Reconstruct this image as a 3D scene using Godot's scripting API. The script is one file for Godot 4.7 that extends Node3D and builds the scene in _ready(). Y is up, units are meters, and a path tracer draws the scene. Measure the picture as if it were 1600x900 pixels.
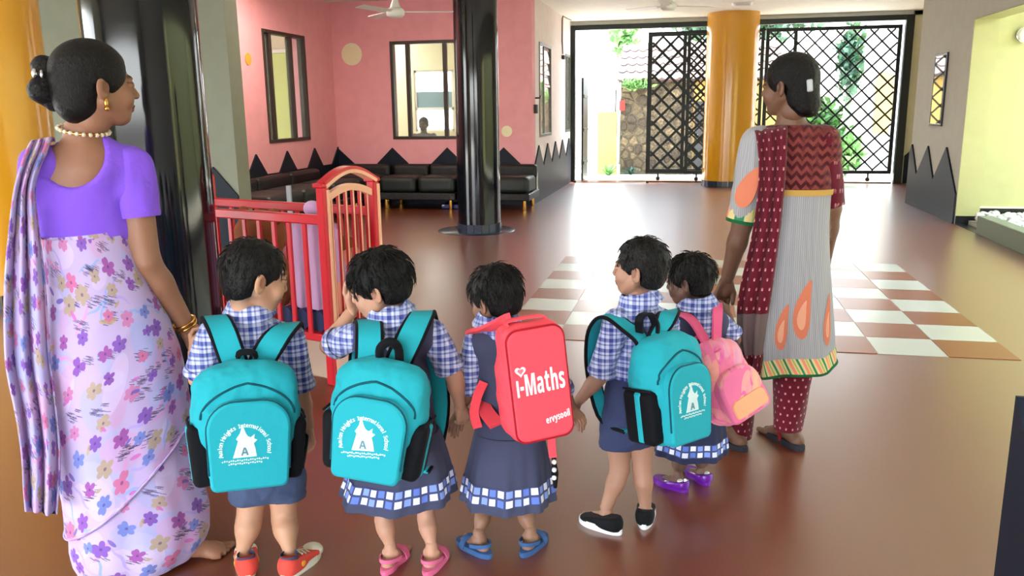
extends Node3D
# A school lobby: two women and five children with school bags walk away from the camera over a polished red floor.

const XL := -2.31      # white wall face
const XR := 3.11       # right wall face
const ZB := -12.3      # pink back wall face
const XP := -5.42      # pink left wall face
const ZG := -16.4      # gate plane
const CEIL := 3.02

var mats := {}
var rng := RandomNumberGenerator.new()

# ---------------------------------------------------------------- mesh builder
class M:
	var v := PackedVector3Array()
	var n := PackedVector3Array()
	var t := PackedVector2Array()
	var c := PackedColorArray()
	var i := PackedInt32Array()
	var col := Color.WHITE
	func vert(p: Vector3, nn: Vector3, uv := Vector2.ZERO) -> int:
		v.append(p); n.append(nn); t.append(uv); c.append(col)
		return v.size() - 1
	func face(a: int, b: int, d: int) -> void:   # counter-clockwise seen from outside
		i.append(a); i.append(d); i.append(b)
	func quad(a: Vector3, b: Vector3, d: Vector3, e: Vector3, out := Vector3.ZERO) -> void:
		var nn := (b - a).cross(d - a)
		if nn.length_squared() < 1e-16:
			nn = (d - a).cross(e - a)
		nn = nn.normalized()
		var lu := (b - a).length()
		var lv := (e - a).length()
		if out != Vector3.ZERO and nn.dot(out) < 0.0:
			nn = -nn
			var s0 := vert(a, nn, Vector2(0, 0)); vert(e, nn, Vector2(0, lv)); vert(d, nn, Vector2(lu, lv)); vert(b, nn, Vector2(lu, 0))
			face(s0, s0 + 1, s0 + 2); face(s0, s0 + 2, s0 + 3)
			return
		var s := vert(a, nn, Vector2(0, 0)); vert(b, nn, Vector2(lu, 0)); vert(d, nn, Vector2(lu, lv)); vert(e, nn, Vector2(0, lv))
		face(s, s + 1, s + 2); face(s, s + 2, s + 3)
	func tri(a: Vector3, b: Vector3, d: Vector3, out := Vector3.ZERO) -> void:
		var nn := (b - a).cross(d - a).normalized()
		if out != Vector3.ZERO and nn.dot(out) < 0.0:
			var x := b; b = d; d = x; nn = -nn
		var s := vert(a, nn); vert(b, nn); vert(d, nn)
		face(s, s + 1, s + 2)
	func box(ctr: Vector3, size: Vector3, bev := 0.006, bas := Basis()) -> M:
		var h := size * 0.5
		var b := minf(bev, minf(h.x, minf(h.y, h.z)) * 0.9)
		for a in 3:
			var u := (a + 1) % 3
			var w := (a + 2) % 3
			for s in [-1.0, 1.0]:
				var p := []
				for k in [[-1, -1], [1, -1], [1, 1], [-1, 1]]:
					var q := Vector3.ZERO
					q[a] = s * h[a]; q[u] = k[0] * (h[u] - b); q[w] = k[1] * (h[w] - b)
					p.append(ctr + bas * q)
				var o := Vector3.ZERO
				o[a] = s
				quad(p[0], p[1], p[2], p[3], bas * o)
				if b > 0.0:
					for r in [-1.0, 1.0]:   # chamfer between face a and face u
						var e := []
						for k in [[0, -1], [0, 1], [1, 1], [1, -1]]:
							var q := Vector3.ZERO
							q[a] = s * (h[a] if k[0] == 0 else h[a] - b)
							q[u] = r * (h[u] - b if k[0] == 0 else h[u])
							q[w] = k[1] * (h[w] - b)
							e.append(ctr + bas * q)
						var o2 := Vector3.ZERO
						o2[a] = s; o2[u] = r
						quad(e[0], e[1], e[2], e[3], bas * o2)
		if b > 0.0:
			for sx in [-1.0, 1.0]:
				for sy in [-1.0, 1.0]:
					for sz in [-1.0, 1.0]:
						var s := Vector3(sx, sy, sz)
						tri(ctr + bas * (s * Vector3(h.x, h.y - b, h.z - b)), ctr + bas * (s * Vector3(h.x - b, h.y, h.z - b)), ctr + bas * (s * Vector3(h.x - b, h.y - b, h.z)), bas * s)
		return self
	func between(a: Vector3, b: Vector3, w: float, d: float, up := Vector3.UP, bev := 0.003) -> M:   # a bar of w x d from a to b
		var y := (b - a).normalized()
		var x := y.cross(up)
		if x.length() < 0.05:
			x = y.cross(Vector3.FORWARD)
		x = x.normalized()
		box((a + b) * 0.5, Vector3(w, (b - a).length(), d), bev, Basis(x, y, x.cross(y)))
		return self
	func tube(p: Array, r, seg := 10, caps := true, flat := 1.0) -> M:   # r: a number or one radius per point
		var cnt := p.size()
		var side := Vector3.ZERO
		var start := v.size()
		var dist := 0.0
		for k in cnt:
			var a: Vector3 = p[maxi(k - 1, 0)]
			var b: Vector3 = p[mini(k + 1, cnt - 1)]
			var dir := (b - a).normalized()
			if side == Vector3.ZERO:
				side = dir.cross(Vector3.UP if absf(dir.y) < 0.9 else Vector3.RIGHT).normalized()
			side = (side - dir * side.dot(dir)).normalized()
			var o := dir.cross(side)
			if k > 0:
				dist += (p[k] - p[k - 1]).length()
			var rr: float = r[k] if r is Array else r
			for s in seg + 1:
				var an := TAU * s / seg
				var nn := side * cos(an) + o * sin(an) * flat
				vert(p[k] + nn * rr, (side * cos(an) * flat + o * sin(an)).normalized(), Vector2(float(s) / seg, dist))
		for k in cnt - 1:
			for s in seg:
				var a := start + k * (seg + 1) + s
				face(a, a + 1, a + seg + 2); face(a, a + seg + 2, a + seg + 1)
		if caps:
			for e in 2:
				var k := 0 if e == 0 else cnt - 1
				var d2: Vector3 = (p[0] - p[1]).normalized() if e == 0 else (p[cnt - 1] - p[cnt - 2]).normalized()
				var cc := vert(p[k], d2)
				var f0 := v.size()
				for s in seg + 1:
					vert(v[start + k * (seg + 1) + s], d2)
				for s in seg:
					if e == 0: face(cc, f0 + s + 1, f0 + s)
					else: face(cc, f0 + s, f0 + s + 1)
		return self
	func lathe(prof: Array, seg := 32, at := Vector3.ZERO, bas := Basis()) -> M:   # profile of (radius, height), bottom to top outside
		for k in prof.size() - 1:
			var p0: Vector2 = prof[k]
			var p1: Vector2 = prof[k + 1]
			var e := (p1 - p0).normalized()
			var n0 := Vector2(e.y, -e.x)
			var n1 := n0
			if k > 0:
				var e0: Vector2 = (p0 - prof[k - 1]).normalized()
				if e0.dot(e) > 0.7: n0 = (n0 + Vector2(e0.y, -e0.x)).normalized()
			if k < prof.size() - 2:
				var e2: Vector2 = (prof[k + 2] - p1).normalized()
				if e2.dot(e) > 0.7: n1 = (n1 + Vector2(e2.y, -e2.x)).normalized()
			var s0 := v.size()
			for s in seg + 1:
				var an := TAU * s / seg
				var d := Vector3(cos(an), 0, -sin(an))
				vert(at + bas * (d * p0.x + Vector3(0, p0.y, 0)), bas * (d * n0.x + Vector3(0, n0.y, 0)), Vector2(float(s) / seg, p0.y))
				vert(at + bas * (d * p1.x + Vector3(0, p1.y, 0)), bas * (d * n1.x + Vector3(0, n1.y, 0)), Vector2(float(s) / seg, p1.y))
			for s in seg:
				var a := s0 + s * 2
				face(a, a + 2, a + 3); face(a, a + 3, a + 1)
		return self
	func loft(rings: Array, closed := true, cap0 := false, cap1 := false, ulen := 1.0, vs: Array = []) -> M:   # rings run upwards, points counter-clockwise seen from above
		var cnt: int = rings[0].size()
		var start := v.size()
		var rows := rings.size()
		var dist := 0.0
		for k in rows:
			var ring: PackedVector3Array = rings[k]
			var up: PackedVector3Array = rings[mini(k + 1, rows - 1)]
			var dn: PackedVector3Array = rings[maxi(k - 1, 0)]
			if k > 0:
				var acc := 0.0
				for s in range(0, cnt, 4): acc += (ring[s] - rings[k - 1][s]).length()
				dist += acc / ceilf(cnt / 4.0)
			for s in cnt + (1 if closed else 0):
				var j := s % cnt
				var jn := (j + 1) % cnt if closed else mini(j + 1, cnt - 1)
				var jp := (j - 1 + cnt) % cnt if closed else maxi(j - 1, 0)
				var nn := (ring[jn] - ring[jp]).cross(up[j] - dn[j])
				vert(ring[j], nn.normalized() if nn.length_squared() > 1e-14 else Vector3.UP, Vector2(ulen * s / cnt, vs[k] if vs.size() else dist))
		var w := cnt + (1 if closed else 0)
		for k in rows - 1:
			for s in w - 1:
				var a := start + k * w + s
				face(a, a + 1, a + w + 1); face(a, a + w + 1, a + w)
		for e in 2:
			if (e == 0 and cap0) or (e == 1 and cap1):
				var ring: PackedVector3Array = rings[0 if e == 0 else rows - 1]
				var cen := Vector3.ZERO
				for q in ring: cen += q
				cen /= cnt
				var nn := (ring[1] - ring[0]).cross(cen - ring[0]).normalized() * (1.0 if e == 1 else -1.0)
				var cc := vert(cen, nn)
				var f0 := v.size()
				for q in ring: vert(q, nn)
				for s in cnt:
					if e == 0: face(cc, f0 + (s + 1) % cnt, f0 + s)
					else: face(cc, f0 + s, f0 + (s + 1) % cnt)
		return self
	func extrude(poly: PackedVector2Array, z0: float, z1: float, x := Transform3D()) -> M:   # polygon in xy, from z0 (back) to z1 (front, +z)
		if Geometry2D.is_polygon_clockwise(poly):
			poly = poly.duplicate(); poly.reverse()
		var idx := Geometry2D.triangulate_polygon(poly)
		for e in 2:
			var z := z1 if e == 0 else z0
			var nn := x.basis * (Vector3.BACK if e == 0 else Vector3.FORWARD)
			var s := v.size()
			for q in poly: vert(x * Vector3(q.x, q.y, z), nn.normalized(), q)
			for k in range(0, idx.size(), 3):
				var a: Vector2 = poly[idx[k]]; var b: Vector2 = poly[idx[k + 1]]; var d: Vector2 = poly[idx[k + 2]]
				var ccw := (b - a).cross(d - a) > 0.0
				if ccw == (e == 0): face(s + idx[k], s + idx[k + 1], s + idx[k + 2])
				else: face(s + idx[k], s + idx[k + 2], s + idx[k + 1])
		for k in poly.size():
			var a := poly[k]
			var b := poly[(k + 1) % poly.size()]
			quad(x * Vector3(a.x, a.y, z0), x * Vector3(b.x, b.y, z0), x * Vector3(b.x, b.y, z1), x * Vector3(a.x, a.y, z1), x.basis * Vector3(b.y - a.y, a.x - b.x, 0))
		return self
	func ribbon(p: Array, sides: Array, w, th: float) -> M:   # a flat strap through points p, side vectors, width, thickness
		var cnt := p.size()
		var q := []
		for k in cnt:
			var dir: Vector3 = (p[mini(k + 1, cnt - 1)] - p[maxi(k - 1, 0)]).normalized()
			var s: Vector3 = sides[k]
			s = (s - dir * s.dot(dir)).normalized()
			var o := dir.cross(s).normalized()
			var ww: float = w[k] if w is Array else w
			q.append([p[k] - s * ww * 0.5 - o * th * 0.5, p[k] + s * ww * 0.5 - o * th * 0.5, p[k] + s * ww * 0.5 + o * th * 0.5, p[k] - s * ww * 0.5 + o * th * 0.5, o, s])
		for f in 4:
			var s0 := v.size()
			for k in cnt:
				var nn: Vector3 = [-q[k][4], q[k][5], q[k][4], -q[k][5]][f]
				vert(q[k][f], nn, Vector2(0, k)); vert(q[k][(f + 1) % 4], nn, Vector2(1, k))
			for k in cnt - 1:
				var a := s0 + k * 2
				var test := (v[a + 1] - v[a]).cross(v[a + 2] - v[a]).dot(n[a])
				if test > 0.0: face(a, a + 1, a + 3); face(a, a + 3, a + 2)
				else: face(a, a + 3, a + 1); face(a, a + 2, a + 3)
		for k in [0, cnt - 1]:
			quad(q[k][0], q[k][1], q[k][2], q[k][3], (p[0] - p[1]) if k == 0 else (p[cnt - 1] - p[cnt - 2]))
		return self
	func quad2(a: Vector3, b: Vector3, d: Vector3, e: Vector3, th: float) -> M:   # a thick sheet under a quad
		var o := (b - a).cross(d - a).normalized() * th
		quad(a, b, d, e)
		quad(e - o, d - o, b - o, a - o)
		for k in [[a, b], [b, d], [d, e], [e, a]]: quad(k[0] - o, k[1] - o, k[1], k[0])
		return self
	func ball(ctr: Vector3, rad: Vector3, seg := 16, rows := 10, bas := Basis()) -> M:
		var s0 := v.size()
		for a in rows + 1:
			var th := PI * a / rows
			for s in seg + 1:
				var ph := TAU * s / seg
				var d := Vector3(sin(th) * cos(ph), cos(th), -sin(th) * sin(ph))
				vert(ctr + bas * (d * rad), (bas * (d / rad)).normalized(), Vector2(float(s) / seg, float(a) / rows))
		for a in rows:
			for s in seg:
				var k := s0 + a * (seg + 1) + s
				face(k, k + seg + 1, k + seg + 2); face(k, k + seg + 2, k + 1)
		return self
	func add(o: M, x := Transform3D()) -> M:
		var s := v.size()
		var flip := x.basis.determinant() < 0.0
		var nb := x.basis.inverse().transposed()
		for k in o.v.size():
			v.append(x * o.v[k]); n.append((nb * o.n[k]).normalized())
		t.append_array(o.t); c.append_array(o.c)
		for k in range(0, o.i.size(), 3):
			i.append(s + o.i[k])
			i.append(s + o.i[k + (2 if flip else 1)]); i.append(s + o.i[k + (1 if flip else 2)])
		return self
	func add_mesh(m: Mesh, x := Transform3D()) -> M:
		for k in m.get_surface_count():
			var arr := m.surface_get_arrays(k)
			var s := v.size()
			var pv: PackedVector3Array = arr[Mesh.ARRAY_VERTEX]
			var pn: PackedVector3Array = arr[Mesh.ARRAY_NORMAL]
			for j in pv.size():
				vert(x * pv[j], (x.basis * pn[j]).normalized())
			if arr[Mesh.ARRAY_INDEX] != null:
				for j in arr[Mesh.ARRAY_INDEX]: i.append(s + j)
			else:
				for j in pv.size(): i.append(s + j)
		return self
	func mesh() -> ArrayMesh:
		var a := []
		a.resize(Mesh.ARRAY_MAX)
		a[Mesh.ARRAY_VERTEX] = v; a[Mesh.ARRAY_NORMAL] = n; a[Mesh.ARRAY_TEX_UV] = t; a[Mesh.ARRAY_COLOR] = c; a[Mesh.ARRAY_INDEX] = i
		var m := ArrayMesh.new()
		m.add_surface_from_arrays(Mesh.PRIMITIVE_TRIANGLES, a)
		return m

# ---------------------------------------------------------------- smooth blended shapes, meshed as surface nets
class F:
	var lo: Vector3
	var h: float
	var nx: int
	var ny: int
	var nz: int
	var f := PackedFloat32Array()
	func _init(a: Vector3, b: Vector3, cell: float) -> void:
		h = cell
		lo = a - Vector3.ONE * cell * 2.0
		nx = int((b.x - a.x) / cell) + 5; ny = int((b.y - a.y) / cell) + 5; nz = int((b.z - a.z) / cell) + 5
		f.resize(nx * ny * nz)
		f.fill(1.0)
	func _range(a: Vector3, b: Vector3) -> Array:
		var p := (a - lo) / h
		var q := (b - lo) / h
		return [maxi(int(p.x), 0), mini(int(q.x) + 2, nx), maxi(int(p.y), 0), mini(int(q.y) + 2, ny), maxi(int(p.z), 0), mini(int(q.z) + 2, nz)]
	func cap(a: Vector3, b: Vector3, ra: float, rb: float, k := 0.02, flat := Vector3.ONE) -> F:   # tapered capsule; flat < 1 squeezes an axis
		var m := maxf(ra, rb) * maxf(flat.x, maxf(flat.y, flat.z)) + k + 2.0 * h
		var r := _range(Vector3(minf(a.x, b.x), minf(a.y, b.y), minf(a.z, b.z)) - Vector3.ONE * m, Vector3(maxf(a.x, b.x), maxf(a.y, b.y), maxf(a.z, b.z)) + Vector3.ONE * m)
		var inv := Vector3.ONE / flat
		var sm := minf(flat.x, minf(flat.y, flat.z))
		var A := a * inv
		var ab := b * inv - A
		var l2 := maxf(ab.length_squared(), 1e-9)
		for z in range(r[4], r[5]):
			for y in range(r[2], r[3]):
				var base := (z * ny + y) * nx
				var p := Vector3(lo.x + r[0] * h, lo.y + y * h, lo.z + z * h) * inv - A
				var stp := h * inv.x
				for x in range(r[0], r[1]):
					var tt := clampf(p.dot(ab) / l2, 0.0, 1.0)
					var d := ((p - ab * tt).length() - ra - (rb - ra) * tt) * sm
					p.x += stp
					var o := f[base + x]
					var e := k - absf(o - d)
					f[base + x] = minf(o, d) - (e * e / (4.0 * k) if e > 0.0 else 0.0)
		return self
	func chain(p: Array, r: Array, k := 0.02, flat := Vector3.ONE) -> F:
		for j in p.size() - 1: cap(p[j], p[j + 1], r[j], r[j + 1], k, flat)
		return self
	func ell(ctr: Vector3, rad: Vector3, k := 0.02, bas := Basis(), cut := false) -> F:
		var m := maxf(rad.x, maxf(rad.y, rad.z)) + k + 2.0 * h
		var r := _range(ctr - Vector3.ONE * m, ctr + Vector3.ONE * m)
		var it := bas.transposed()
		for z in range(r[4], r[5]):
			for y in range(r[2], r[3]):
				var base := (z * ny + y) * nx
				for x in range(r[0], r[1]):
					var p := it * (Vector3(lo.x + x * h, lo.y + y * h, lo.z + z * h) - ctr)
					var q := p / rad
					var k0 := q.length()
					var k1 := (q / rad).length()
					var d := k0 * (k0 - 1.0) / maxf(k1, 1e-6)
					if k0 < 1e-4: d = -minf(rad.x, minf(rad.y, rad.z))
					var o := f[base + x]
					if cut:
						d = -d
						var e := k - absf(o - d)
						f[base + x] = maxf(o, d) + (e * e / (4.0 * k) if e > 0.0 else 0.0)
					else:
						var e := k - absf(o - d)
						f[base + x] = minf(o, d) - (e * e / (4.0 * k) if e > 0.0 else 0.0)
		return self
	func rbox(ctr: Vector3, half: Vector3, rr: float, k := 0.01, bas := Basis()) -> F:
		var m := half.length() + k + 2.0 * h
		var r := _range(ctr - Vector3.ONE * m, ctr + Vector3.ONE * m)
		var it := bas.transposed()
		var hh := half - Vector3.ONE * rr
		for z in range(r[4], r[5]):
			for y in range(r[2], r[3]):
				var base := (z * ny + y) * nx
				for x in range(r[0], r[1]):
					var q := (it * (Vector3(lo.x + x * h, lo.y + y * h, lo.z + z * h) - ctr)).abs() - hh
					var d := Vector3(maxf(q.x, 0), maxf(q.y, 0), maxf(q.z, 0)).length() + minf(maxf(q.x, maxf(q.y, q.z)), 0.0) - rr
					var o := f[base + x]
					var e := k - absf(o - d)
					f[base + x] = minf(o, d) - (e * e / (4.0 * k) if e > 0.0 else 0.0)
		return self
	func plane(p: Vector3, nn: Vector3, k := 0.004) -> F:   # cuts away what lies on the side nn points to
		nn = nn.normalized()
		for z in nz:
			for y in ny:
				var base := (z * ny + y) * nx
				var d := (Vector3(lo.x, lo.y + y * h, lo.z + z * h) - p).dot(nn)
				var stp := h * nn.x
				for x in nx:
					var o := f[base + x]
					if o < 0.1:
						var e := k - absf(o - d)
						f[base + x] = maxf(o, d) + (e * e / (4.0 * k) if e > 0.0 else 0.0)
					d += stp
		return self
	func front(x: float, y: float) -> float:   # the largest z on the surface over (x, y)
		var a := clampi(roundi((x - lo.x) / h), 0, nx - 1)
		var b := clampi(roundi((y - lo.y) / h), 0, ny - 1)
		for z in range(nz - 1, 0, -1):
			var f0 := f[(z * ny + b) * nx + a]
			if f0 < 0.0:
				var f1 := f[(mini(z + 1, nz - 1) * ny + b) * nx + a]
				return lo.z + (z + f0 / minf(f0 - f1, -1e-6)) * h
		return 0.0
	func rough(noise: FastNoiseLite, amp: float, squeeze := Vector3.ONE) -> F:
		for z in nz:
			for y in ny:
				var base := (z * ny + y) * nx
				for x in nx:
					if absf(f[base + x]) < 0.05:
						f[base + x] += amp * noise.get_noise_3dv(Vector3(lo.x + x * h, lo.y + y * h, lo.z + z * h) * squeeze)
		return self
	func to(m: M, paint = null, x := Transform3D()) -> M:   # surface nets
		var at := {}
		var start := m.v.size()
		var sy := nx
		var sz := nx * ny
		var lim := 2.6 * h
		var tint := m.col
		for z in nz - 1:
			for y in ny - 1:
				var base := (z * ny + y) * nx
				for xx in nx - 1:
					var b := base + xx
					var f0 := f[b]
					if f0 > lim or f0 < -lim: continue
					var f1 := f[b + 1]; var f2 := f[b + sy]; var f3 := f[b + sy + 1]
					var f4 := f[b + sz]; var f5 := f[b + sz + 1]; var f6 := f[b + sz + sy]; var f7 := f[b + sz + sy + 1]
					var neg := int(f0 < 0) + int(f1 < 0) + int(f2 < 0) + int(f3 < 0) + int(f4 < 0) + int(f5 < 0) + int(f6 < 0) + int(f7 < 0)
					if neg == 0 or neg == 8: continue
					var s := Vector3.ZERO
					var cnt := 0
					if (f0 < 0) != (f1 < 0): s += Vector3(f0 / (f0 - f1), 0, 0); cnt += 1
					if (f2 < 0) != (f3 < 0): s += Vector3(f2 / (f2 - f3), 1, 0); cnt += 1
					if (f4 < 0) != (f5 < 0): s += Vector3(f4 / (f4 - f5), 0, 1); cnt += 1
					if (f6 < 0) != (f7 < 0): s += Vector3(f6 / (f6 - f7), 1, 1); cnt += 1
					if (f0 < 0) != (f2 < 0): s += Vector3(0, f0 / (f0 - f2), 0); cnt += 1
					if (f1 < 0) != (f3 < 0): s += Vector3(1, f1 / (f1 - f3), 0); cnt += 1
					if (f4 < 0) != (f6 < 0): s += Vector3(0, f4 / (f4 - f6), 1); cnt += 1
					if (f5 < 0) != (f7 < 0): s += Vector3(1, f5 / (f5 - f7), 1); cnt += 1
					if (f0 < 0) != (f4 < 0): s += Vector3(0, 0, f0 / (f0 - f4)); cnt += 1
					if (f1 < 0) != (f5 < 0): s += Vector3(1, 0, f1 / (f1 - f5)); cnt += 1
					if (f2 < 0) != (f6 < 0): s += Vector3(0, 1, f2 / (f2 - f6)); cnt += 1
					if (f3 < 0) != (f7 < 0): s += Vector3(1, 1, f3 / (f3 - f7)); cnt += 1
					s /= cnt
					var g := Vector3(f1 + f3 + f5 + f7 - f0 - f2 - f4 - f6, f2 + f3 + f6 + f7 - f0 - f1 - f4 - f5, f4 + f5 + f6 + f7 - f0 - f1 - f2 - f3)
					var p := lo + (Vector3(xx, y, z) + s) * h
					at[b] = m.v.size()
					if paint != null: m.col = paint.call(p)
					m.vert(x * p, (x.basis * g).normalized(), Vector2(p.x, p.y))
		m.col = tint
		for b in at:
			# edges that leave this cell's low corner; quads join the four cells round the edge
			var f0 := f[b]
			for ax in 3:
				var e: int = [1, sy, sz][ax]
				var f1 := f[b + e]
				if (f0 < 0) == (f1 < 0): continue
				var u: int = [sy, sz, 1][ax]
				var w: int = [sz, 1, sy][ax]
				if not (at.has(b - u) and at.has(b - w) and at.has(b - u - w)): continue
				var q := [at[b], at[b - u], at[b - u - w], at[b - w]]
				if f0 < 0: m.face(q[0], q[1], q[2]); m.face(q[0], q[2], q[3])
				else: m.face(q[0], q[2], q[1]); m.face(q[0], q[3], q[2])
		return m

# ---------------------------------------------------------------- naming and placing
var taken := {}
func numbered(called: String) -> String:
	var k: int = taken.get(called, 0)
	taken[called] = k + 1
	return called if k == 0 else "%s_%03d" % [called, k]

func tag(o: Node, label: String, category: String, group := "", kind := "") -> Node:
	if label: o.set_meta("label", label)
	if category: o.set_meta("category", category)
	if group: o.set_meta("group", group)
	if kind: o.set_meta("kind", kind)
	return o

func thing(called: String, label: String, category: String, at := Vector3.ZERO, turn := 0.0, group := "") -> Node3D:
	var o := Node3D.new()
	o.name = numbered(called)
	add_child(o, true)
	o.position = at
	o.rotation.y = turn
	tag(o, label, category, group)
	return o

func obj(called: String, m, mat: Material, parent: Node = self) -> MeshInstance3D:   # m: an M or a Mesh
	var o := MeshInstance3D.new()
	o.name = numbered(called) if parent == self else called
	o.mesh = m.mesh() if m is M else m
	o.material_override = mat
	parent.add_child(o, true)
	return o

func struct(called: String, m, mat: Material, label := "", category := "") -> MeshInstance3D:
	var o := obj(called, m, mat)
	tag(o, label, category, "", "structure")
	return o

func piece(called: String, mesh: Mesh, mat: Material, parent: Node, x: Transform3D) -> MeshInstance3D:
	var o := MeshInstance3D.new()
	o.name = called
	o.mesh = mesh
	o.material_override = mat
	o.transform = x
	parent.add_child(o, true)
	return o


# ---------------------------------------------------------------- materials
func mat(called: String, col: Color, rough := 0.6, metal := 0.0, spec := 0.5) -> StandardMaterial3D:
	if mats.has(called): return mats[called]
	var m := StandardMaterial3D.new()
	m.resource_name = called
	m.albedo_color = col
	m.roughness = rough
	m.metallic = metal
	m.metallic_specular = spec
	mats[called] = m
	return m

func noise_tex(sc: float, size := 256, lo_col := Color(0.8, 0.8, 0.8), hi_col := Color.WHITE, oct := 4, sd := 1, normal := false, bump := 4.0) -> NoiseTexture2D:
	var nz := FastNoiseLite.new()
	nz.noise_type = FastNoiseLite.TYPE_SIMPLEX_SMOOTH
	nz.frequency = sc
	nz.fractal_octaves = oct
	nz.seed = sd
	var t := NoiseTexture2D.new()
	t.width = size; t.height = size
	t.seamless = true
	t.generate_mipmaps = false
	t.noise = nz
	if normal:
		t.as_normal_map = true
		t.bump_strength = bump
	else:
		var g := Gradient.new()
		g.set_color(0, lo_col); g.set_color(1, hi_col)
		t.color_ramp = g
	return t

func tri(m: StandardMaterial3D, sc: float, world := false) -> StandardMaterial3D:
	m.uv1_triplanar = true
	m.uv1_world_triplanar = world
	m.uv1_scale = Vector3.ONE * sc
	return m

# ---------------------------------------------------------------- scene
func _ready() -> void:
	rng.seed = 7
	view_and_light()
	make_materials()
	room()
	openings()
	columns()
	gate()
	outside()
	courtyard()
	sofas()
	crib()
	fittings()
	people()

func view_and_light() -> void:
	var cam := Camera3D.new()
	cam.name = "camera"
	add_child(cam)
	cam.fov = rad_to_deg(2.0 * atan(450.0 / 1295.0))
	cam.position = Vector3(0, 1.4, 0)
	cam.basis = Basis.from_euler(Vector3(deg_to_rad(-12.12), deg_to_rad(12.16), deg_to_rad(-0.716)))
	cam.near = 0.05
	cam.far = 200.0
	cam.current = true
	var we := WorldEnvironment.new()
	we.name = "world_environment"
	var e := Environment.new()
	e.background_mode = Environment.BG_SKY
	var sky := Sky.new()
	var sm := ProceduralSkyMaterial.new()
	sm.sky_top_color = Color(0.80, 0.86, 0.93)
	sm.sky_horizon_color = Color(0.94, 0.95, 0.94)
	sm.sky_curve = 0.2
	sm.ground_bottom_color = Color(0.45, 0.43, 0.4)
	sm.ground_horizon_color = Color(0.7, 0.7, 0.68)
	sm.sky_energy_multiplier = 1.7
	sm.sun_angle_max = 3.0
	sky.sky_material = sm
	e.sky = sky
	e.tonemap_mode = Environment.TONE_MAPPER_LINEAR
	e.tonemap_exposure = 4.8
	e.sdfgi_enabled = true
	e.ssao_enabled = true
	e.ssil_enabled = true
	we.environment = e
	add_child(we)
	var sun := DirectionalLight3D.new()
	sun.name = "sun"
	add_child(sun)
	sun.look_at_from_position(Vector3(0.35, 1.0, -0.42) * 20.0, Vector3.ZERO)
	sun.light_energy = 2.6
	sun.light_color = Color(1.0, 0.96, 0.88)
	sun.light_angular_distance = 1.0
	sun.shadow_enabled = true

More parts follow.
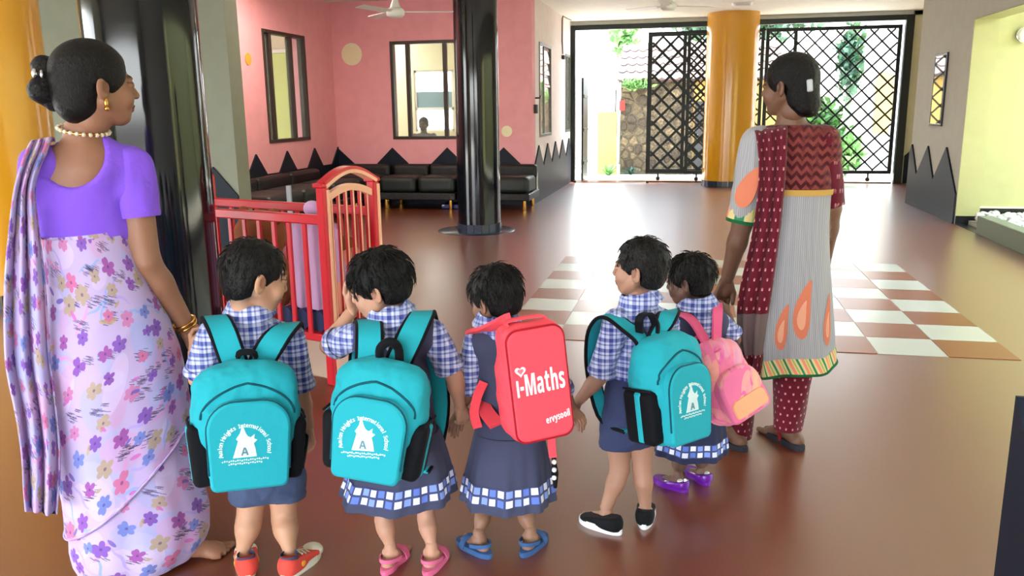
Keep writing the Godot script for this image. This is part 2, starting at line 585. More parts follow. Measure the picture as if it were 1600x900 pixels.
func make_materials() -> void:
	var mottle := noise_tex(0.008, 512, Color(0.86, 0.85, 0.85), Color(1, 1, 1), 2, 3)
	var plaster := noise_tex(0.02, 256, Color(0.965, 0.965, 0.965), Color(1, 1, 1), 4, 5)
	var fl := mat("floor_oxide", Color(0.43, 0.20, 0.10), 0.36, 0.0, 1.0)
	#fl.albedo_texture = mottle
	tri(fl, 0.6, true)
	fl.clearcoat_enabled = true
	fl.clearcoat = 1.0
	fl.clearcoat_roughness = 0.28
	for w in [["wall_pink", Color(0.95, 0.66, 0.70)], ["wall_white", Color(0.95, 0.90, 0.89)], ["wall_grey", Color(0.72, 0.71, 0.65)], ["wall_sage", Color(0.55, 0.57, 0.51)], ["wall_yellow", Color(0.66, 0.66, 0.46)], ["ceiling_white", Color(0.94, 0.94, 0.90)], ["wall_cream", Color(0.86, 0.84, 0.70)], ["wall_ochre", Color(0.70, 0.58, 0.32)], ["house_white", Color(0.93, 0.93, 0.92)]]:
		var m := mat(w[0], w[1], 0.7)
		m.albedo_texture = plaster
		tri(m, 0.8, true)
	mat("navy_board", Color(0.07, 0.11, 0.165), 0.5, 0.0, 0.35)
	mat("navy_gloss", Color(0.05, 0.06, 0.09), 0.09, 0.0, 0.5)
	mat("yellow_gloss", Color(0.86, 0.62, 0.12), 0.18, 0.0, 0.6)
	mat("tile_slate", Color(0.17, 0.20, 0.27), 0.25)
	mat("tile_white", Color(0.74, 0.76, 0.73), 0.26)
	mat("tile_terracotta", Color(0.52, 0.29, 0.17), 0.28)
	mat("tile_black", Color(0.07, 0.08, 0.09), 0.25)
	mat("wood_brown", Color(0.20, 0.15, 0.12), 0.4)
	mat("metal_green", Color(0.10, 0.13, 0.13), 0.4, 0.3)
	mat("metal_white", Color(0.88, 0.88, 0.86), 0.35)
	mat("chrome", Color(0.8, 0.8, 0.8), 0.15, 1.0)
	mat("gold", Color(0.83, 0.62, 0.30), 0.2, 1.0)
	var gl := mat("glass", Color(0.9, 0.97, 0.95, 0.08), 0.02)
	gl.transparency = BaseMaterial3D.TRANSPARENCY_ALPHA
	mat("mirror", Color(0.85, 0.87, 0.87), 0.03, 1.0)
	var lea := mat("sofa_black", Color(0.035, 0.035, 0.05), 0.45)
	lea.normal_enabled = true
	lea.normal_texture = noise_tex(0.05, 256, Color.BLACK, Color.WHITE, 3, 9, true, 3.0)
	tri(lea, 3.0)
	mat("sofa_green", Color(0.05, 0.095, 0.09), 0.5)
	mat("cream_paint", Color(0.95, 0.92, 0.78), 0.6)
	mat("ochre_paint", Color(0.88, 0.62, 0.25), 0.6)
	var st := mat("stone", Color(0.40, 0.36, 0.29), 0.9)
	st.albedo_texture = noise_tex(0.03, 256, Color(0.55, 0.55, 0.55), Color(1.1, 1.05, 1.0), 5, 8)
	tri(st, 2.0, true)
	var st2 := mat("stone_dark", Color(0.30, 0.265, 0.22), 0.9)
	st2.albedo_texture = st.albedo_texture
	tri(st2, 2.3, true)
	var st3 := mat("stone_pale", Color(0.48, 0.43, 0.345), 0.9)
	st3.albedo_texture = st.albedo_texture
	tri(st3, 1.7, true)
	mat("mortar", Color(0.40, 0.375, 0.33), 0.95)
	mat("roof_clay", Color(0.36, 0.29, 0.28), 0.8)
	mat("roof_clay_dark", Color(0.29, 0.23, 0.22), 0.8)
	mat("ground_pale", Color(0.86, 0.85, 0.82), 0.9)
	mat("pebble", Color(0.85, 0.86, 0.84), 0.6)
	mat("pebble_grey", Color(0.66, 0.67, 0.65), 0.6)
	mat("gravel", Color(0.68, 0.67, 0.62), 0.8)
	mat("kerb_sage", Color(0.46, 0.50, 0.42), 0.6)
	for g in [["leaf_a", Color(0.22, 0.40, 0.20)], ["leaf_b", Color(0.38, 0.56, 0.32)], ["leaf_c", Color(0.11, 0.26, 0.20)]]:
		var m := mat(g[0], g[1], 0.5)
		m.backlight_enabled = true
		m.backlight = Color(0.2, 0.26, 0.12)
		m.cull_mode = BaseMaterial3D.CULL_DISABLED
	mat("bark", Color(0.30, 0.34, 0.30), 0.9)
	mat("red_paint", Color(0.80, 0.11, 0.17), 0.4)
	mat("peach_tone", Color(0.95, 0.70, 0.58), 0.4)
	mat("red_sign", Color(0.85, 0.15, 0.15), 0.5)
	mat("blue_plastic", Color(0.06, 0.08, 0.42), 0.4)
	mat("door_grey", Color(0.20, 0.21, 0.22), 0.5)

func slab(x0: float, x1: float, y0: float, y1: float, z0: float, z1: float, m: M = null) -> M:
	if m == null: m = M.new()
	return m.box(Vector3(x0 + x1, y0 + y1, z0 + z1) * 0.5, Vector3(absf(x1 - x0), absf(y1 - y0), absf(z1 - z0)), 0.0)

func holed(along: String, at0: float, at1: float, s0: float, s1: float, y0: float, y1: float, holes: Array) -> M:   # a wall with rectangular openings [s0, s1, y0, y1]
	var m := M.new()
	holes.sort_custom(func(a, b): return a[0] < b[0])
	var put := func(a, b, c, d):
		if b - a < 0.001 or d - c < 0.001: return
		if along == "x": slab(a, b, c, d, at0, at1, m)
		else: slab(at0, at1, c, d, a, b, m)
	var s := s0
	for h in holes:
		put.call(s, h[0], y0, y1)
		put.call(h[0], h[1], y0, h[2])
		put.call(h[0], h[1], h[3], y1)
		s = h[1]
	put.call(s, s1, y0, y1)
	return m

func room() -> void:
	# floor with the giant chess board set into it
	var fm := M.new()
	slab(-9.5, XR, -0.2, 0.0, -17.0, 4.6, fm)
	slab(XR, 4.9, -0.2, 0.0, -17.0, -13.06, fm)
	var floor_node := struct("floor", fm, mats.floor_oxide, "polished red oxide floor with a giant chess board set into it", "floor")
	var tm := M.new().box(Vector3(0, 0, 0), Vector3(0.371, 0.004, 0.366), 0.0012).mesh()
	for a in 8:
		for b in 8:
			var white := (a + b) % 2 == 1
			piece("tile", tm, mats.tile_white if white else mats.tile_terracotta, floor_node, Transform3D(Basis(), Vector3(-1.16 + 0.375 * (a + 0.5), 0.0012, -7.88 + 0.37 * (b + 0.5))))
	struct("trim_1", M.new().lathe([Vector2(0.0, 0.004), Vector2(0.001, 0.004)], 40).lathe([Vector2(0.46, 0.0), Vector2(0.455, 0.004), Vector2(0.0, 0.0045)], 48, Vector3(-2.48, 0, -9.53)), mats.tile_slate, "dark round inlay in the floor round the navy column", "floor inlay")
	struct("ceiling", M.new().add(slab(-9.5, 4.9, CEIL, CEIL + 0.2, -11.9, 4.6)).add(slab(-7.4, 4.9, CEIL, CEIL + 0.2, -14.6, -11.9)).add(slab(-9.5, -7.4, CEIL, CEIL + 0.2, -17.0, -11.9)).add(slab(-5.7, 4.9, CEIL, CEIL + 0.2, -17.0, -14.6)).add(slab(-7.4, -5.7, CEIL, CEIL + 0.2, -17.0, -16.4)), mats.ceiling_white, "pale flat ceiling of the lobby", "ceiling")  # gap over the classroom added to let daylight in
	# walls
	struct("wall_back", holed("x", ZB - 0.25, ZB, XP - 0.25, XL, 0, CEIL, [[-4.49, -3.36, 0.98, 2.43]]), mats.wall_pink, "pink wall behind the black sofas", "wall")
	struct("wall_left", holed("z", XP - 0.25, XP, ZB, -8.25, 0, CEIL, [[-11.36, -10.14, 1.01, 2.46]]), mats.wall_pink, "pink side wall with a narrow brown window", "wall")
	struct("wall_white", holed("z", XL - 0.25, XL, ZG - 0.15, ZB - 0.25, 0, CEIL, [[-16.22, -15.62, 0.98, 2.40], [-13.98, -12.88, 0.98, 2.41]]), mats.wall_white, "white wall with two louvred windows beside the gate", "wall")
	struct("wall_partition", slab(-9.5, -4.67, 0, CEIL, -8.25, -8.0), mats.wall_sage, "grey green partition wall behind the navy column", "wall")
	struct("wall_right", slab(XR, XR + 0.26, 0, CEIL, -13.06, -10.75), mats.wall_grey, "grey wall with a narrow mirror right of the gate", "wall")
	struct("wall_gate_side", M.new().add(slab(3.76, 4.9, 0, CEIL, ZG - 0.2, ZG)).add(slab(4.7, 4.9, 0, CEIL, ZG, -12.86)).add(slab(XR + 0.26, 4.7, 0, CEIL, -13.06, -12.86)), mats.wall_cream, "cream wall in the recess right of the gate", "wall")
	struct("wall_lintel", M.new().add(slab(XR, XR + 0.26, 2.35, CEIL, -10.75, -2.2)).add(slab(XR, XR + 0.26, 0, CEIL, -2.2, 4.6)), mats.wall_grey, "grey wall over the opening to the pebble court", "wall")
	struct("wall_jamb", M.new().add(slab(XR + 0.003, XR + 0.263, 0.1, 2.348, -10.75, -10.742)).add(slab(XR + 0.003, XR + 0.263, 2.342, 2.349, -10.742, -2.2)), mats.wall_yellow, "pale yellow reveal of the opening to the pebble court", "wall")
	struct("baseboard_jamb", slab(XR + 0.005, XR + 0.27, 0, 0.1, -10.742, -10.73), mats.tile_black, "black skirting at the foot of the yellow reveal", "skirting")
	struct("wall_gate", slab(-2.56, 4.9, 2.95, CEIL, ZG - 0.2, ZG), mats.ceiling_white, "narrow lintel over the gate", "wall")
	struct("wall_far_left", holed("z", -9.7, -9.5, -8.0, 4.6, 0, CEIL, [[-4.5, 0.5, 0.0, 2.6]]), mats.wall_cream, "cream wall at the left end of the lobby", "wall")
	struct("wall_behind", holed("x", 4.4, 4.6, -9.5, XR, 0, CEIL, [[-8.0, 1.5, 0.0, 2.3]]), mats.wall_cream, "cream wall with the wide entrance behind the camera", "wall")
	# the two rooms behind the windows
	struct("wall_classroom", M.new().add(holed("x", ZG - 0.2, ZG, -9.5, XL - 0.25, 0, CEIL, [[-5.5, -4.68, 1.0, 2.2], [-4.6, -3.6, 1.0, 2.2], [-8.6, -6.2, 0.9, 2.3]])).add(slab(-7.6, -7.4, 0, CEIL, ZG, ZB - 0.25)), mats.wall_cream, "cream classroom wall seen through the pink wall's window", "wall")
	struct("wall_office", M.new().add(holed("z", -9.7, -9.5, ZB - 0.25, -8.25, 0, CEIL, [[-12.0, -8.6, 0.5, 2.8]])).add(slab(-9.5, XP - 0.25, 0, CEIL, ZB - 0.25, ZB)), mats.wall_cream, "cream office wall seen through the side window", "wall")

func zigzag(pts: PackedVector2Array, along: String, at: float, out: float, called: String, label: String) -> void:   # a spiky board fixed to a wall: points are (along the wall, height)
	var m := M.new()
	if along == "x": m.extrude(pts, 0, 0.022, Transform3D(Basis(), Vector3(0, 0, at)))
	elif out < 0.0: m.extrude(pts, 0, 0.022, Transform3D(Basis(Vector3(0, 0, 1), Vector3.UP, Vector3(-1, 0, 0)), Vector3(at, 0, 0)))
	else:
		var q := PackedVector2Array()
		for p in pts: q.append(Vector2(-p.x, p.y))
		m.extrude(q, 0, 0.022, Transform3D(Basis(Vector3(0, 0, -1), Vector3.UP, Vector3(1, 0, 0)), Vector3(at, 0, 0)))
	struct(called, m, mats.navy_board, label, "dado board")

func openings() -> void:
	# spiky dado boards
	var p := PackedVector2Array([Vector2(ZG + 0.03, 0)])
	p.append(Vector2(ZG + 0.03, 0.62))
	var z := -16.02
	while z < -12.4:
		p.append_array([Vector2(maxf(z - 0.4, ZG + 0.05), 0.545 if z < -16.0 else 0.525), Vector2(z, 0.862)])
		z += 0.812
	p.append_array([Vector2(-12.36, 0.525), Vector2(-12.28, 0.6), Vector2(-12.28, 0)])
	zigzag(p, "z", XL, 1.0, "trim_2", "spiky navy dado board along the white wall")
	p = PackedVector2Array([Vector2(XP, 0), Vector2(XL, 0), Vector2(XL, 0.607)])
	for x in [-2.75, -3.63, -4.51]: p.append_array([Vector2(x + 0.26, 0.607), Vector2(x, 0.855), Vector2(x - 0.26, 0.607)])
	p.append_array([Vector2(XP + 0.28, 0.607), Vector2(XP, 0.86)])
	zigzag(p, "x", ZB, 1.0, "trim_3", "navy dado board with wide triangles behind the sofas")
	p = PackedVector2Array([Vector2(-8.25, 0), Vector2(-8.25, 0.62)])
	for zz in [-8.9, -9.75, -10.6, -11.46]: p.append_array([Vector2(zz + 0.25, 0.62), Vector2(zz, 0.89), Vector2(zz - 0.25, 0.62)])
	p.append_array([Vector2(ZB + 0.25, 0.62), Vector2(ZB, 0.87), Vector2(ZB, 0)])
	zigzag(p, "z", XP, 1.0, "trim_4", "navy dado board with triangles under the narrow brown window")
	p = PackedVector2Array([Vector2(-9.5, 0), Vector2(-4.67, 0), Vector2(-4.67, 0.546)])
	for x in [-4.94, -5.6, -6.26, -6.92, -7.58, -8.24, -8.9]: p.append_array([Vector2(x, 0.85), Vector2(x - 0.33, 0.5)])
	zigzag(p, "x", -8.0, 1.0, "trim_5", "navy dado board on the grey green partition")
	p = PackedVector2Array([Vector2(-10.76, 0), Vector2(-10.76, 0.36)])
	for zz in [[-11.298, 0.884], [-11.763, 0.45], [-12.133, 0.863], [-12.60, 0.45], [-12.965, 0.85], [-13.06, 0.74]]: p.append(Vector2(zz[0], zz[1]))
	p.append(Vector2(-13.06, 0))
	zigzag(p, "z", XR, -1.0, "trim_6", "spiky navy dado board under the narrow mirror")
	zigzag(PackedVector2Array([Vector2(3.8, 0), Vector2(4.7, 0), Vector2(4.7, 0.3), Vector2(4.2, 0.9), Vector2(3.8, 0.5)]), "x", ZG, 1.0, "trim_7", "dark dado board in the recess right of the gate")
	# low wall end at the near right with one tall navy spike
	struct("wall_low", slab(0.632, 0.78, 0, 0.868, -1.645, 1.2), mats.house_white, "pale low wall end near the camera", "wall")
	zigzag(PackedVector2Array([Vector2(-1.64, 0), Vector2(1.2, 0), Vector2(1.2, 0.5), Vector2(-1.262, 0.43), Vector2(-1.632, 0.865), Vector2(-1.64, 0.865)]), "z", 0.632, -1.0, "trim_8", "single tall navy spike on the near low wall")
	# windows
	window("window_1", "x", ZB, -4.49, -3.36, 0.98, 2.43, [-4.22, -3.64], "brown framed three pane window in the pink wall", false)
	window("window_2", "z", XP, -11.36, -10.14, 1.01, 2.46, [-10.95, -10.36], "narrow brown framed window in the pink side wall", false)
	window("window_3", "z", XL, -13.98, -12.88, 0.98, 2.41, [-13.30], "louvred window in the white wall nearer the pink wall", true)
	window("window_4", "z", XL, -16.22, -15.62, 0.98, 2.40, [-15.85], "louvred window in the white wall beside the gate", true)
	classroom()

func window(called: String, along: String, at: float, s0: float, s1: float, y0: float, y1: float, mull: Array, label: String, louvred: bool) -> void:
	var pt := func(s: float, y: float, d: float) -> Vector3: return Vector3(s, y, at - d) if along == "x" else Vector3(at - d, y, s)
	var bx := func(m: M, sa: float, sb: float, ya: float, yb: float, d0: float, d1: float) -> void:
		var a: Vector3 = pt.call(sa, ya, d0)
		var b: Vector3 = pt.call(sb, yb, d1)
		m.box((a + b) * 0.5, (b - a).abs(), 0.004)
	var wood: Material = mats.wood_brown if not louvred else mat("frame_grey", Color(0.36, 0.39, 0.36), 0.4)
	var o := Node3D.new()
	o.name = called
	add_child(o)
	tag(o, label, "window", "", "structure")
	for k in [[s0, s0 + 0.045, y0, y1], [s1 - 0.045, s1, y0, y1], [s0 + 0.045, s1 - 0.045, y0, y0 + 0.045], [s0 + 0.045, s1 - 0.045, y1 - 0.045, y1]]:
		var m := M.new()
		bx.call(m, k[0], k[1], k[2], k[3], -0.012, 0.10 if not louvred else 0.03)
		obj("frame", m, wood, o)
	var edges := [s0 + 0.045]
	for x in mull:
		var m := M.new()
		bx.call(m, x - 0.028, x + 0.028, y0 + 0.045, y1 - 0.045, 0.0 if not louvred else -0.008, 0.08 if not louvred else 0.03)
		obj("mullion", m, wood, o)
		edges.append_array([x - 0.028, x + 0.028])
	edges.append(s1 - 0.045)
	edges.sort()
	for k in range(0, edges.size(), 2):
		if louvred and k == 0:
			for j in 7:
				var m := M.new()
				var a: Vector3 = pt.call((edges[k] + edges[k + 1]) * 0.5, y0 + 0.12 + j * (y1 - y0 - 0.12) / 7.0, 0.012)
				var tilt := Basis(Vector3(1, 0, 0) if along == "x" else Vector3(0, 0, 1), 0.12)
				m.box(a, Vector3(0.006, 0.19, edges[k + 1] - edges[k]) if along == "z" else Vector3(edges[k + 1] - edges[k], 0.19, 0.006), 0.001, tilt)
				obj("louvre_pane", m, mats.glass, o)
		else:
			var m := M.new()
			bx.call(m, edges[k], edges[k + 1], y0 + 0.045, y1 - 0.045, 0.045 if not louvred else 0.002, 0.049 if not louvred else 0.006)
			obj("pane", m, mats.glass, o)

func classroom() -> void:
	# what shows through the pink wall's window: barred openings, a shelf band, a door panel
	for k in 2:
		var x0: float = [-5.5, -4.6][k]
		var x1: float = [-4.68, -3.6][k]
		var o := thing("window_grille", ["barred white window of the classroom left of its dark mullion", "barred white window of the classroom right of its dark mullion"][k], "window grille", Vector3(0, 0, ZG - 0.05), 0.0)
		for s in [[x0, x0 + 0.04, 1.0, 2.2], [x1 - 0.04, x1, 1.0, 2.2], [x0, x1, 1.0, 1.04], [x0, x1, 2.16, 2.2], [x0, x1, 1.42, 1.47]]:
			obj("frame", slab(s[0], s[1], s[2], s[3], -0.03, 0.03), mats.metal_white, o)
		for j in 4:
			var x := lerpf(x0, x1, (j + 1.0) / 5.0)
			obj("bar", M.new().tube([Vector3(x, 1.0, 0), Vector3(x, 2.2, 0)], 0.007, 6), mats.metal_green, o)
		if k == 0: obj("panel", slab(x0, x1, 1.47, 1.78, -0.01, 0.01), mat("panel_blue", Color(0.45, 0.58, 0.62), 0.6), o)
	var d := thing("cupboard", "pale green cupboard against the classroom wall behind the window", "cupboard", Vector3(-5.6, 0, -13.3))
	obj("body", M.new().box(Vector3(0, 1.0, 0), Vector3(0.5, 2.0, 0.9), 0.01), mat("cupboard_green", Color(0.62, 0.76, 0.55), 0.5), d)
	for s in [-1, 1]: obj("door", M.new().box(Vector3(0.257, 1.0, s * 0.22), Vector3(0.016, 1.9, 0.42), 0.006), mats["cupboard_green"], d)
	var c := thing("wall_panel", "tall pale green panel seen through the narrow side window", "panel", Vector3(-9.45, 0, -11.9))
	obj("board", M.new().box(Vector3(3.2, 1.55, -0.3), Vector3(0.6, 1.5, 0.03), 0.01), mat("panel_green", Color(0.72, 0.83, 0.42), 0.6), c)
	obj("frame", M.new().box(Vector3(3.2, 1.55, -0.32), Vector3(0.72, 1.62, 0.03), 0.01), mats.metal_white, c)

func columns() -> void:
	var defs := [
		["column", Vector3(-2.46, 0, -3.49), 0.25, "navy_gloss", "thick glossy navy column right behind the woman in the sari"],
		["column", Vector3(-2.42, 0, -9.45), 0.25, "navy_gloss", "glossy navy column in front of the black sofas"],
		["column", Vector3(0.66, 0, -15.77), 0.45, "yellow_gloss", "stout yellow column in front of the gate"],
		["column", Vector3(-5.21, 0, -5.41), 0.45, "yellow_gloss", "yellow column at the left edge behind the woman's bun"]]
	for d in defs:
		var o := Node3D.new()
		o.name = numbered(d[0])
		add_child(o, true)
		o.position = d[1]
		tag(o, d[4], "column", "", "structure")
		obj("shaft", M.new().lathe([Vector2(d[2], 0.0), Vector2(d[2], CEIL)], 64), mats[d[3]], o)
		var r: float = d[2] + 0.012
		var cnt := 18 if d[2] < 0.3 else 30
		var half := PI / cnt - 0.008
		var tm := M.new()
		var ring := []
		for y in [0.0, 0.105]:
			var q := PackedVector3Array()
			for a in [[-half, r], [half, r], [half, r - 0.02], [-half, r - 0.02]]: q.append(Vector3(cos(a[0]) * a[1], y, -sin(a[0]) * a[1]))
			ring.append(q)
		for k in 4:
			var j := (k + 1) % 4
			tm.quad(ring[0][k], ring[0][j], ring[1][j], ring[1][k], [Vector3.RIGHT, Vector3.FORWARD, Vector3.LEFT, Vector3.BACK][k])
		tm.quad(ring[1][0], ring[1][1], ring[1][2], ring[1][3], Vector3.UP)
		var tmesh := tm.mesh()
		for k in cnt: piece("tile", tmesh, mats.tile_slate, o, Transform3D(Basis(Vector3.UP, TAU * k / cnt), Vector3.ZERO))

func lattice(o: Node3D, x0: float, x1: float, y0: float, y1: float, pitch: float, wid: float, fr: float) -> void:
	for s in [[x0, x0 + fr, y0, y1], [x1 - fr, x1, y0, y1], [x0 + fr, x1 - fr, y0, y0 + fr], [x0 + fr, x1 - fr, y1 - fr, y1]]:
		obj("frame", M.new().box(Vector3((s[0] + s[1]) / 2, (s[2] + s[3]) / 2, 0), Vector3(s[1] - s[0], s[3] - s[2], 0.04), 0.003), mats.metal_green, o)
	var a0 := x0 + fr; var a1 := x1 - fr; var b0 := y0 + fr; var b1 := y1 - fr
	for dir in [1.0, -1.0]:
		var c := (b0 - a1) if dir > 0 else (b0 + a0)
		c = ceilf(c / pitch) * pitch + pitch * 0.35
		var top := (b1 - a0) if dir > 0 else (b1 + a1)
		while c < top:
			# y = dir * x + c
			var xs := [a0, a1, (b0 - c) / dir, (b1 - c) / dir]
			var lo := maxf(a0, minf(xs[2], xs[3]))
			var hi := minf(a1, maxf(xs[2], xs[3]))
			if hi - lo > 0.02:
				obj("bar", M.new().between(Vector3(lo, dir * lo + c, dir * 0.006), Vector3(hi, dir * hi + c, dir * 0.006), wid, 0.010, Vector3.BACK, 0.0), mats.metal_green, o)
			c += pitch

func gate() -> void:
	var f := thing("gateway", "dark steel gate frame that spans the whole far opening", "gate frame", Vector3(0, 0, ZG + 0.066))
	for s in [[-2.303, -2.22, 0.0, 2.95], [3.62, 3.755, 0.0, 2.95], [-2.22, 3.62, 2.86, 2.95]]:
		obj("post" if s[2] == 0.0 else "head", M.new().box(Vector3((s[0] + s[1]) / 2, (s[2] + s[3]) / 2, 0), Vector3(s[1] - s[0], s[3] - s[2], 0.12), 0.004), mats.metal_green, f)
	obj("track", M.new().box(Vector3(0.70, 0.012, -0.02), Vector3(5.8, 0.024, 0.03), 0.004), mats.metal_green, f)
	var leaves := [[-0.855, 0.56, -0.03, 0.29, 0.046, [-0.17], "dark lattice gate leaf slid half open left of the yellow column", 0.085], [-0.12, 1.25, 0.03, 0.27, 0.03, [0.6], "dark lattice gate leaf behind the yellow column", 0.06], [1.28, 3.60, -0.03, 0.285, 0.032, [1.80], "wide dark lattice gate leaf behind the woman in the grey kurta", 0.065]]
	for l in leaves:
		var o := thing("gate_leaf", l[6], "gate", Vector3(0, 0, ZG + l[2] * 1.3))
		lattice(o, l[0], l[1], 0.165, 2.80, l[3], l[4], l[7])
		for x in l[5]: obj("mullion", M.new().box(Vector3(x, 1.48, 0), Vector3(0.065, 2.55, 0.035), 0.003), mats.metal_green, o)
		for s in [0.17, 0.83]:
			var x := lerpf(l[0], l[1], s)
			var wh := obj("wheel", M.new().lathe([Vector2(0, -0.012), Vector2(0.04, -0.012), Vector2(0.04, 0.012), Vector2(0, 0.012)], 16, Vector3(x, 0.065, 0), Basis(Vector3.RIGHT, PI / 2)), mats.metal_green, o)
			obj("bracket", M.new().box(Vector3(x, 0.12, 0.02), Vector3(0.03, 0.10, 0.008), 0.002), mats.metal_green, wh)
	var t := thing("floor_rail", "thin steel floor rail at the open end of the gate", "rail", Vector3(-1.5, 0, -16.15))
	obj("rail", M.new().box(Vector3(0, 0.012, 0), Vector3(1.42, 0.02, 0.03), 0.003), mats.chrome, t)
	for s in [-1, 1]: obj("end_stop", M.new().box(Vector3(s * 0.7, 0.022, 0), Vector3(0.05, 0.04, 0.06), 0.005), mats.metal_green, t)
	var d := thing("folded_door", "narrow dark metal door folded back outside the left gate post", "door", Vector3(-2.12, 0, -17.0))
	obj("panel", M.new().box(Vector3(0, 1.0, 0), Vector3(0.04, 2.0, 0.75), 0.004), mats.metal_green, d)
	for k in 3: obj("rail", M.new().box(Vector3(0.025, 0.35 + k * 0.65, 0), Vector3(0.02, 0.06, 0.7), 0.003), mats.metal_green, d)

# ---------------------------------------------------------------- outside the gate
func leaves(called: String, parent: Node, ctr: Vector3, rad: Vector3, cnt: int, m: Material, size: float, long := 2.0) -> void:
	var lf := M.new()
	var w := 0.5
	lf.quad(Vector3(-w * 0.1, 0, 0), Vector3(w * 0.1, 0, 0), Vector3(w, long * 0.45, 0.12), Vector3(-w, long * 0.45, 0.12))
	lf.quad(Vector3(-w, long * 0.45, 0.12), Vector3(w, long * 0.45, 0.12), Vector3(w * 0.08, long, 0), Vector3(-w * 0.08, long, 0))
	var mm := MultiMesh.new()
	mm.transform_format = MultiMesh.TRANSFORM_3D
	mm.mesh = lf.mesh()
	mm.instance_count = cnt
	for k in cnt:
		var d := Vector3(rng.randfn(), rng.randfn(), rng.randfn()).normalized()
		var q := d * pow(rng.randf(), 0.45)
		var bump := 0.75 + 0.35 * sin(d.x * 5.0 + ctr.x) * sin(d.y * 6.0) * cos(d.z * 5.0)
		var b := Basis.from_euler(Vector3(rng.randf_range(-1.4, 1.4), rng.randf() * TAU, rng.randf_range(-1.2, 1.2))).scaled(Vector3.ONE * size * rng.randf_range(0.7, 1.3))
		mm.set_instance_transform(k, Transform3D(b, ctr + q * rad * bump))
	var o := MultiMeshInstance3D.new()
	o.name = called
	o.multimesh = mm
	o.material_override = m
	o.set_meta("kind", "stuff")
	parent.add_child(o, true)

func rosette(o: Node3D, cnt: int, len: float, wid: float, m: Material) -> void:
	for k in cnt:
		var a := k * 2.39996
		var up := lerpf(1.25, 0.35, float(k) / cnt)
		var dir := Vector3(cos(a) * cos(up), sin(up), sin(a) * cos(up))
		var side := dir.cross(Vector3.UP).normalized()
		var l := len * rng.randf_range(0.8, 1.1)
		var pts := []
		var sd := []
		var ws := []
		for j in 6:
			var s := j / 5.0
			pts.append(Vector3(0, 0.02, 0) + dir * l * s + Vector3(0, -0.35 * l * s * s, 0))
			sd.append(side)
			ws.append(wid * sin(PI * clampf(0.15 + 0.85 * s, 0, 0.98)) + 0.003)
		obj("leaf", M.new().ribbon(pts, sd, ws, 0.006), m, o)

func voronoi(x0: float, x1: float, y0: float, y1: float, nx: int, ny: int, jit: float, inset: float) -> Array:
	var pts := []
	for b in range(-1, ny + 1):
		for a in range(-1, nx + 1):
			pts.append(Vector2(x0 + (x1 - x0) * (a + 0.5 + (0.5 if b % 2 else 0.0) + rng.randf_range(-jit, jit)) / nx, y0 + (y1 - y0) * (b + 0.5 + rng.randf_range(-jit, jit)) / ny))
	var out := []
	for p in pts:
		if p.x < x0 - 0.1 or p.x > x1 + 0.1 or p.y < y0 or p.y > y1: continue
		var poly := PackedVector2Array([Vector2(x0, y0), Vector2(x1, y0), Vector2(x1, y1), Vector2(x0, y1)])
		for q in pts:
			if q == p or p.distance_to(q) > 1.2: continue
			var mid: Vector2 = (p + q) * 0.5
			var nn: Vector2 = (q - p).normalized()
			mid -= nn * inset
			var np := PackedVector2Array()
			for k in poly.size():
				var a := poly[k]
				var b := poly[(k + 1) % poly.size()]
				var da := (a - mid).dot(nn)
				var db := (b - mid).dot(nn)
				if da <= 0.0: np.append(a)
				if (da < 0.0) != (db < 0.0) and absf(da - db) > 1e-6: np.append(a + (b - a) * (da / (da - db)))
			poly = np
			if poly.size() < 3: break
		if poly.size() >= 3: out.append(poly)
	return out

func stone_mesh(poly: PackedVector2Array, depth: float) -> Mesh:   # a rubble stone: rough outline, domed face
	var m := M.new()
	var c := Vector2.ZERO
	for q in poly: c += q
	c /= poly.size()
	var rims := []
	for s in [[1.0, 0.0], [0.97, depth * 0.55], [0.72, depth]]:
		var ring := []
		for q in poly: ring.append(Vector3(c.x + (q.x - c.x) * s[0], c.y + (q.y - c.y) * s[0], s[1]))
		rims.append(ring)
	var cnt := poly.size()
	for r in 2:
		for k in cnt:
			var j := (k + 1) % cnt
			m.quad(rims[r][k], rims[r][j], rims[r + 1][j], rims[r + 1][k], Vector3(rims[r][k].x + rims[r][j].x - 2 * c.x, rims[r][k].y + rims[r][j].y - 2 * c.y, 0.05))
	var tip := Vector3(c.x + rng.randf_range(-0.02, 0.02), c.y + rng.randf_range(-0.02, 0.02), depth * 1.12)
	for k in cnt: m.tri(rims[2][k], rims[2][(k + 1) % cnt], tip, Vector3.BACK)
	return m.mesh()

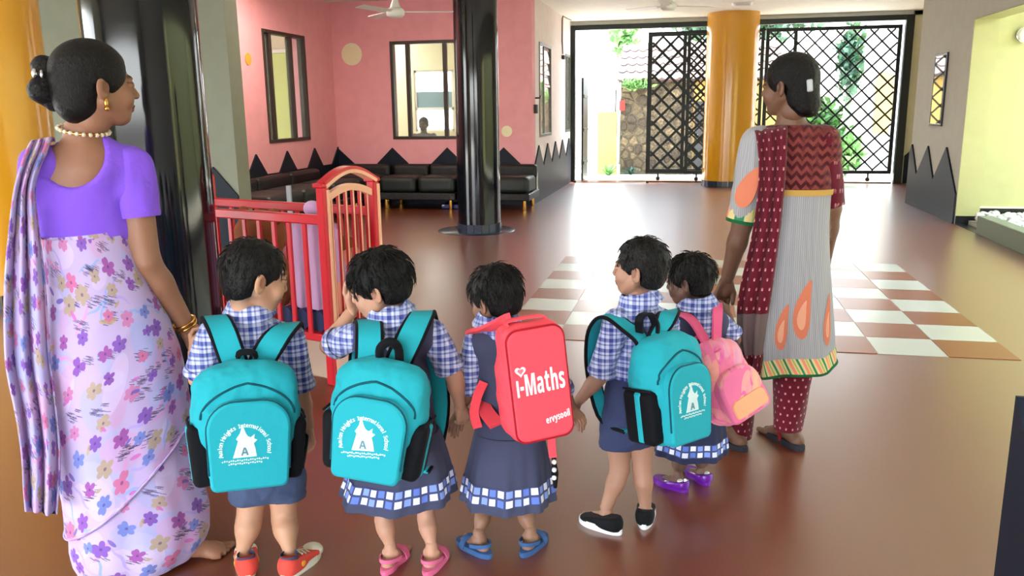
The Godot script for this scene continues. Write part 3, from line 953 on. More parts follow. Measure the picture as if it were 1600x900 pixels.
func outside() -> void:
	struct("ground", slab(-16, 16, -0.3, -0.1, -45, -17.0), mats.ground_pale, "sunlit pale paving outside the gate", "ground")
	struct("ground_entrance", M.new().add(slab(-16, 16, -0.3, -0.02, 4.6, 20)).add(slab(-20, -9.7, -0.3, -0.02, -10, 4.6)), mats.ground_pale, "pale paving in front of the entrance behind the camera", "ground")
	struct("wall_added_canopy", slab(-3.5, 5.0, 3.22, 3.36, -17.3, -16.6), mats.house_white, "thin unseen slab added over the gate to hold back the sun", "canopy")  # unseen overhang added to keep sun from entering at the gate
	# rubble cottage
	var c := thing("cottage", "rubble stone cottage with a pale clay tiled roof outside the gate", "cottage", Vector3(0, 0, -19.6))
	var w := obj("wall", slab(-1.62, 0.02, -0.1, 2.02, -0.35, 0.0), mats.mortar, c)
	var kinds := [mats.stone, mats.stone_dark, mats.stone_pale, mats.stone]
	for poly in voronoi(-1.62, 0.02, -0.1, 1.98, 7, 12, 0.34, 0.012):
		piece("stone", stone_mesh(poly, rng.randf_range(0.025, 0.055)), kinds[rng.randi() % 4], w, Transform3D(Basis(), Vector3(0, 0, 0.0)))
	obj("side_wall", slab(0.02, 1.9, -0.1, 2.02, -0.35, -0.02), mats.wall_ochre, c)
	var d := obj("door", M.new().box(Vector3(0.42, 0.72, 0.0), Vector3(0.72, 1.64, 0.06), 0.004), mats.door_grey, c)
	obj("handle", M.new().box(Vector3(0.14, 0.75, 0.05), Vector3(0.03, 0.14, 0.04), 0.008), mats.chrome, d)
	var roof := obj("roof", M.new().quad2(Vector3(-1.66, 2.0, 0.16), Vector3(2.0, 2.0, 0.16), Vector3(2.0, 2.88, -1.5), Vector3(-1.66, 2.88, -1.5), 0.03), mats.roof_clay_dark, c)
	var slope := Vector3(0, 0.88, -1.66)
	var up := slope.normalized()
	var rows := 5
	var rowl := slope.length() / rows
	var tw := 0.205
	var tm := M.new()
	for k in 6:   # one clay tile: a flat pan with a raised rim roll
		var x0 := -tw / 2 + tw * k / 6.0
		var x1 := -tw / 2 + tw * (k + 1) / 6.0
		var hh := [0.045, 0.018, 0.008, 0.008, 0.018, 0.045, 0.050]
		tm.quad(Vector3(x0, hh[k] + 0.022, 0), Vector3(x1, hh[k + 1] + 0.022, 0), Vector3(x1, hh[k + 1], -rowl * 1.06), Vector3(x0, hh[k], -rowl * 1.06), Vector3.UP)
		tm.quad(Vector3(x0, -0.004, 0), Vector3(x1, -0.004, 0), Vector3(x1, hh[k + 1] + 0.022, 0), Vector3(x0, hh[k] + 0.022, 0), Vector3.BACK)
	var tmesh := tm.mesh()
	var nrm := Vector3.RIGHT.cross(up).normalized()
	if nrm.y < 0: nrm = -nrm
	var bas := Basis(Vector3.RIGHT, nrm, -up)
	for r in rows:
		for k in 18:
			piece("roof_tile", tmesh, mats.roof_clay if rng.randf() < 0.75 else mats.roof_clay_dark, roof, Transform3D(bas.rotated(Vector3.UP, rng.randf_range(-0.015, 0.015)), Vector3(-1.58 + k * (tw - 0.004), 2.0, 0.19) + slope * (float(r) / rows) + nrm * 0.012))
	struct("wall_yard", slab(-2.13, -1.70, -0.1, 1.33, -19.75, -19.5), mats.wall_ochre, "short ochre yard wall left of the stone cottage", "yard wall")
	var bx := thing("meter_box", "white meter box on a post above the ochre yard wall", "meter box", Vector3(-1.92, 1.33, -19.62))
	obj("body", M.new().box(Vector3(0, 0.2, 0), Vector3(0.26, 0.36, 0.12), 0.01), mats.metal_white, bx)
	obj("conduit", M.new().tube([Vector3(0.19, 0, 0.02), Vector3(0.19, 0.5, 0.02)], 0.018, 8), mats.door_grey, bx)
	var sg := tag(obj("red_sign", M.new().box(Vector3(-1.575, 1.47, -19.53), Vector3(0.13, 0.23, 0.02), 0.004), mats.red_sign), "small red sign hung on the corner of the stone cottage", "sign")
	var ag := thing("agave", "spiky pale green agave in front of the ochre yard wall", "plant", Vector3(-1.80, -0.1, -18.9))
	rosette(ag, 26, 0.5, 0.05, mats.leaf_b)
	var fe := thing("fern", "low dark fern at the foot of the stone cottage", "plant", Vector3(-1.33, -0.1, -19.2))
	rosette(fe, 18, 0.32, 0.045, mats.leaf_c)
	var cr := thing("creeper", "pale green creeper spilling over the top left of the stone cottage wall", "plant", Vector3(-1.30, 1.95, -19.45))
	obj("stem", M.new().tube([Vector3(-0.3, 0.05, 0), Vector3(0, 0.02, 0.06), Vector3(0.35, -0.04, 0.05)], 0.012, 6), mats.bark, cr)
	leaves("foliage", cr, Vector3(0.0, -0.05, 0.08), Vector3(0.42, 0.16, 0.12), 260, mats.leaf_b, 0.06)
	# white houses and trees
	struct("wall_house_left", slab(-12, -2.6, -0.1, 5.0, -23.4, -23.0), mats.house_white, "blank white house wall beyond the open side of the gate", "house wall")
	struct("wall_house_middle", slab(1.9, 3.42, -0.1, 2.75, -22.8, -22.4), mats.house_white, "white garden house wall behind the lattice", "house wall")
	var hr := M.new().add(slab(3.9, 12, -0.1, 5.0, -21.3, -20.9))
	struct("wall_house_right", hr, mats.house_white, "white house wall behind the right half of the lattice", "house wall")
	var arch := PackedVector2Array([Vector2(-0.2, 0.75), Vector2(0.12, 0.75), Vector2(0.2, 1.2)])
	for k in 9: arch.append(Vector2(0.2 * cos(PI * k / 8.0), 1.95 + 0.2 * sin(PI * k / 8.0)))
	tag(obj("arched_panel", M.new().extrude(arch, 0, 0.05, Transform3D(Basis(), Vector3(4.30, 0, -20.895))), mats.wall_ochre), "ochre panel with a rounded top on the white house wall", "panel")
	tag(obj("drain_pipe", M.new().tube([Vector3(4.75, 3.6, -20.86), Vector3(4.75, 1.9, -20.86)], 0.02, 8), mats.door_grey), "thin dark pipe down the white house wall right of the ochre panel", "pipe")
	for tdef in [["palm_tree", "pale green feathery tree above the cottage's left gable", Vector3(-1.85, -0.1, -23.2), Vector3(0.55, 1.0, 0.6), 3.5, 500, "leaf_b", 0.13], ["tree", "leafy tree whose crown shows above the cottage roof", Vector3(1.2, -0.1, -25.5), Vector3(2.6, 0.9, 1.2), 3.9, 2600, "leaf_c", 0.15], ["tree", "tree with dark leaves in the gap between the white houses", Vector3(3.95, -0.1, -23.6), Vector3(0.42, 1.3, 0.5), 2.6, 700, "leaf_c", 0.13]]:
		var o := thing(tdef[0], tdef[1], "tree", tdef[2])
		obj("trunk", M.new().tube([Vector3.ZERO, Vector3(0.05, tdef[4] * 0.5, 0), Vector3(0, tdef[4], 0)], [0.13, 0.10, 0.05], 8), mats.bark, o)
		leaves("foliage", o, Vector3(0, tdef[4], 0), tdef[3], tdef[5], mats[tdef[6]], tdef[7])
	for b in [["bush", "tall leafy bush behind the lattice right of the woman's head", Vector3(2.75, -0.1, -19.8), Vector3(0.75, 0.95, 0.5), 0.85, 1300, "leaf_a"], ["bush", "paler bush at the foot of the white wall behind the lattice", Vector3(3.3, -0.1, -19.3), Vector3(0.35, 0.5, 0.35), 0.4, 500, "leaf_b"], ["bush", "small bush behind the lattice between the yellow column and the woman", Vector3(1.75, -0.1, -19.4), Vector3(0.5, 0.6, 0.4), 0.5, 600, "leaf_a"]]:
		var o := thing(b[0], b[1], "bush", b[2])
		obj("stem", M.new().tube([Vector3.ZERO, Vector3(0, b[4], 0)], [0.03, 0.015], 6), mats.bark, o)
		leaves("foliage", o, Vector3(0, b[4], 0), b[3], b[5], mats[b[6]], 0.11)
		if b[4] > 0.8:
			for q in [Vector3(-0.13, 1.48, 0.45), Vector3(-0.4, 1.0, 0.5)]: obj("blossom", M.new().ball(q, Vector3(0.10, 0.10, 0.07), 8, 6), mat("blossom_red", Color(0.9, 0.3, 0.15), 0.6), o)

func courtyard() -> void:
	struct("wall_court", M.new().add(slab(XR + 0.26, 8.2, -0.1, 3.2, -11.2, -11.0)).add(slab(8.0, 8.2, -0.1, 3.2, -11.0, -2.0)).add(slab(XR + 0.26, 8.2, -0.1, 3.2, -2.2, -2.0)), mats.wall_yellow, "pale yellow walls of the open pebble court", "wall")
	struct("baseboard_court", slab(XR + 0.26, 8.0, 0.0, 0.17, -11.0, -10.975), mats.tile_black, "black skirting along the yellow court wall", "skirting")
	var cap := struct("trim_9", slab(XR + 0.26, 8.0, 0.17, 0.185, -11.0, -10.965), mats.cream_paint, "cream ledge on the black court skirting", "ledge")
	struct("trim_10", M.new().box(Vector3(XR + 0.075, 0.1, -6.1), Vector3(0.15, 0.202, 7.72), 0.006), mats.kerb_sage, "grey green kerb along the pebble court", "kerb")
	struct("floor_court", M.new().add(slab(XR + 0.15, 8.0, -0.2, 0.045, -11.0, -2.2)).add(slab(XR, XR + 0.15, -0.2, 0.0, -11.0, -2.2)), mats.gravel, "pale gravel bed of the open court", "bed")
	struct("floor_court_edge", slab(XR, XR + 0.15, -0.1, 0.002, -10.73, -9.97), mats.tile_black, "black tile strip at the foot of the yellow reveal", "floor strip")
	var bed := thing("pebble_bed", "bed of loose white pebbles behind the grey green kerb", "pebbles", Vector3(XR + 0.15, 0.045, -9.9))
	var shapes := []
	for k in 4:
		var b := M.new()
		b.ball(Vector3.ZERO, Vector3(rng.randf_range(0.045, 0.06), rng.randf_range(0.025, 0.035), rng.randf_range(0.035, 0.045)), 8, 5)
		shapes.append(b.mesh())
	var n := 0
	for a in 12:
		for c in 34:
			var z := -10.93 + c * 0.072
			var x := 0.05 + a * 0.08
			if x > 0.12 + (-z - 8.4) * 0.34 + 0.1 or n >= 290 or (z < -10.66 and x < 0.20): continue
			n += 1
			piece("pebble", shapes[rng.randi() % 4], mats.pebble if rng.randf() < 0.7 else mats.pebble_grey, bed, Transform3D(Basis.from_euler(Vector3(rng.randf_range(-0.4, 0.4), rng.randf() * TAU, rng.randf_range(-0.4, 0.4))), Vector3(x + rng.randf_range(-0.025, 0.025), 0.03 + rng.randf_range(0.0, 0.05), z + 9.9 + rng.randf_range(-0.02, 0.02))))
	var li := thing("wall_lamp", "round white bulkhead lamp on the yellow court wall", "lamp", Vector3(3.71, 2.175, -10.97))
	obj("base", M.new().lathe([Vector2(0.085, 0), Vector2(0.085, 0.03), Vector2(0.07, 0.035), Vector2(0, 0.035)], 24, Vector3.ZERO, Basis(Vector3.RIGHT, PI / 2)), mats.chrome, li)
	obj("globe", M.new().ball(Vector3(0, 0, 0.05), Vector3(0.078, 0.078, 0.06), 20, 12), mats.metal_white, li)

# ---------------------------------------------------------------- furniture
func sofa(label: String, at: Vector3, turn: float, w: float, seats: int, rod := false) -> void:
	var o := thing("sofa", label, "sofa", at, turn, "")
	var d := 0.82
	obj("base", M.new().box(Vector3(0, 0.195, 0), Vector3(w, 0.10, d), 0.012), mats.sofa_black, o)
	for k in seats:
		var cw := w / seats
		var x := -w / 2 + cw * (k + 0.5)
		var f := F.new(Vector3(x - cw / 2, 0.22, -d / 2), Vector3(x + cw / 2, 0.56, d / 2 + 0.03), 0.024)
		f.rbox(Vector3(x, 0.36, 0.09), Vector3(cw / 2 - 0.012, 0.12, 0.30), 0.07)
		obj("seat_cushion", f.to(M.new()), mats.sofa_green, o)
		var g := F.new(Vector3(x - cw / 2, 0.35, -d / 2 - 0.03), Vector3(x + cw / 2, 0.66, -d / 2 + 0.25), 0.024)
		g.rbox(Vector3(x, 0.51, -d / 2 + 0.10), Vector3(cw / 2 - 0.01, 0.105, 0.085), 0.05)
		obj("back_cushion", g.to(M.new()), mats.sofa_black, o)
	for sx in [-1, 1]:
		for sz in [-1, 1]:
			obj("leg", M.new().lathe([Vector2(0, 0), Vector2(0.022, 0.0), Vector2(0.026, 0.02), Vector2(0.026, 0.145)], 14, Vector3(sx * (w / 2 - 0.09), 0, sz * (d / 2 - 0.09))), mats.gold, o)
		if rod: obj("rod", M.new().tube([Vector3(sx * (w / 2 - 0.02), 0.24, -d / 2 + 0.12), Vector3(sx * (w / 2 - 0.02), 0.5, -d / 2 + 0.12)], 0.014, 10), mats.chrome, o)
	for k in seats * 2:
		obj("back_post", M.new().tube([Vector3(-w / 2 + (k + 0.5) * w / seats / 2, 0.24, -d / 2 + 0.05), Vector3(-w / 2 + (k + 0.5) * w / seats / 2, 0.45, -d / 2 + 0.05)], 0.014, 8), mats.chrome, o)

func sofas() -> void:
	sofa("black sofa with a green seat at the white wall end, right of the navy column", Vector3(-2.72, 0, -11.82), 0.0, 1.05, 1, true)
	sofa("long black sofa with dark green seats under the pink wall's window", Vector3(-3.86, 0, -11.82), 0.0, 1.16, 2)
	sofa("short black corner sofa below the corner of the two pink walls", Vector3(-4.90, 0, -11.82), 0.0, 0.86, 1)
	sofa("long black sofa along the pink side wall behind the red cot", Vector3(-4.98, 0, -9.85), PI / 2, 2.7, 3)
	var b := thing("blue_crate", "flat blue plastic crate pushed under the long black sofa", "crate", Vector3(-3.36, 0, -11.72))
	obj("body", M.new().box(Vector3(0, 0.04, 0), Vector3(0.34, 0.07, 0.3), 0.01), mats.blue_plastic, b)
	obj("label", M.new().box(Vector3(-0.14, 0.055, 0.152), Vector3(0.035, 0.02, 0.004), 0.001), mats.metal_white, b)
	var p := thing("metal_stand", "pale grey upright metal stand in front of the sofa behind the red cot", "stand", Vector3(-4.3, 0, -8.4))
	obj("upright", M.new().box(Vector3(0, 0.31, 0), Vector3(0.055, 0.62, 0.03), 0.004), mat("stand_grey", Color(0.62, 0.64, 0.68), 0.4), p)
	obj("foot", M.new().box(Vector3(0, 0.012, 0), Vector3(0.22, 0.024, 0.18), 0.006), mats["stand_grey"], p)

func crib() -> void:
	var o := thing("cot", "red wooden slatted cot with an arched peach rimmed end panel", "cot", Vector3(-1.80, 0, -3.87), -0.30)
	var W := 1.27
	var D := 0.40
	var red: Material = mats.red_paint
	var pc: Material = mats.peach_tone  # peach on the rim, inner arch and edges of one end panel
	for q in [[0.0, 0.0, 1.035], [0.0, -D, 1.035], [-W, 0.0, 1.035], [-W, -D, 1.035]]:
		var po := obj("post", M.new().box(Vector3(q[0], q[2] / 2, q[1]), Vector3(0.05, q[2], 0.05), 0.006), red, o)
		if q[0] == 0.0:
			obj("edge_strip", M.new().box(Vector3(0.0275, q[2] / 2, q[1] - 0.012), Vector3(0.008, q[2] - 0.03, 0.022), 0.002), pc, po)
			obj("cap", M.new().box(Vector3(-0.004, q[2] + 0.008, q[1]), Vector3(0.066, 0.022, 0.066), 0.005), red, po)
	for z in [0.0, -D]:
		obj("rail", M.new().box(Vector3(-W / 2, 0.868, z), Vector3(W - 0.05, 0.05, 0.03), 0.006), red, o)
		obj("rail", M.new().box(Vector3(-W / 2, 0.246, z), Vector3(W - 0.05, 0.04, 0.03), 0.006), red, o)
		for k in 10:
			obj("slat", M.new().box(Vector3(-0.135 - k * 0.107, 0.555, z), Vector3(0.030, 0.59, 0.016), 0.004), red, o)
	for e in 2:
		var x := -W * e
		var arc := func(y0: float, rise: float) -> Array:
			var p := []
			for k in 13:
				var s := k / 12.0
				p.append(Vector3(x, y0 + rise * sin(PI * s), -D * s))
			return p
		var sides := []
		for k in 13: sides.append(Vector3.RIGHT)
		var a := obj("arch", M.new().ribbon(arc.call(1.045, 0.068), sides, 0.055, 0.03), red, o)
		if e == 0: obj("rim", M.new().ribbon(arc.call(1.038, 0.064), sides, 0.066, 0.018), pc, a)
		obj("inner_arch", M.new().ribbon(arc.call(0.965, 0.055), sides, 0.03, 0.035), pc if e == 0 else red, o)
		obj("end_rail", M.new().box(Vector3(x, 0.246, -D / 2), Vector3(0.03, 0.04, D - 0.05), 0.005), red, o)
		for k in 6:
			var z := -D * (k + 1.0) / 7.0
			var top := 0.965 + 0.055 * sin(PI * (k + 1.0) / 7.0)
			var sl := obj("end_slat", M.new().box(Vector3(x, (0.26 + top) / 2, z), Vector3(0.018, top - 0.26, 0.02), 0.004), red, o)
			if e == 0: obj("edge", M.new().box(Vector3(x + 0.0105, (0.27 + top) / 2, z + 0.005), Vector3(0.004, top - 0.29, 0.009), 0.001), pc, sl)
	obj("floor_board", M.new().box(Vector3(-W / 2, 0.255, -D / 2), Vector3(W - 0.03, 0.016, D - 0.03), 0.003), red, o)
	# what lies in the cot
	var inv := o.transform
	var put := func(called: String, label: String, cat: String, at: Vector3) -> Node3D: return thing(called, label, cat, inv * at, -0.30)
	var fz := FastNoiseLite.new()
	fz.frequency = 9.0
	var br := mat("plush_brown", Color(0.55, 0.31, 0.17), 0.95)
	br.rim_enabled = true
	br.rim = 0.6
	var t: Node3D = put.call("plush_bear", "brown plush bear slumped at the far end of the red cot", "soft toy", Vector3(-0.66, 0.263, -0.2))
	var f := F.new(Vector3(-0.3, 0, -0.2), Vector3(0.3, 0.62, 0.2), 0.014)
	f.ell(Vector3(0, 0.2, 0), Vector3(0.19, 0.2, 0.14), 0.04).ell(Vector3(0.0, 0.46, 0.0), Vector3(0.16, 0.145, 0.13), 0.03)
	f.cap(Vector3(-0.14, 0.3, 0.04), Vector3(-0.22, 0.12, 0.09), 0.055, 0.05).cap(Vector3(0.14, 0.3, 0.04), Vector3(0.22, 0.14, 0.09), 0.055, 0.05).rough(fz, 0.006)
	obj("body", f.to(M.new()), br, t)
	for s in [-1, 1]: obj("ear", M.new().ball(Vector3(s * 0.12, 0.57, 0), Vector3(0.05, 0.05, 0.025), 12, 8), br, t)
	var lil := mat("quilt_lilac", Color(0.78, 0.62, 0.78), 0.85)
	t = put.call("quilt", "lilac quilt hung upright in folds inside the red cot", "quilt", Vector3(-0.20, 0.263, -0.16))
	var rings := []
	for r in 13:
		var s := r / 12.0
		var q := PackedVector3Array()
		for k in 40:
			var a := TAU * k / 40
			var fo := 1.0 + 0.10 * sin(a * 5.0 + s * 2.0) + 0.05 * sin(a * 9.0 - s * 4.0)
			var sq := 1.0 if s < 0.85 else sqrt(maxf(0.0, 1.0 - pow((s - 0.85) / 0.15, 2.0)) * 0.9 + 0.1)
			q.append(Vector3(cos(a) * 0.17 * fo * sq * (1.0 - 0.12 * s), 0.10 + s * 0.50, -sin(a) * 0.075 * fo * sq))
		rings.append(q)
	obj("fabric", M.new().loft(rings, true, true, true), lil, t)
	obj("bunched_top", M.new().ball(Vector3(-0.02, 0.635, 0.0), Vector3(0.055, 0.045, 0.04), 12, 8), lil, t)
	t = put.call("rolled_mat", "rolled navy mat at the bottom of the red cot under the lilac quilt", "mat", Vector3(-0.22, 0.263, -0.1))
	for k in 3: obj("roll", M.new().tube([Vector3(-0.13 + k * 0.115, 0.055, 0.06), Vector3(-0.13 + k * 0.115, 0.055, -0.22)], 0.056, 16), mat("mat_navy", Color(0.06, 0.10, 0.30), 0.7), t)
	t = put.call("rag_doll", "peach rag doll leaning against the arched end of the red cot", "doll", Vector3(-0.07, 0.263, -0.24))
	f = F.new(Vector3(-0.1, 0, -0.14), Vector3(0.1, 0.55, 0.14), 0.010)
	f.ell(Vector3(0, 0.16, 0), Vector3(0.055, 0.14, 0.085), 0.03).ell(Vector3(0, 0.38, 0), Vector3(0.06, 0.085, 0.08), 0.02).cap(Vector3(0, 0.26, 0.08), Vector3(0.02, 0.10, 0.11), 0.028, 0.022).cap(Vector3(0, 0.26, -0.08), Vector3(0.02, 0.10, -0.11), 0.028, 0.022)
	obj("body", f.to(M.new()), mat("doll_peach", Color(0.90, 0.62, 0.50), 0.9), t)
	obj("hair", M.new().ball(Vector3(-0.01, 0.42, 0), Vector3(0.06, 0.07, 0.084), 14, 9), br, t)

func fan(label: String, hub: Vector3, turn: float) -> void:
	var o := thing("ceiling_fan", label, "ceiling fan", hub, turn)
	obj("rod", M.new().tube([Vector3(0, 0.05, 0), Vector3(0, CEIL - hub.y - 0.02, 0)], 0.011, 10), mats.metal_white, o)
	obj("canopy", M.new().lathe([Vector2(0.065, CEIL - hub.y), Vector2(0.03, CEIL - hub.y - 0.08), Vector2(0.012, CEIL - hub.y - 0.09)].map(func(v): return v), 20), mats.metal_white, o)
	obj("lower_canopy", M.new().lathe([Vector2(0.06, 0.045), Vector2(0.028, 0.13), Vector2(0.012, 0.14)], 20), mats.metal_white, o)
	obj("motor", M.new().lathe([Vector2(0.0, -0.06), Vector2(0.07, -0.055), Vector2(0.098, -0.03), Vector2(0.10, 0.01), Vector2(0.075, 0.04), Vector2(0.0, 0.05)], 28), mats.metal_white, o)
	for k in 3:
		var b := Basis(Vector3.UP, TAU * k / 3)
		var m := M.new()
		m.box(b * Vector3(0.38, 0.0, 0), Vector3(0.50, 0.006, 0.12), 0.002, b * Basis(Vector3.RIGHT, 0.18))
		var bl := obj("blade", m, mats.metal_white, o)
		obj("bracket", M.new().box(b * Vector3(0.12, 0.0, 0), Vector3(0.10, 0.012, 0.04), 0.003, b), mats.metal_white, bl)

func fittings() -> void:
	fan("white ceiling fan in front of the pink wall", Vector3(-3.2, 2.46, -9.0), 0.25)
	fan("white ceiling fan left of the yellow column", Vector3(-0.33, 2.64, -10.98), 0.45)
	for k in 1:   # ceiling tube added out of view to brighten the pink walls
		var tl := thing("added_tube_lamp", "added unseen ceiling tube that brightens the pink walls", "lamp", Vector3(-4.35, CEIL, -9.4))
		obj("housing", M.new().box(Vector3(0, -0.025, 0), Vector3(1.2, 0.05, 0.12), 0.006), mats.metal_white, tl)
		var gm := mat("added_tube_glow", Color(0.95, 0.93, 0.88), 0.4)
		gm.emission_enabled = true
		gm.emission = Color(1.0, 0.93, 0.84)
		gm.emission_energy_multiplier = 1.2
		obj("tube", M.new().tube([Vector3(-0.57, -0.068, 0), Vector3(0.57, -0.068, 0)], 0.016, 12), gm, tl)
		var al := AreaLight3D.new()
		al.name = "added_tube_light"
		al.area_size = Vector2(1.14, 0.10)
		al.light_color = Color(1.0, 0.93, 0.84)
		al.light_energy = 1.2
		al.area_range = 30.0
		al.area_attenuation = 2.0
		al.shadow_enabled = true
		add_child(al, true)
		al.position = Vector3(-4.35, CEIL - 0.10, -9.4)
		al.rotation.x = -PI / 2
	var d := thing("ceiling_lamp", "flat round ceiling lamp beside the yellow column's top", "lamp", Vector3(0.72, CEIL, -14.3))
	obj("base", M.new().lathe([Vector2(0.0, -0.05), Vector2(0.14, -0.045), Vector2(0.16, -0.02), Vector2(0.165, 0.0)], 28), mats.metal_white, d)
	obj("glass_cover", M.new().lathe([Vector2(0.0, -0.065), Vector2(0.09, -0.06), Vector2(0.125, -0.047)], 28), mats.ceiling_white, d)
	var mi := thing("mirror", "tall narrow framed mirror on the grey wall right of the gate", "mirror", Vector3(XR - 0.012, 1.585, -11.88))
	obj("glass", M.new().box(Vector3(-0.006, 0, 0), Vector3(0.006, 0.86, 0.49), 0.001), mats.mirror, mi)
	for s in [[0.0, 0.44, 0.54, 0.03], [0.0, -0.44, 0.54, 0.03]]: obj("frame", M.new().box(Vector3(0, s[1], 0), Vector3(0.025, s[3], s[2]), 0.004), mats.tile_slate, mi)
	for s in [-1, 1]: obj("frame", M.new().box(Vector3(0, 0, s * 0.257), Vector3(0.025, 0.85, 0.03), 0.004), mats.tile_slate, mi)
	var wd := [["z", XP, -9.75, 2.06, 0.075, "ochre_paint", "small ochre painted disc on the pink side wall"], ["x", ZB, -5.10, 2.26, 0.165, "cream_paint", "large cream painted disc on the pink wall left of the window"], ["x", ZB, -2.70, 1.09, 0.082, "cream_paint", "small cream painted disc on the pink wall right of the navy column"]]
	for w in wd:
		var bas := Basis(Vector3.RIGHT, PI / 2) if w[0] == "x" else Basis(Vector3.BACK, -PI / 2)
		tag(obj("wall_disc", M.new().lathe([Vector2(w[4], 0.0), Vector2(w[4], 0.008), Vector2(0, 0.01)], 32, Vector3(w[2], w[3], w[1]) if w[0] == "x" else Vector3(w[1], w[3], w[2]), bas), mats[w[5]]), w[6], "wall disc")
	var c := thing("cable_conduit", "thin cable that drops from the ceiling to a small box between the louvred windows", "cable", Vector3(XL, 0, -15.15))
	obj("cable", M.new().tube([Vector3(0.03, CEIL - 0.01, 0.02), Vector3(0.015, 2.95, 0), Vector3(0.012, 2.6, 0), Vector3(0.02, 2.36, -0.02)], 0.012, 8), mat("cable_grey", Color(0.45, 0.40, 0.36), 0.6), c)
	obj("loop", M.new().tube([Vector3(0.03, CEIL - 0.015, 0.02), Vector3(0.10, CEIL - 0.05, -0.1), Vector3(0.14, CEIL - 0.06, -0.25)], 0.008, 6), mats["cable_grey"], c)
	obj("box", M.new().box(Vector3(0.03, 2.31, -0.05), Vector3(0.05, 0.07, 0.12), 0.008), mats.door_grey, c)
	var s := thing("switch_box", "small dark switch box with a hook at the end of the pink wall", "switch", Vector3(XL + 0.001, 1.47, -12.46))
	obj("body", M.new().box(Vector3(0.025, -0.06, 0), Vector3(0.05, 0.13, 0.10), 0.006), mats.door_grey, s)
	obj("hook", M.new().tube([Vector3(0.0, 0.10, -0.08), Vector3(0.07, 0.10, -0.08), Vector3(0.08, 0.14, -0.08)], 0.012, 8), mats.door_grey, s)

# ---------------------------------------------------------------- figures
const SKIN := Color(1, 1, 1)
var head_adult: M
var head_child: M
var hand_open: M
var hand_curl: M
var hand_grip: M
var foot_bare: M
var streaks: FastNoiseLite

func head_paint(p: Vector3, lips: float) -> Color:
	if absf(p.x) > 0.074 and p.z > -0.012 and p.z < 0.022 and absf(p.y + 0.008) < 0.020 and absf(p.x) < 0.0835: return Color(0.62, 0.52, 0.48)  # ear hollow tinted darker, shade painted into the skin
	var ex := absf(p.x) - 0.031
	if p.z < -0.068:
		var ey := p.y + 0.003
		var e := Vector2(ex / 0.0145, ey / 0.0062)
		if e.length() < 1.0 and p.z > -0.098:
			return Color(0.03, 0.02, 0.02) if absf(ex) < 0.0058 else Color(1.35, 1.4, 1.5)
		if e.length() < 1.45 and ey > 0.0: return Color(0.16, 0.14, 0.14)
		var br := p.y - 0.021 + absf(ex) * 0.22
		if absf(br) < 0.0042 and ex > -0.021 and ex < 0.026: return Color(0.14, 0.12, 0.12)
		if absf(p.x) < 0.025 - absf(p.y + 0.066) * 0.9 and p.y < -0.052 and p.y > -0.079:
			return Color(0.82, 0.52, 0.52) * lips + SKIN * (1.0 - lips) if absf(p.y + 0.0655) > 0.0015 else Color(0.4, 0.25, 0.25)
		if absf(absf(p.x) - 0.008) < 0.004 and absf(p.y + 0.042) < 0.003: return Color(0.3, 0.2, 0.2)
	if lips < 0.6 and p.z > 0.0 and p.y > -0.105:   # close-cropped nape
		var k := clampf((p.y + 0.105) / 0.04, 0.0, 1.0) * clampf(p.z / 0.03, 0.0, 1.0)
		if absf(p.x) < 0.076: return SKIN.lerp(Color(0.10, 0.09, 0.10), k * 0.85)
	return SKIN

func make_head(child: bool) -> M:
	var c := 0.0045
	var f := F.new(Vector3(-0.10, -0.17, -0.125), Vector3(0.10, 0.125, 0.115), c)
	if child: f.ell(Vector3(0, 0.028, 0.014), Vector3(0.077, 0.083, 0.094))
	else: f.ell(Vector3(0, 0.026, 0.012), Vector3(0.074, 0.081, 0.093))
	f.ell(Vector3(0, -0.038, -0.030), Vector3(0.058, 0.066, 0.058), 0.03)
	f.ell(Vector3(0, -0.085 if child else -0.093, -0.055), Vector3(0.022, 0.018, 0.022), 0.03)
	for s in [-1.0, 1.0]:
		f.ell(Vector3(s * 0.035, -0.037, -0.060), Vector3(0.026, 0.026, 0.021), 0.02)
		f.cap(Vector3(s * 0.054, -0.045, 0.006), Vector3(s * 0.022, -0.085, -0.045), 0.021, 0.018, 0.02)
	f.cap(Vector3(-0.028, 0.014, -0.083), Vector3(0.028, 0.014, -0.083), 0.007, 0.007, 0.015)
	f.cap(Vector3(0, 0.008, -0.086), Vector3(0, -0.031, -0.103 if not child else -0.099), 0.006, 0.011 if not child else 0.0105, 0.009)
	for s in [-1.0, 1.0]: f.ell(Vector3(s * 0.011, -0.035, -0.094), Vector3(0.008, 0.007, 0.009), 0.006)
	f.ell(Vector3(0, -0.060, -0.086), Vector3(0.021, 0.006, 0.010), 0.006)
	f.ell(Vector3(0, -0.071, -0.083), Vector3(0.017, 0.007, 0.010), 0.006)
	for s in [-1.0, 1.0]:
		f.ell(Vector3(s * 0.031, -0.003, -0.098), Vector3(0.017, 0.010, 0.013), 0.010, Basis(), true)
		f.ell(Vector3(s * 0.031, -0.003, -0.078), Vector3(0.0135, 0.0125, 0.0125), 0.003)
		var eb := Basis(Vector3.UP, s * 0.45) * Basis(Vector3.RIGHT, -0.15)
		f.ell(Vector3(s * 0.079, -0.012, 0.012), Vector3(0.009, 0.032, 0.021), 0.006, eb)
		f.ell(Vector3(s * 0.088, -0.008, 0.006), Vector3(0.009, 0.020, 0.012), 0.004, eb, true)
	f.cap(Vector3(0, -0.05, 0.022), Vector3(0, -0.095, 0.024), 0.045 if child else 0.050, 0.040 if child else 0.048, 0.02)
	return f.to(M.new(), func(p): return head_paint(p, 0.5 if child else 0.9))

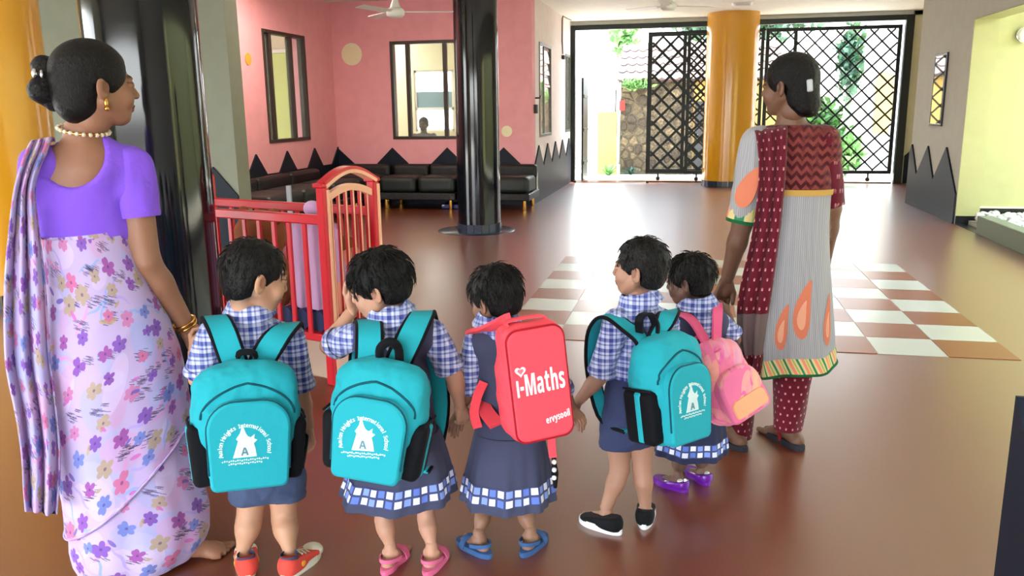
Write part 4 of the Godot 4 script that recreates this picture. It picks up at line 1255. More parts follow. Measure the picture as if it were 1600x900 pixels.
func make_hand(curl: Array, thumb_in: float) -> M:   # right hand: wrist at the origin, fingers down -y, palm towards -x, thumb forward -z
	var f := F.new(Vector3(-0.11, -0.20, -0.095), Vector3(0.05, 0.04, 0.06), 0.0042)
	f.cap(Vector3(0, 0.03, 0), Vector3(0, -0.015, 0), 0.026, 0.026, 0.01, Vector3(0.8, 1, 1))
	var zs := [-0.030, -0.010, 0.010, 0.028]
	var ln := [0.074, 0.083, 0.077, 0.060]
	for k in 4:
		var z: float = zs[k]
		var kn := Vector3(0.002, -0.088 + absf(k - 1.2) * 0.005, z)
		f.cap(Vector3(0, -0.012, z * 0.55), kn, 0.0135, 0.0115, 0.012)
		var a := 0.0
		var p := kn
		var r := 0.0102
		for j in 3:
			a += curl[k] * [0.8, 1.1, 0.7][j]
			var l: float = ln[k] * [0.46, 0.31, 0.23][j]
			var q := p + Vector3(-sin(a), -cos(a), z * 0.07) * l
			f.cap(p, q, r, r - 0.0011, 0.0025)
			p = q
			r -= 0.0011
	f.ell(Vector3(-0.010, -0.045, -0.014), Vector3(0.017, 0.034, 0.020), 0.012)
	f.cap(Vector3(-0.005, -0.022, -0.020), Vector3(-0.016, -0.055, -0.046 + thumb_in * 0.012), 0.0145, 0.0125, 0.010)
	f.cap(Vector3(-0.016, -0.055, -0.046 + thumb_in * 0.012), Vector3(-0.026 - thumb_in * 0.02, -0.094, -0.056 + thumb_in * 0.034), 0.0125, 0.0095, 0.004)
	return f.to(M.new())

func make_foot() -> M:   # right foot: ankle over the origin, toes towards -z
	var f := F.new(Vector3(-0.06, -0.01, -0.20), Vector3(0.06, 0.16, 0.09), 0.0055)
	f.cap(Vector3(0, 0.105, 0.002), Vector3(0, 0.06, 0.008), 0.030, 0.034, 0.02)
	f.ell(Vector3(0, 0.030, 0.040), Vector3(0.031, 0.034, 0.034), 0.02)
	f.cap(Vector3(0, 0.055, 0.0), Vector3(0.0, 0.024, -0.095), 0.033, 0.024, 0.02, Vector3(1.15, 1, 1))
	f.ell(Vector3(0, 0.020, -0.105), Vector3(0.044, 0.021, 0.034), 0.015)
	for k in 5:
		var x := -0.028 + k * 0.0155
		var back := -0.128 + k * k * 0.0018
		f.cap(Vector3(x, 0.014, back), Vector3(x * 1.06, 0.011, back - [0.036, 0.030, 0.026, 0.022, 0.018][k]), 0.0135 if k == 0 else 0.0095, 0.012 if k == 0 else 0.0085, 0.003)
	for s in [-1, 1]: f.ell(Vector3(s * 0.031, 0.075, 0.006), Vector3(0.011, 0.013, 0.012), 0.012)
	f.plane(Vector3.ZERO, Vector3.DOWN)
	return f.to(M.new())

func templates() -> void:
	head_adult = make_head(false)
	head_child = make_head(true)
	hand_open = make_hand([0.16, 0.14, 0.18, 0.24], 0.1)
	hand_curl = make_hand([0.42, 0.48, 0.52, 0.58], 0.5)
	hand_grip = make_hand([0.72, 0.78, 0.82, 0.86], 0.9)
	foot_bare = make_foot()
	streaks = FastNoiseLite.new()
	streaks.frequency = 38.0
	streaks.seed = 4

func skin(called: String, col: Color) -> StandardMaterial3D:
	var m := mat(called, col, 0.55)
	m.vertex_color_use_as_albedo = true
	m.subsurf_scatter_enabled = true
	m.subsurf_scatter_strength = 0.06
	return m

func hair_mat() -> StandardMaterial3D:
	if mats.has("hair_black"): return mats["hair_black"]
	var m := mat("hair_black", Color(0.03, 0.026, 0.026), 0.5, 0.0, 0.35)
	m.normal_enabled = true
	m.normal_scale = 1.4
	m.normal_texture = noise_tex(0.06, 256, Color.BLACK, Color.WHITE, 3, 12, true, 6.0)
	tri(m, 1.0)
	m.uv1_scale = Vector3(26, 3.5, 26)
	return m

func arm_to(a: Vector3, b: Vector3, palm: Vector3, left: bool, sc: float) -> Transform3D:   # places a hand at b at the end of the forearm a-b; palm is where the palm faces
	var y := (a - b).normalized()
	var x := -palm
	x = (x - y * x.dot(y)).normalized()
	var z := x.cross(y) * (-1.0 if left else 1.0)
	return Transform3D(Basis(x * sc, y * sc, z * sc), b)

func foot_at(heel: Vector3, toe: Vector3, left: bool, sc: float) -> Transform3D:   # on the floor, heel to toe; the ankle sits a little before the heel
	var d := toe - heel
	d.y = 0
	var z := -d.normalized()
	var x := Vector3.UP.cross(z)
	if left: x = -x
	return Transform3D(Basis(x * sc, Vector3.UP * sc, z * sc), heel - z * 0.065 * sc)

# joints: a dictionary of Vector3 in the figure's own axes (x to the picture's right, y up, z towards the camera)
func body(o: Node3D, j: Dictionary, kid: bool, tone: StandardMaterial3D, head_x: Transform3D, hands: Array, feet: Array, leg := 1.0) -> MeshInstance3D:
	var s := 0.66 if kid else 1.0
	var lo := Vector3(9, 9, 9)
	var hi := -lo
	for k in j:
		lo = lo.min(j[k]); hi = hi.max(j[k])
	for k in feet.size():
		j["al" if k == 0 else "ar"] = feet[k].origin + Vector3(0, (0.105 if kid else 0.11) * feet[k].basis.y.length(), 0)
	var f := F.new(lo - Vector3.ONE * 0.14 * s, hi + Vector3.ONE * 0.14 * s, 0.0095 if kid else 0.012)
	var neck: Vector3 = j.neck
	f.cap(j.pelvis, j.chest, 0.105 * s, 0.11 * s, 0.04, Vector3(1.15, 1, 0.85))
	f.cap(j.sl * 0.75 + j.sr * 0.25, j.sr * 0.75 + j.sl * 0.25, 0.066 * s, 0.066 * s, 0.05, Vector3(1, 1, 0.85))
	f.cap((j.sl + j.sr) * 0.5, neck, 0.075 * s, 0.05 * s, 0.03)
	f.cap(neck, head_x.origin - head_x.basis.y.normalized() * 0.05, 0.050 * s * (1.15 if kid else 1.0), 0.048 * s * (1.15 if kid else 1.0), 0.015)
	for q in [["sl", "el", "wl"], ["sr", "er", "wr"]]:
		f.cap(j[q[0]], j[q[1]], 0.050 * s, 0.040 * s, 0.02)
		f.cap(j[q[1]], j[q[1]].lerp(j[q[2]], 0.35), 0.040 * s, 0.040 * s, 0.012)
		f.cap(j[q[1]].lerp(j[q[2]], 0.3), j[q[2]], 0.040 * s, 0.027 * s, 0.012)
	for q in [["hl", "kl", "al"], ["hr", "kr", "ar"]]:
		f.cap(j[q[0]], j[q[1]], 0.080 * s * leg, 0.055 * s * leg, 0.02)
		var mid: Vector3 = j[q[1]].lerp(j[q[2]], 0.32) + Vector3(0, 0, 0.008)
		f.cap(j[q[1]], mid, 0.054 * s * leg, 0.054 * s * leg, 0.02)
		f.cap(mid, j[q[2]], 0.054 * s * leg, 0.034 * s * minf(1.0, leg * 1.15), 0.02)
	var m := f.to(M.new())
	m.add(head_child if kid else head_adult, head_x)
	for h in hands: m.add(h[0], h[1])
	for t in feet: m.add(foot_bare, t)
	return obj("body", m, tone, o)

func hair_cap(f: F, grow: float) -> F:   # in the head's own axes
	f.ell(Vector3(0, 0.030, 0.016), Vector3(0.077 + grow, 0.083 + grow, 0.092 + grow), 0.02)
	return f

func strands(m: M, cnt: int, len: float, rad: Vector3, ctr: Vector3, keep: Callable, lift := 0.35) -> void:
	for k in cnt:
		var d := Vector3(rng.randfn(), absf(rng.randfn()) * 1.2 - 0.25, rng.randfn()).normalized()
		if not keep.call(d): continue
		var p := ctr + d * rad
		var flow := (Vector3(d.x, 0, d.z) * 1.2 + Vector3(0, -0.9, 0) + Vector3(rng.randf_range(-0.5, 0.5), 0, rng.randf_range(-0.5, 0.5)))
		flow = (flow - d * flow.dot(d)).normalized()
		var l := len * rng.randf_range(0.6, 1.3)
		var q := p + flow * l * 0.5 + d * l * lift * 0.30
		var e := p + flow * l - d * l * l * 2.0 + d * l * lift * 0.35
		m.tube([p - d * 0.003, q, e], [0.0022, 0.0018, 0.0005], 4, false)

func sheet(rows: Array, th: float) -> M:   # cloth with a thickness: rows from bottom to top, each a PackedVector3Array from left to right seen from the camera
	var rings := []
	for r in rows.size():
		var row: PackedVector3Array = rows[r]
		var up: PackedVector3Array = rows[mini(r + 1, rows.size() - 1)]
		var dn: PackedVector3Array = rows[maxi(r - 1, 0)]
		var q := PackedVector3Array()
		var back := PackedVector3Array()
		for k in row.size():
			var a := row[mini(k + 1, row.size() - 1)] - row[maxi(k - 1, 0)]
			var nn := a.cross(up[k] - dn[k]).normalized()
			q.append(row[k] + nn * th * 0.5)
			back.append(row[k] - nn * th * 0.5)
		back.reverse()
		q.append_array(back)
		rings.append(q)
	return M.new().loft(rings, true, true, true, 1.0)

func oval(c: Vector3, rx: float, rz: float, cnt: int, fold = null) -> PackedVector3Array:
	var q := PackedVector3Array()
	for k in cnt:
		var a := TAU * k / cnt
		var g: float = fold.call(a) if fold != null else 1.0
		q.append(c + Vector3(cos(a) * rx * g, 0, -sin(a) * rz * g))
	return q

func spline(p: Array, cnt: int) -> Array:   # Catmull-Rom through points
	var out := []
	var n := p.size()
	for k in cnt + 1:
		var u := float(k) / cnt * (n - 1)
		var i := mini(int(u), n - 2)
		var t := u - i
		var a = p[maxi(i - 1, 0)]
		var b = p[i]
		var c = p[i + 1]
		var d = p[mini(i + 2, n - 1)]
		out.append(0.5 * ((2.0 * b) + (c - a) * t + (2.0 * a - 5.0 * b + 4.0 * c - d) * t * t + (3.0 * b - a - 3.0 * c + d) * t * t * t))
	return out

func sole_poly(len: float, wid: float, left: bool) -> PackedVector2Array:   # footprint in (x, -z): heel at 0, toe at len
	var q := PackedVector2Array()
	for k in 28:
		var a := TAU * k / 28
		var s := 0.5 - 0.5 * cos(a)          # 0 heel .. 1 toe
		var w := wid * 0.5 * (0.78 + 0.34 * s - 0.28 * exp(-pow((s - 0.42) / 0.16, 2.0)) * (1.0 if (sin(a) > 0.0) == left else 0.3))
		var x := sin(a) * w
		if s > 0.6: x += (s - 0.6) * wid * (0.12 if left else -0.12) * -1.0
		q.append(Vector2(x, s * len))
	return q

func sole(len: float, wid: float, th: float, left: bool, grow := 1.0) -> M:   # lies on y = 0, toes towards -z, heel end at z = +0.04
	var q := PackedVector2Array()
	for p in sole_poly(len, wid, left): q.append(Vector2(p.x * grow, p.y - 0.0))
	var lowp := PackedVector2Array()
	var c := Vector2(0, len * 0.5)
	for p in q: lowp.append(c + (p - c) * 0.97)
	var m := M.new()
	var x := Transform3D(Basis(Vector3.RIGHT, Vector3(0, 0, -1), Vector3.UP), Vector3.ZERO)
	m.extrude(q, th * 0.15, th * 0.85, x)
	m.extrude(lowp, 0.0, th, x)
	return m

# ---------------------------------------------------------------- cloth textures
func tex_of(im: Image) -> ImageTexture: return ImageTexture.create_from_image(im)

func cloth(called: String, col: Color, rough := 0.85, tex: Texture2D = null, sc := 0.0) -> StandardMaterial3D:
	if mats.has(called): return mats[called]
	var m := mat(called, col, rough, 0.0, 0.3)
	m.rim_enabled = true
	m.rim = 0.25
	if not mats.has("_weave"):
		var h := mat("_weave", Color.WHITE)
		h.normal_texture = noise_tex(0.02, 256, Color.BLACK, Color.WHITE, 4, 21, true, 2.2)
	if tex != null: m.albedo_texture = tex
	if sc > 0.0: tri(m, sc)
	if tex == null or sc > 0.0:
		m.normal_enabled = true
		m.normal_scale = 0.5
		m.normal_texture = mats["_weave"].normal_texture
		if sc == 0.0: tri(m, 4.0)
	return m

func blot(im: Image, cx: float, cy: float, r: float, col: Color, squash := 1.0, turn := 0.0) -> void:
	var w := im.get_width()
	var hgt := im.get_height()
	var ca := cos(turn)
	var sa := sin(turn)
	for y in range(int(cy - r) - 1, int(cy + r) + 2):
		for x in range(int(cx - r) - 1, int(cx + r) + 2):
			var dx := x - cx
			var dy := y - cy
			var u := dx * ca + dy * sa
			var v := (-dx * sa + dy * ca) / squash
			var e := clampf(r - sqrt(u * u + v * v) + 0.5, 0.0, 1.0)
			if e > 0.0:
				var px := posmod(x, w)
				var py := posmod(y, hgt)
				im.set_pixel(px, py, im.get_pixel(px, py).lerp(col, e * col.a))

func tex_plaid() -> Texture2D:
	var n := 128
	var im := Image.create(n, n, false, Image.FORMAT_RGB8)
	var band := func(k: int) -> float:
		var u := k % 64
		if u < 22: return 0.9
		if u < 26: return 0.35
		if u < 36: return 0.12
		if u < 44: return 0.75
		if u < 48: return 0.25
		return 0.08
	for y in n:
		for x in n:
			var a: float = band.call(x)
			var b: float = band.call(y)
			var t := (a + b) * 0.5
			var c := Color(0.90, 0.92, 0.98).lerp(Color(0.10, 0.16, 0.48), clampf(t * 1.05, 0.0, 1.0))
			if x % 64 == 57 or y % 64 == 57: c = c.lerp(Color(0.55, 0.35, 0.5), 0.4)
			im.set_pixel(x, y, c)
	return tex_of(im)

func tex_band() -> Texture2D:   # two rows of blue and white blocks with rounded corners
	var im := Image.create(128, 64, false, Image.FORMAT_RGB8)
	im.fill(Color(0.25, 0.28, 0.45))
	for r in 2:
		for k in 4:
			var c: Color = [Color(0.92, 0.94, 1.0), Color(0.50, 0.60, 0.90), Color(0.85, 0.88, 0.98), Color(0.38, 0.48, 0.82)][(k + r * 1) % 4]
			im.fill_rect(Rect2i(k * 32 + 4, r * 32 + 4, 24, 24), c)
	return tex_of(im)

func tex_saree() -> Texture2D:
	var n := 1024
	var im := Image.create(n, n, false, Image.FORMAT_RGB8)
	im.fill(Color(0.80, 0.75, 0.89))
	var r := RandomNumberGenerator.new()
	r.seed = 31
	for k in 90: blot(im, r.randf() * n, r.randf() * n, r.randf_range(35, 95), [Color(0.88, 0.70, 0.84, 0.55), Color(0.70, 0.76, 0.92, 0.5), Color(0.88, 0.84, 0.94, 0.6)][k % 3], r.randf_range(0.4, 0.8), r.randf() * 3)
	for k in 80:   # ribbons of pale blue and pink
		var x := r.randf() * n
		var y := r.randf() * n
		var a := r.randf() * TAU
		var col: Color = [Color(0.62, 0.74, 0.93, 0.5), Color(0.93, 0.66, 0.84, 0.5), Color(0.75, 0.70, 0.92, 0.5)][k % 3]
		for q in 44:
			a += 0.07 * sin(q * 0.21 + k)
			x += cos(a) * 2.4; y += sin(a) * 2.4
			blot(im, x, y, 2.6 + 2.5 * sin(q * 0.07), col)
	for k in 64:   # dark hatched brush strokes
		var x := r.randf() * n
		var y := r.randf() * n
		for q in 26:
			var u := r.randf_range(-34, 34)
			var v := r.randf_range(-17, 17)
			for w in 7: blot(im, x + u * 0.8 + w * 2.4, y + v - w * 1.3, 1.15, Color(0.22, 0.20, 0.30, 0.65))
	var cells := 12
	for gy in cells:
		for gx in cells:
			var cx := (gx + 0.5 + r.randf_range(-0.3, 0.3) + (0.5 if gy % 2 else 0.0)) * n / cells
			var cy := (gy + 0.5 + r.randf_range(-0.3, 0.3)) * n / cells
			var kind := r.randi() % 7
			var col: Color = [Color(0.52, 0.28, 0.68), Color(0.62, 0.28, 0.62), Color(0.40, 0.52, 0.82), Color(0.84, 0.42, 0.58), Color(0.72, 0.66, 0.50), Color(0.48, 0.30, 0.70), Color(0.82, 0.48, 0.66)][kind]
			col = col.lerp(Color(0.84, 0.79, 0.90), 0.22)
			var rad := r.randf_range(17, 28)
			for p in 6:
				var a := TAU * p / 6 + r.randf() * 0.7
				blot(im, cx + cos(a) * rad * 0.68, cy + sin(a) * rad * 0.68, rad * 0.52, col, 0.75, a)
			blot(im, cx, cy, rad * 0.5, col)
			blot(im, cx, cy, rad * 0.2, col.lerp(Color(0.25, 0.15, 0.4), 0.4))
	for k in 70:   # small leaf buds
		blot(im, r.randf() * n, r.randf() * n, r.randf_range(12, 20), [Color(0.45, 0.40, 0.75, 0.8), Color(0.85, 0.45, 0.75, 0.8), Color(0.75, 0.70, 0.45, 0.7)][k % 3], 0.35, r.randf() * 3)
	return tex_of(im)

func tex_dots() -> Texture2D:   # maroon with pale tear-shaped dots
	var im := Image.create(128, 128, false, Image.FORMAT_RGB8)
	im.fill(Color(0.36, 0.06, 0.13))
	for k in 8:
		var x := (k % 4) * 32 + 16 + (16 if (k / 4) % 2 else 0)
		var y := (k / 4) * 64 + 32
		blot(im, x, y, 8, Color(0.80, 0.58, 0.60), 0.5, PI / 2)
		blot(im, x, y + 9, 4.5, Color(0.70, 0.42, 0.46))
	return tex_of(im)

func tex_chevron() -> Texture2D:
	var im := Image.create(128, 128, false, Image.FORMAT_RGB8)
	for y in 128:
		for x in 128:
			var z := absf(float(x % 32) - 16.0)
			var u := fposmod(y + z * 1.2, 32.0)
			im.set_pixel(x, y, Color(0.26, 0.06, 0.10) if u < 16.0 else Color(0.49, 0.23, 0.21))
	return tex_of(im)

func tex_kurta() -> Texture2D:   # grey with fine upright stripes and coral paisleys
	var im := Image.create(512, 512, false, Image.FORMAT_RGB8)
	var r := RandomNumberGenerator.new()
	r.seed = 5
	for x in 512:
		var g := 0.60 + 0.05 * sin(x * 0.55) + r.randf_range(-0.04, 0.04)
		for y in 512: im.set_pixel(x, y, Color(g, g, g * 1.03))
	return tex_of(im)

func tex_border() -> Texture2D:   # slanting green, coral and yellow bars
	var im := Image.create(128, 64, false, Image.FORMAT_RGB8)
	for y in 64:
		for x in 128:
			var u := fposmod(x + y * 0.6, 64.0)
			var c := Color(0.84, 0.78, 0.55)
			if u < 12: c = Color(0.20, 0.52, 0.36)
			elif u > 24 and u < 40: c = Color(0.90, 0.55, 0.44)
			elif u > 46 and u < 54: c = Color(0.62, 0.68, 0.36)
			im.set_pixel(x, y, c)
	return tex_of(im)

func tex_pink_bag() -> Texture2D:
	var im := Image.create(256, 256, false, Image.FORMAT_RGB8)
	var r := RandomNumberGenerator.new()
	r.seed = 12
	im.fill(Color(0.90, 0.45, 0.62))
	for k in 26: blot(im, r.randf() * 256, r.randf() * 256, r.randf_range(20, 60), [Color(0.93, 0.70, 0.55, 0.7), Color(0.85, 0.66, 0.78, 0.6), Color(0.88, 0.34, 0.66, 0.7), Color(0.92, 0.76, 0.62, 0.6)][k % 4], 0.35, -0.9)
	return tex_of(im)

# ---------------------------------------------------------------- the people
func face_dir(yaw: float, pitch: float, roll: float, sc: float, at: Vector3) -> Transform3D:   # yaw to the left positive, pitch down negative
	return Transform3D(Basis.from_euler(Vector3(pitch, yaw, roll)).scaled(Vector3.ONE * sc), at)

func garment(j: Dictionary, s: float, grow: float, cell: float) -> F:   # the trunk, loosely wrapped
	var lo: Vector3 = j.pelvis.min(j.sl).min(j.sr).min(j.chest)
	var hi: Vector3 = j.pelvis.max(j.sl).max(j.sr).max(j.neck)
	var f := F.new(lo - Vector3.ONE * (0.17 * s + grow), hi + Vector3.ONE * (0.15 * s + grow), cell)
	f.cap(j.pelvis, j.chest, 0.105 * s + grow, 0.11 * s + grow, 0.04, Vector3(1.15, 1, 0.85))
	f.cap(j.sl * 0.75 + j.sr * 0.25, j.sr * 0.75 + j.sl * 0.25, 0.066 * s + grow, 0.066 * s + grow, 0.05, Vector3(1, 1, 0.85))
	f.cap((j.sl + j.sr) * 0.5, j.neck, 0.082 * s + grow, (0.066 if s < 0.9 else 0.050) * s + grow * 0.6, 0.03)
	for q in [["sl", "el"], ["sr", "er"]]:
		f.cap(j[q[0]], j[q[0]].lerp(j[q[1]], 0.2), 0.052 * s + grow, 0.052 * s + grow, 0.02)
	return f

func sleeve(a: Vector3, b: Vector3, upto: float, ra: float, rb: float, cell := 0.008) -> M:
	var e := a.lerp(b, upto)
	var far := a.lerp(b, upto + 0.25)
	var f := F.new(a.min(far) - Vector3.ONE * (ra + rb), a.max(far) + Vector3.ONE * (ra + rb), cell)
	f.cap(a, far, ra, rb, 0.01)
	f.rough(fold_noise(), 0.006, Vector3(1, 0.4, 1))
	f.plane(e, (b - a).normalized(), 0.006)
	return f.to(M.new())

var _fold: FastNoiseLite
func fold_noise() -> FastNoiseLite:
	if _fold == null:
		_fold = FastNoiseLite.new()
		_fold.frequency = 16.0
		_fold.fractal_octaves = 2
		_fold.seed = 3
	return _fold

func collar(c: Vector3, r: float, h: float, bas: Basis) -> M:
	var rings := []
	for k in [[0.0, 1.22], [0.45, 1.06], [0.95, 0.98], [1.0, 1.02], [0.85, 1.14], [0.3, 1.34], [0.02, 1.48]]:
		var q := PackedVector3Array()
		for a in 28:
			var an := TAU * a / 28
			var front := maxf(0.0, bas.determinant() * -(-sin(an)))   # lower where it opens at the throat
			q.append(c + bas * Vector3(cos(an) * r * k[1], h * k[0] * (1.0 - 0.35 * front), -sin(an) * r * k[1] * 0.95))
		rings.append(q)
	return M.new().loft(rings)

func skirt(o: Node3D, top: Vector3, hem: Vector3, rt: Vector2, rh: Vector2, pleats: int, cloth_mat: Material, band: Material, phase: float, split := 0.0) -> void:
	var rows := 16
	var rings := []
	var fold := func(a: float, s: float) -> float: return 1.0 + s * (0.055 * sin(a * pleats + phase) + 0.03 * sin(a * (pleats * 2 + 1) + phase * 2.0))
	var at := func(s: float) -> Array:
		var c := top.lerp(hem, s)
		c.x = lerpf(top.x, hem.x, s * s * 0.4 + s * 0.6)
		return [c, lerpf(rt.x, rh.x, pow(s, 0.85)), lerpf(rt.y, rh.y, pow(s, 0.85))]
	for r in range(rows, -1, -1):
		var s := float(r) / rows
		var q: Array = at.call(s)
		rings.append(oval(q[0], q[1], q[2], 96, func(a): return fold.call(a, s)))
	var inner := []
	for q in rings: 
		var w := PackedVector3Array()
		for p in q: w.append(p)
		inner.append(w)
	obj("skirt", M.new().loft(rings, true, false, true), cloth_mat, o)
	var b := []
	for s in [0.885, 0.76, 0.635]:
		var q: Array = at.call(s)
		b.append(oval(q[0], q[1] + 0.0025, q[2] + 0.0025, 96, func(a): return fold.call(a, s)))
	obj("hem_band", M.new().loft(b, true, false, false, TAU * (rh.x + rh.y) / 2.0 / 0.108, [0.0, 0.5, 1.0]), band, o)

func kid_clothes(o: Node3D, j: Dictionary, shirt: Material, up: float, collar_bas: Basis, vest: Material = null, vest_hem := 0.0) -> void:
	var s := 0.66
	var f := garment(j, s, 0.008, 0.009)
	f.rough(fold_noise(), 0.004)
	f.plane(j.pelvis + Vector3(0, -0.02, 0), Vector3.DOWN)
	f.plane(j.neck + Vector3(0, 0.022, 0), Vector3.UP, 0.01)
	var m := f.to(M.new())
	for q in [["sl", "el"], ["sr", "er"]]:
		m.add(sleeve(j[q[0]], j[q[1]], up, 0.042, 0.046))
	var sh := obj("shirt", m, shirt, o)
	for q in [["sl", "el"], ["sr", "er"]]:
		var e: Vector3 = j[q[0]].lerp(j[q[1]], up)
		var d: Vector3 = (j[q[1]] - j[q[0]]).normalized()
		obj("cuff", M.new().tube([e - d * 0.020, e - d * 0.004, e + d * 0.003], [0.0485, 0.0495, 0.047], 20, false), shirt, sh)
	obj("collar", collar(j.neck + Vector3(0, -0.014, 0.004), 0.053, 0.044, collar_bas), shirt, sh)
	if vest != null:
		var g := F.new(j.pelvis.min(j.sl).min(j.sr) - Vector3.ONE * 0.16, j.neck.max(j.sl).max(j.sr) + Vector3.ONE * 0.12, 0.009)
		g.cap(j.pelvis, j.chest, 0.096, 0.090, 0.04, Vector3(1.15, 1, 0.9))
		g.cap(j.sl * 0.84 + j.sr * 0.16, j.sr * 0.84 + j.sl * 0.16, 0.060, 0.060, 0.05, Vector3(1, 1, 0.95))
		g.plane(j.neck + Vector3(0, -0.018, 0), Vector3.UP, 0.01)
		g.plane(j.pelvis + Vector3(0, vest_hem, 0), Vector3.DOWN)
		obj("pinafore_top", g.to(M.new()), vest, o)

func hair_kid(o: Node3D, hx: Transform3D, nape: float, fringe: float, grow: float, spiky: int, sd: int) -> void:
	var f := F.new(Vector3(-0.115, -0.12, -0.14), Vector3(0.115, 0.15, 0.14), 0.005)
	hair_cap(f, grow)
	f.ell(Vector3(0, -0.02, 0.040), Vector3(0.068, 0.075, 0.058 + grow * 0.6), 0.025)
	var nz := FastNoiseLite.new()
	nz.frequency = 26.0
	nz.seed = sd
	f.rough(nz, 0.005, Vector3(1.6, 0.5, 1.6))
	f.ell(Vector3(0, fringe - 0.105, -0.115), Vector3(0.071, 0.115, 0.080), 0.012, Basis(), true)   # the face stays free
	for s in [-1.0, 1.0]:
		f.ell(Vector3(s * 0.095, -0.035, 0.012), Vector3(0.034, 0.045, 0.026), 0.008, Basis(), true)
		f.ell(Vector3(s * 0.085, -0.085, -0.015), Vector3(0.044, 0.056, 0.050), 0.010, Basis(), true)
	f.ell(Vector3(0, -0.165, -0.02), Vector3(0.125, 0.125, 0.112), 0.015, Basis(), true)
	f.plane(Vector3(0, nape - 0.018, 0.05), Vector3(0, -1.0, 0.15), 0.015)
	var m := f.to(M.new(), null, Transform3D(Basis(), Vector3.ZERO))
	strands(m, spiky, 0.050 if spiky > 200 else 0.034, Vector3(0.078 + grow, 0.084 + grow, 0.093 + grow), Vector3(0, 0.030, 0.016), func(d): return d.y > -0.05 or d.z > 0.3)
	for k in 16:   # fringe
		var x := lerpf(-0.055, 0.055, k / 15.0)
		var pts := []
		for y in [0.092, 0.070, 0.045 if fringe < 0.045 else 0.062, fringe + 0.010 + rng.randf_range(-0.010, 0.008)]:
			var u := clampf(1.0 - pow(x / (0.077 + grow), 2.0) - pow((y - 0.03) / (0.083 + grow), 2.0), 0.0, 1.0)
			pts.append(Vector3(x, y, 0.018 - (0.092 + grow) * sqrt(u)))
		m.tube(pts, [0.007, 0.006, 0.005, 0.0012], 6, false)
	var n := M.new().add(m, hx)
	obj("hair", n, hair_mat(), o)

func people() -> void:
	templates()
	var plaid := cloth("plaid", Color.WHITE, 0.85, tex_plaid(), 14.0)
	var band := cloth("band", Color.WHITE, 0.8, tex_band())
	var slate := cloth("slate_cloth", Color(0.26, 0.275, 0.375), 0.85)
	var shorts_m := cloth("shorts_cloth", Color(0.26, 0.31, 0.43), 0.85)
	woman_sari()
	woman_kurta()
	boy_first(plaid, shorts_m)
	girl_second(plaid, slate, band)
	girl_third(plaid, slate, band)
	boy_fourth(plaid, shorts_m)
	girl_fifth(plaid, slate, band)
	bags()
	seated_figure()

func sil(rows: Array, y: float) -> Vector3:   # rows of (height, left, right) from the top down: centre x, half width
	for k in rows.size() - 1:
		if y <= rows[k].x and y >= rows[k + 1].x:
			var t = (rows[k].x - y) / maxf(rows[k].x - rows[k + 1].x, 1e-5)
			var a: Vector3 = rows[k].lerp(rows[k + 1], t)
			return Vector3((a.y + a.z) * 0.5, (a.z - a.y) * 0.5, 0)
	var e: Vector3 = rows[0] if y > rows[0].x else rows[rows.size() - 1]
	return Vector3((e.y + e.z) * 0.5, (e.z - e.y) * 0.5, 0)

func edge(l: Vector3, r: Vector3) -> Vector3: return Vector3((l.y + r.y) * 0.5, l.x, r.x)

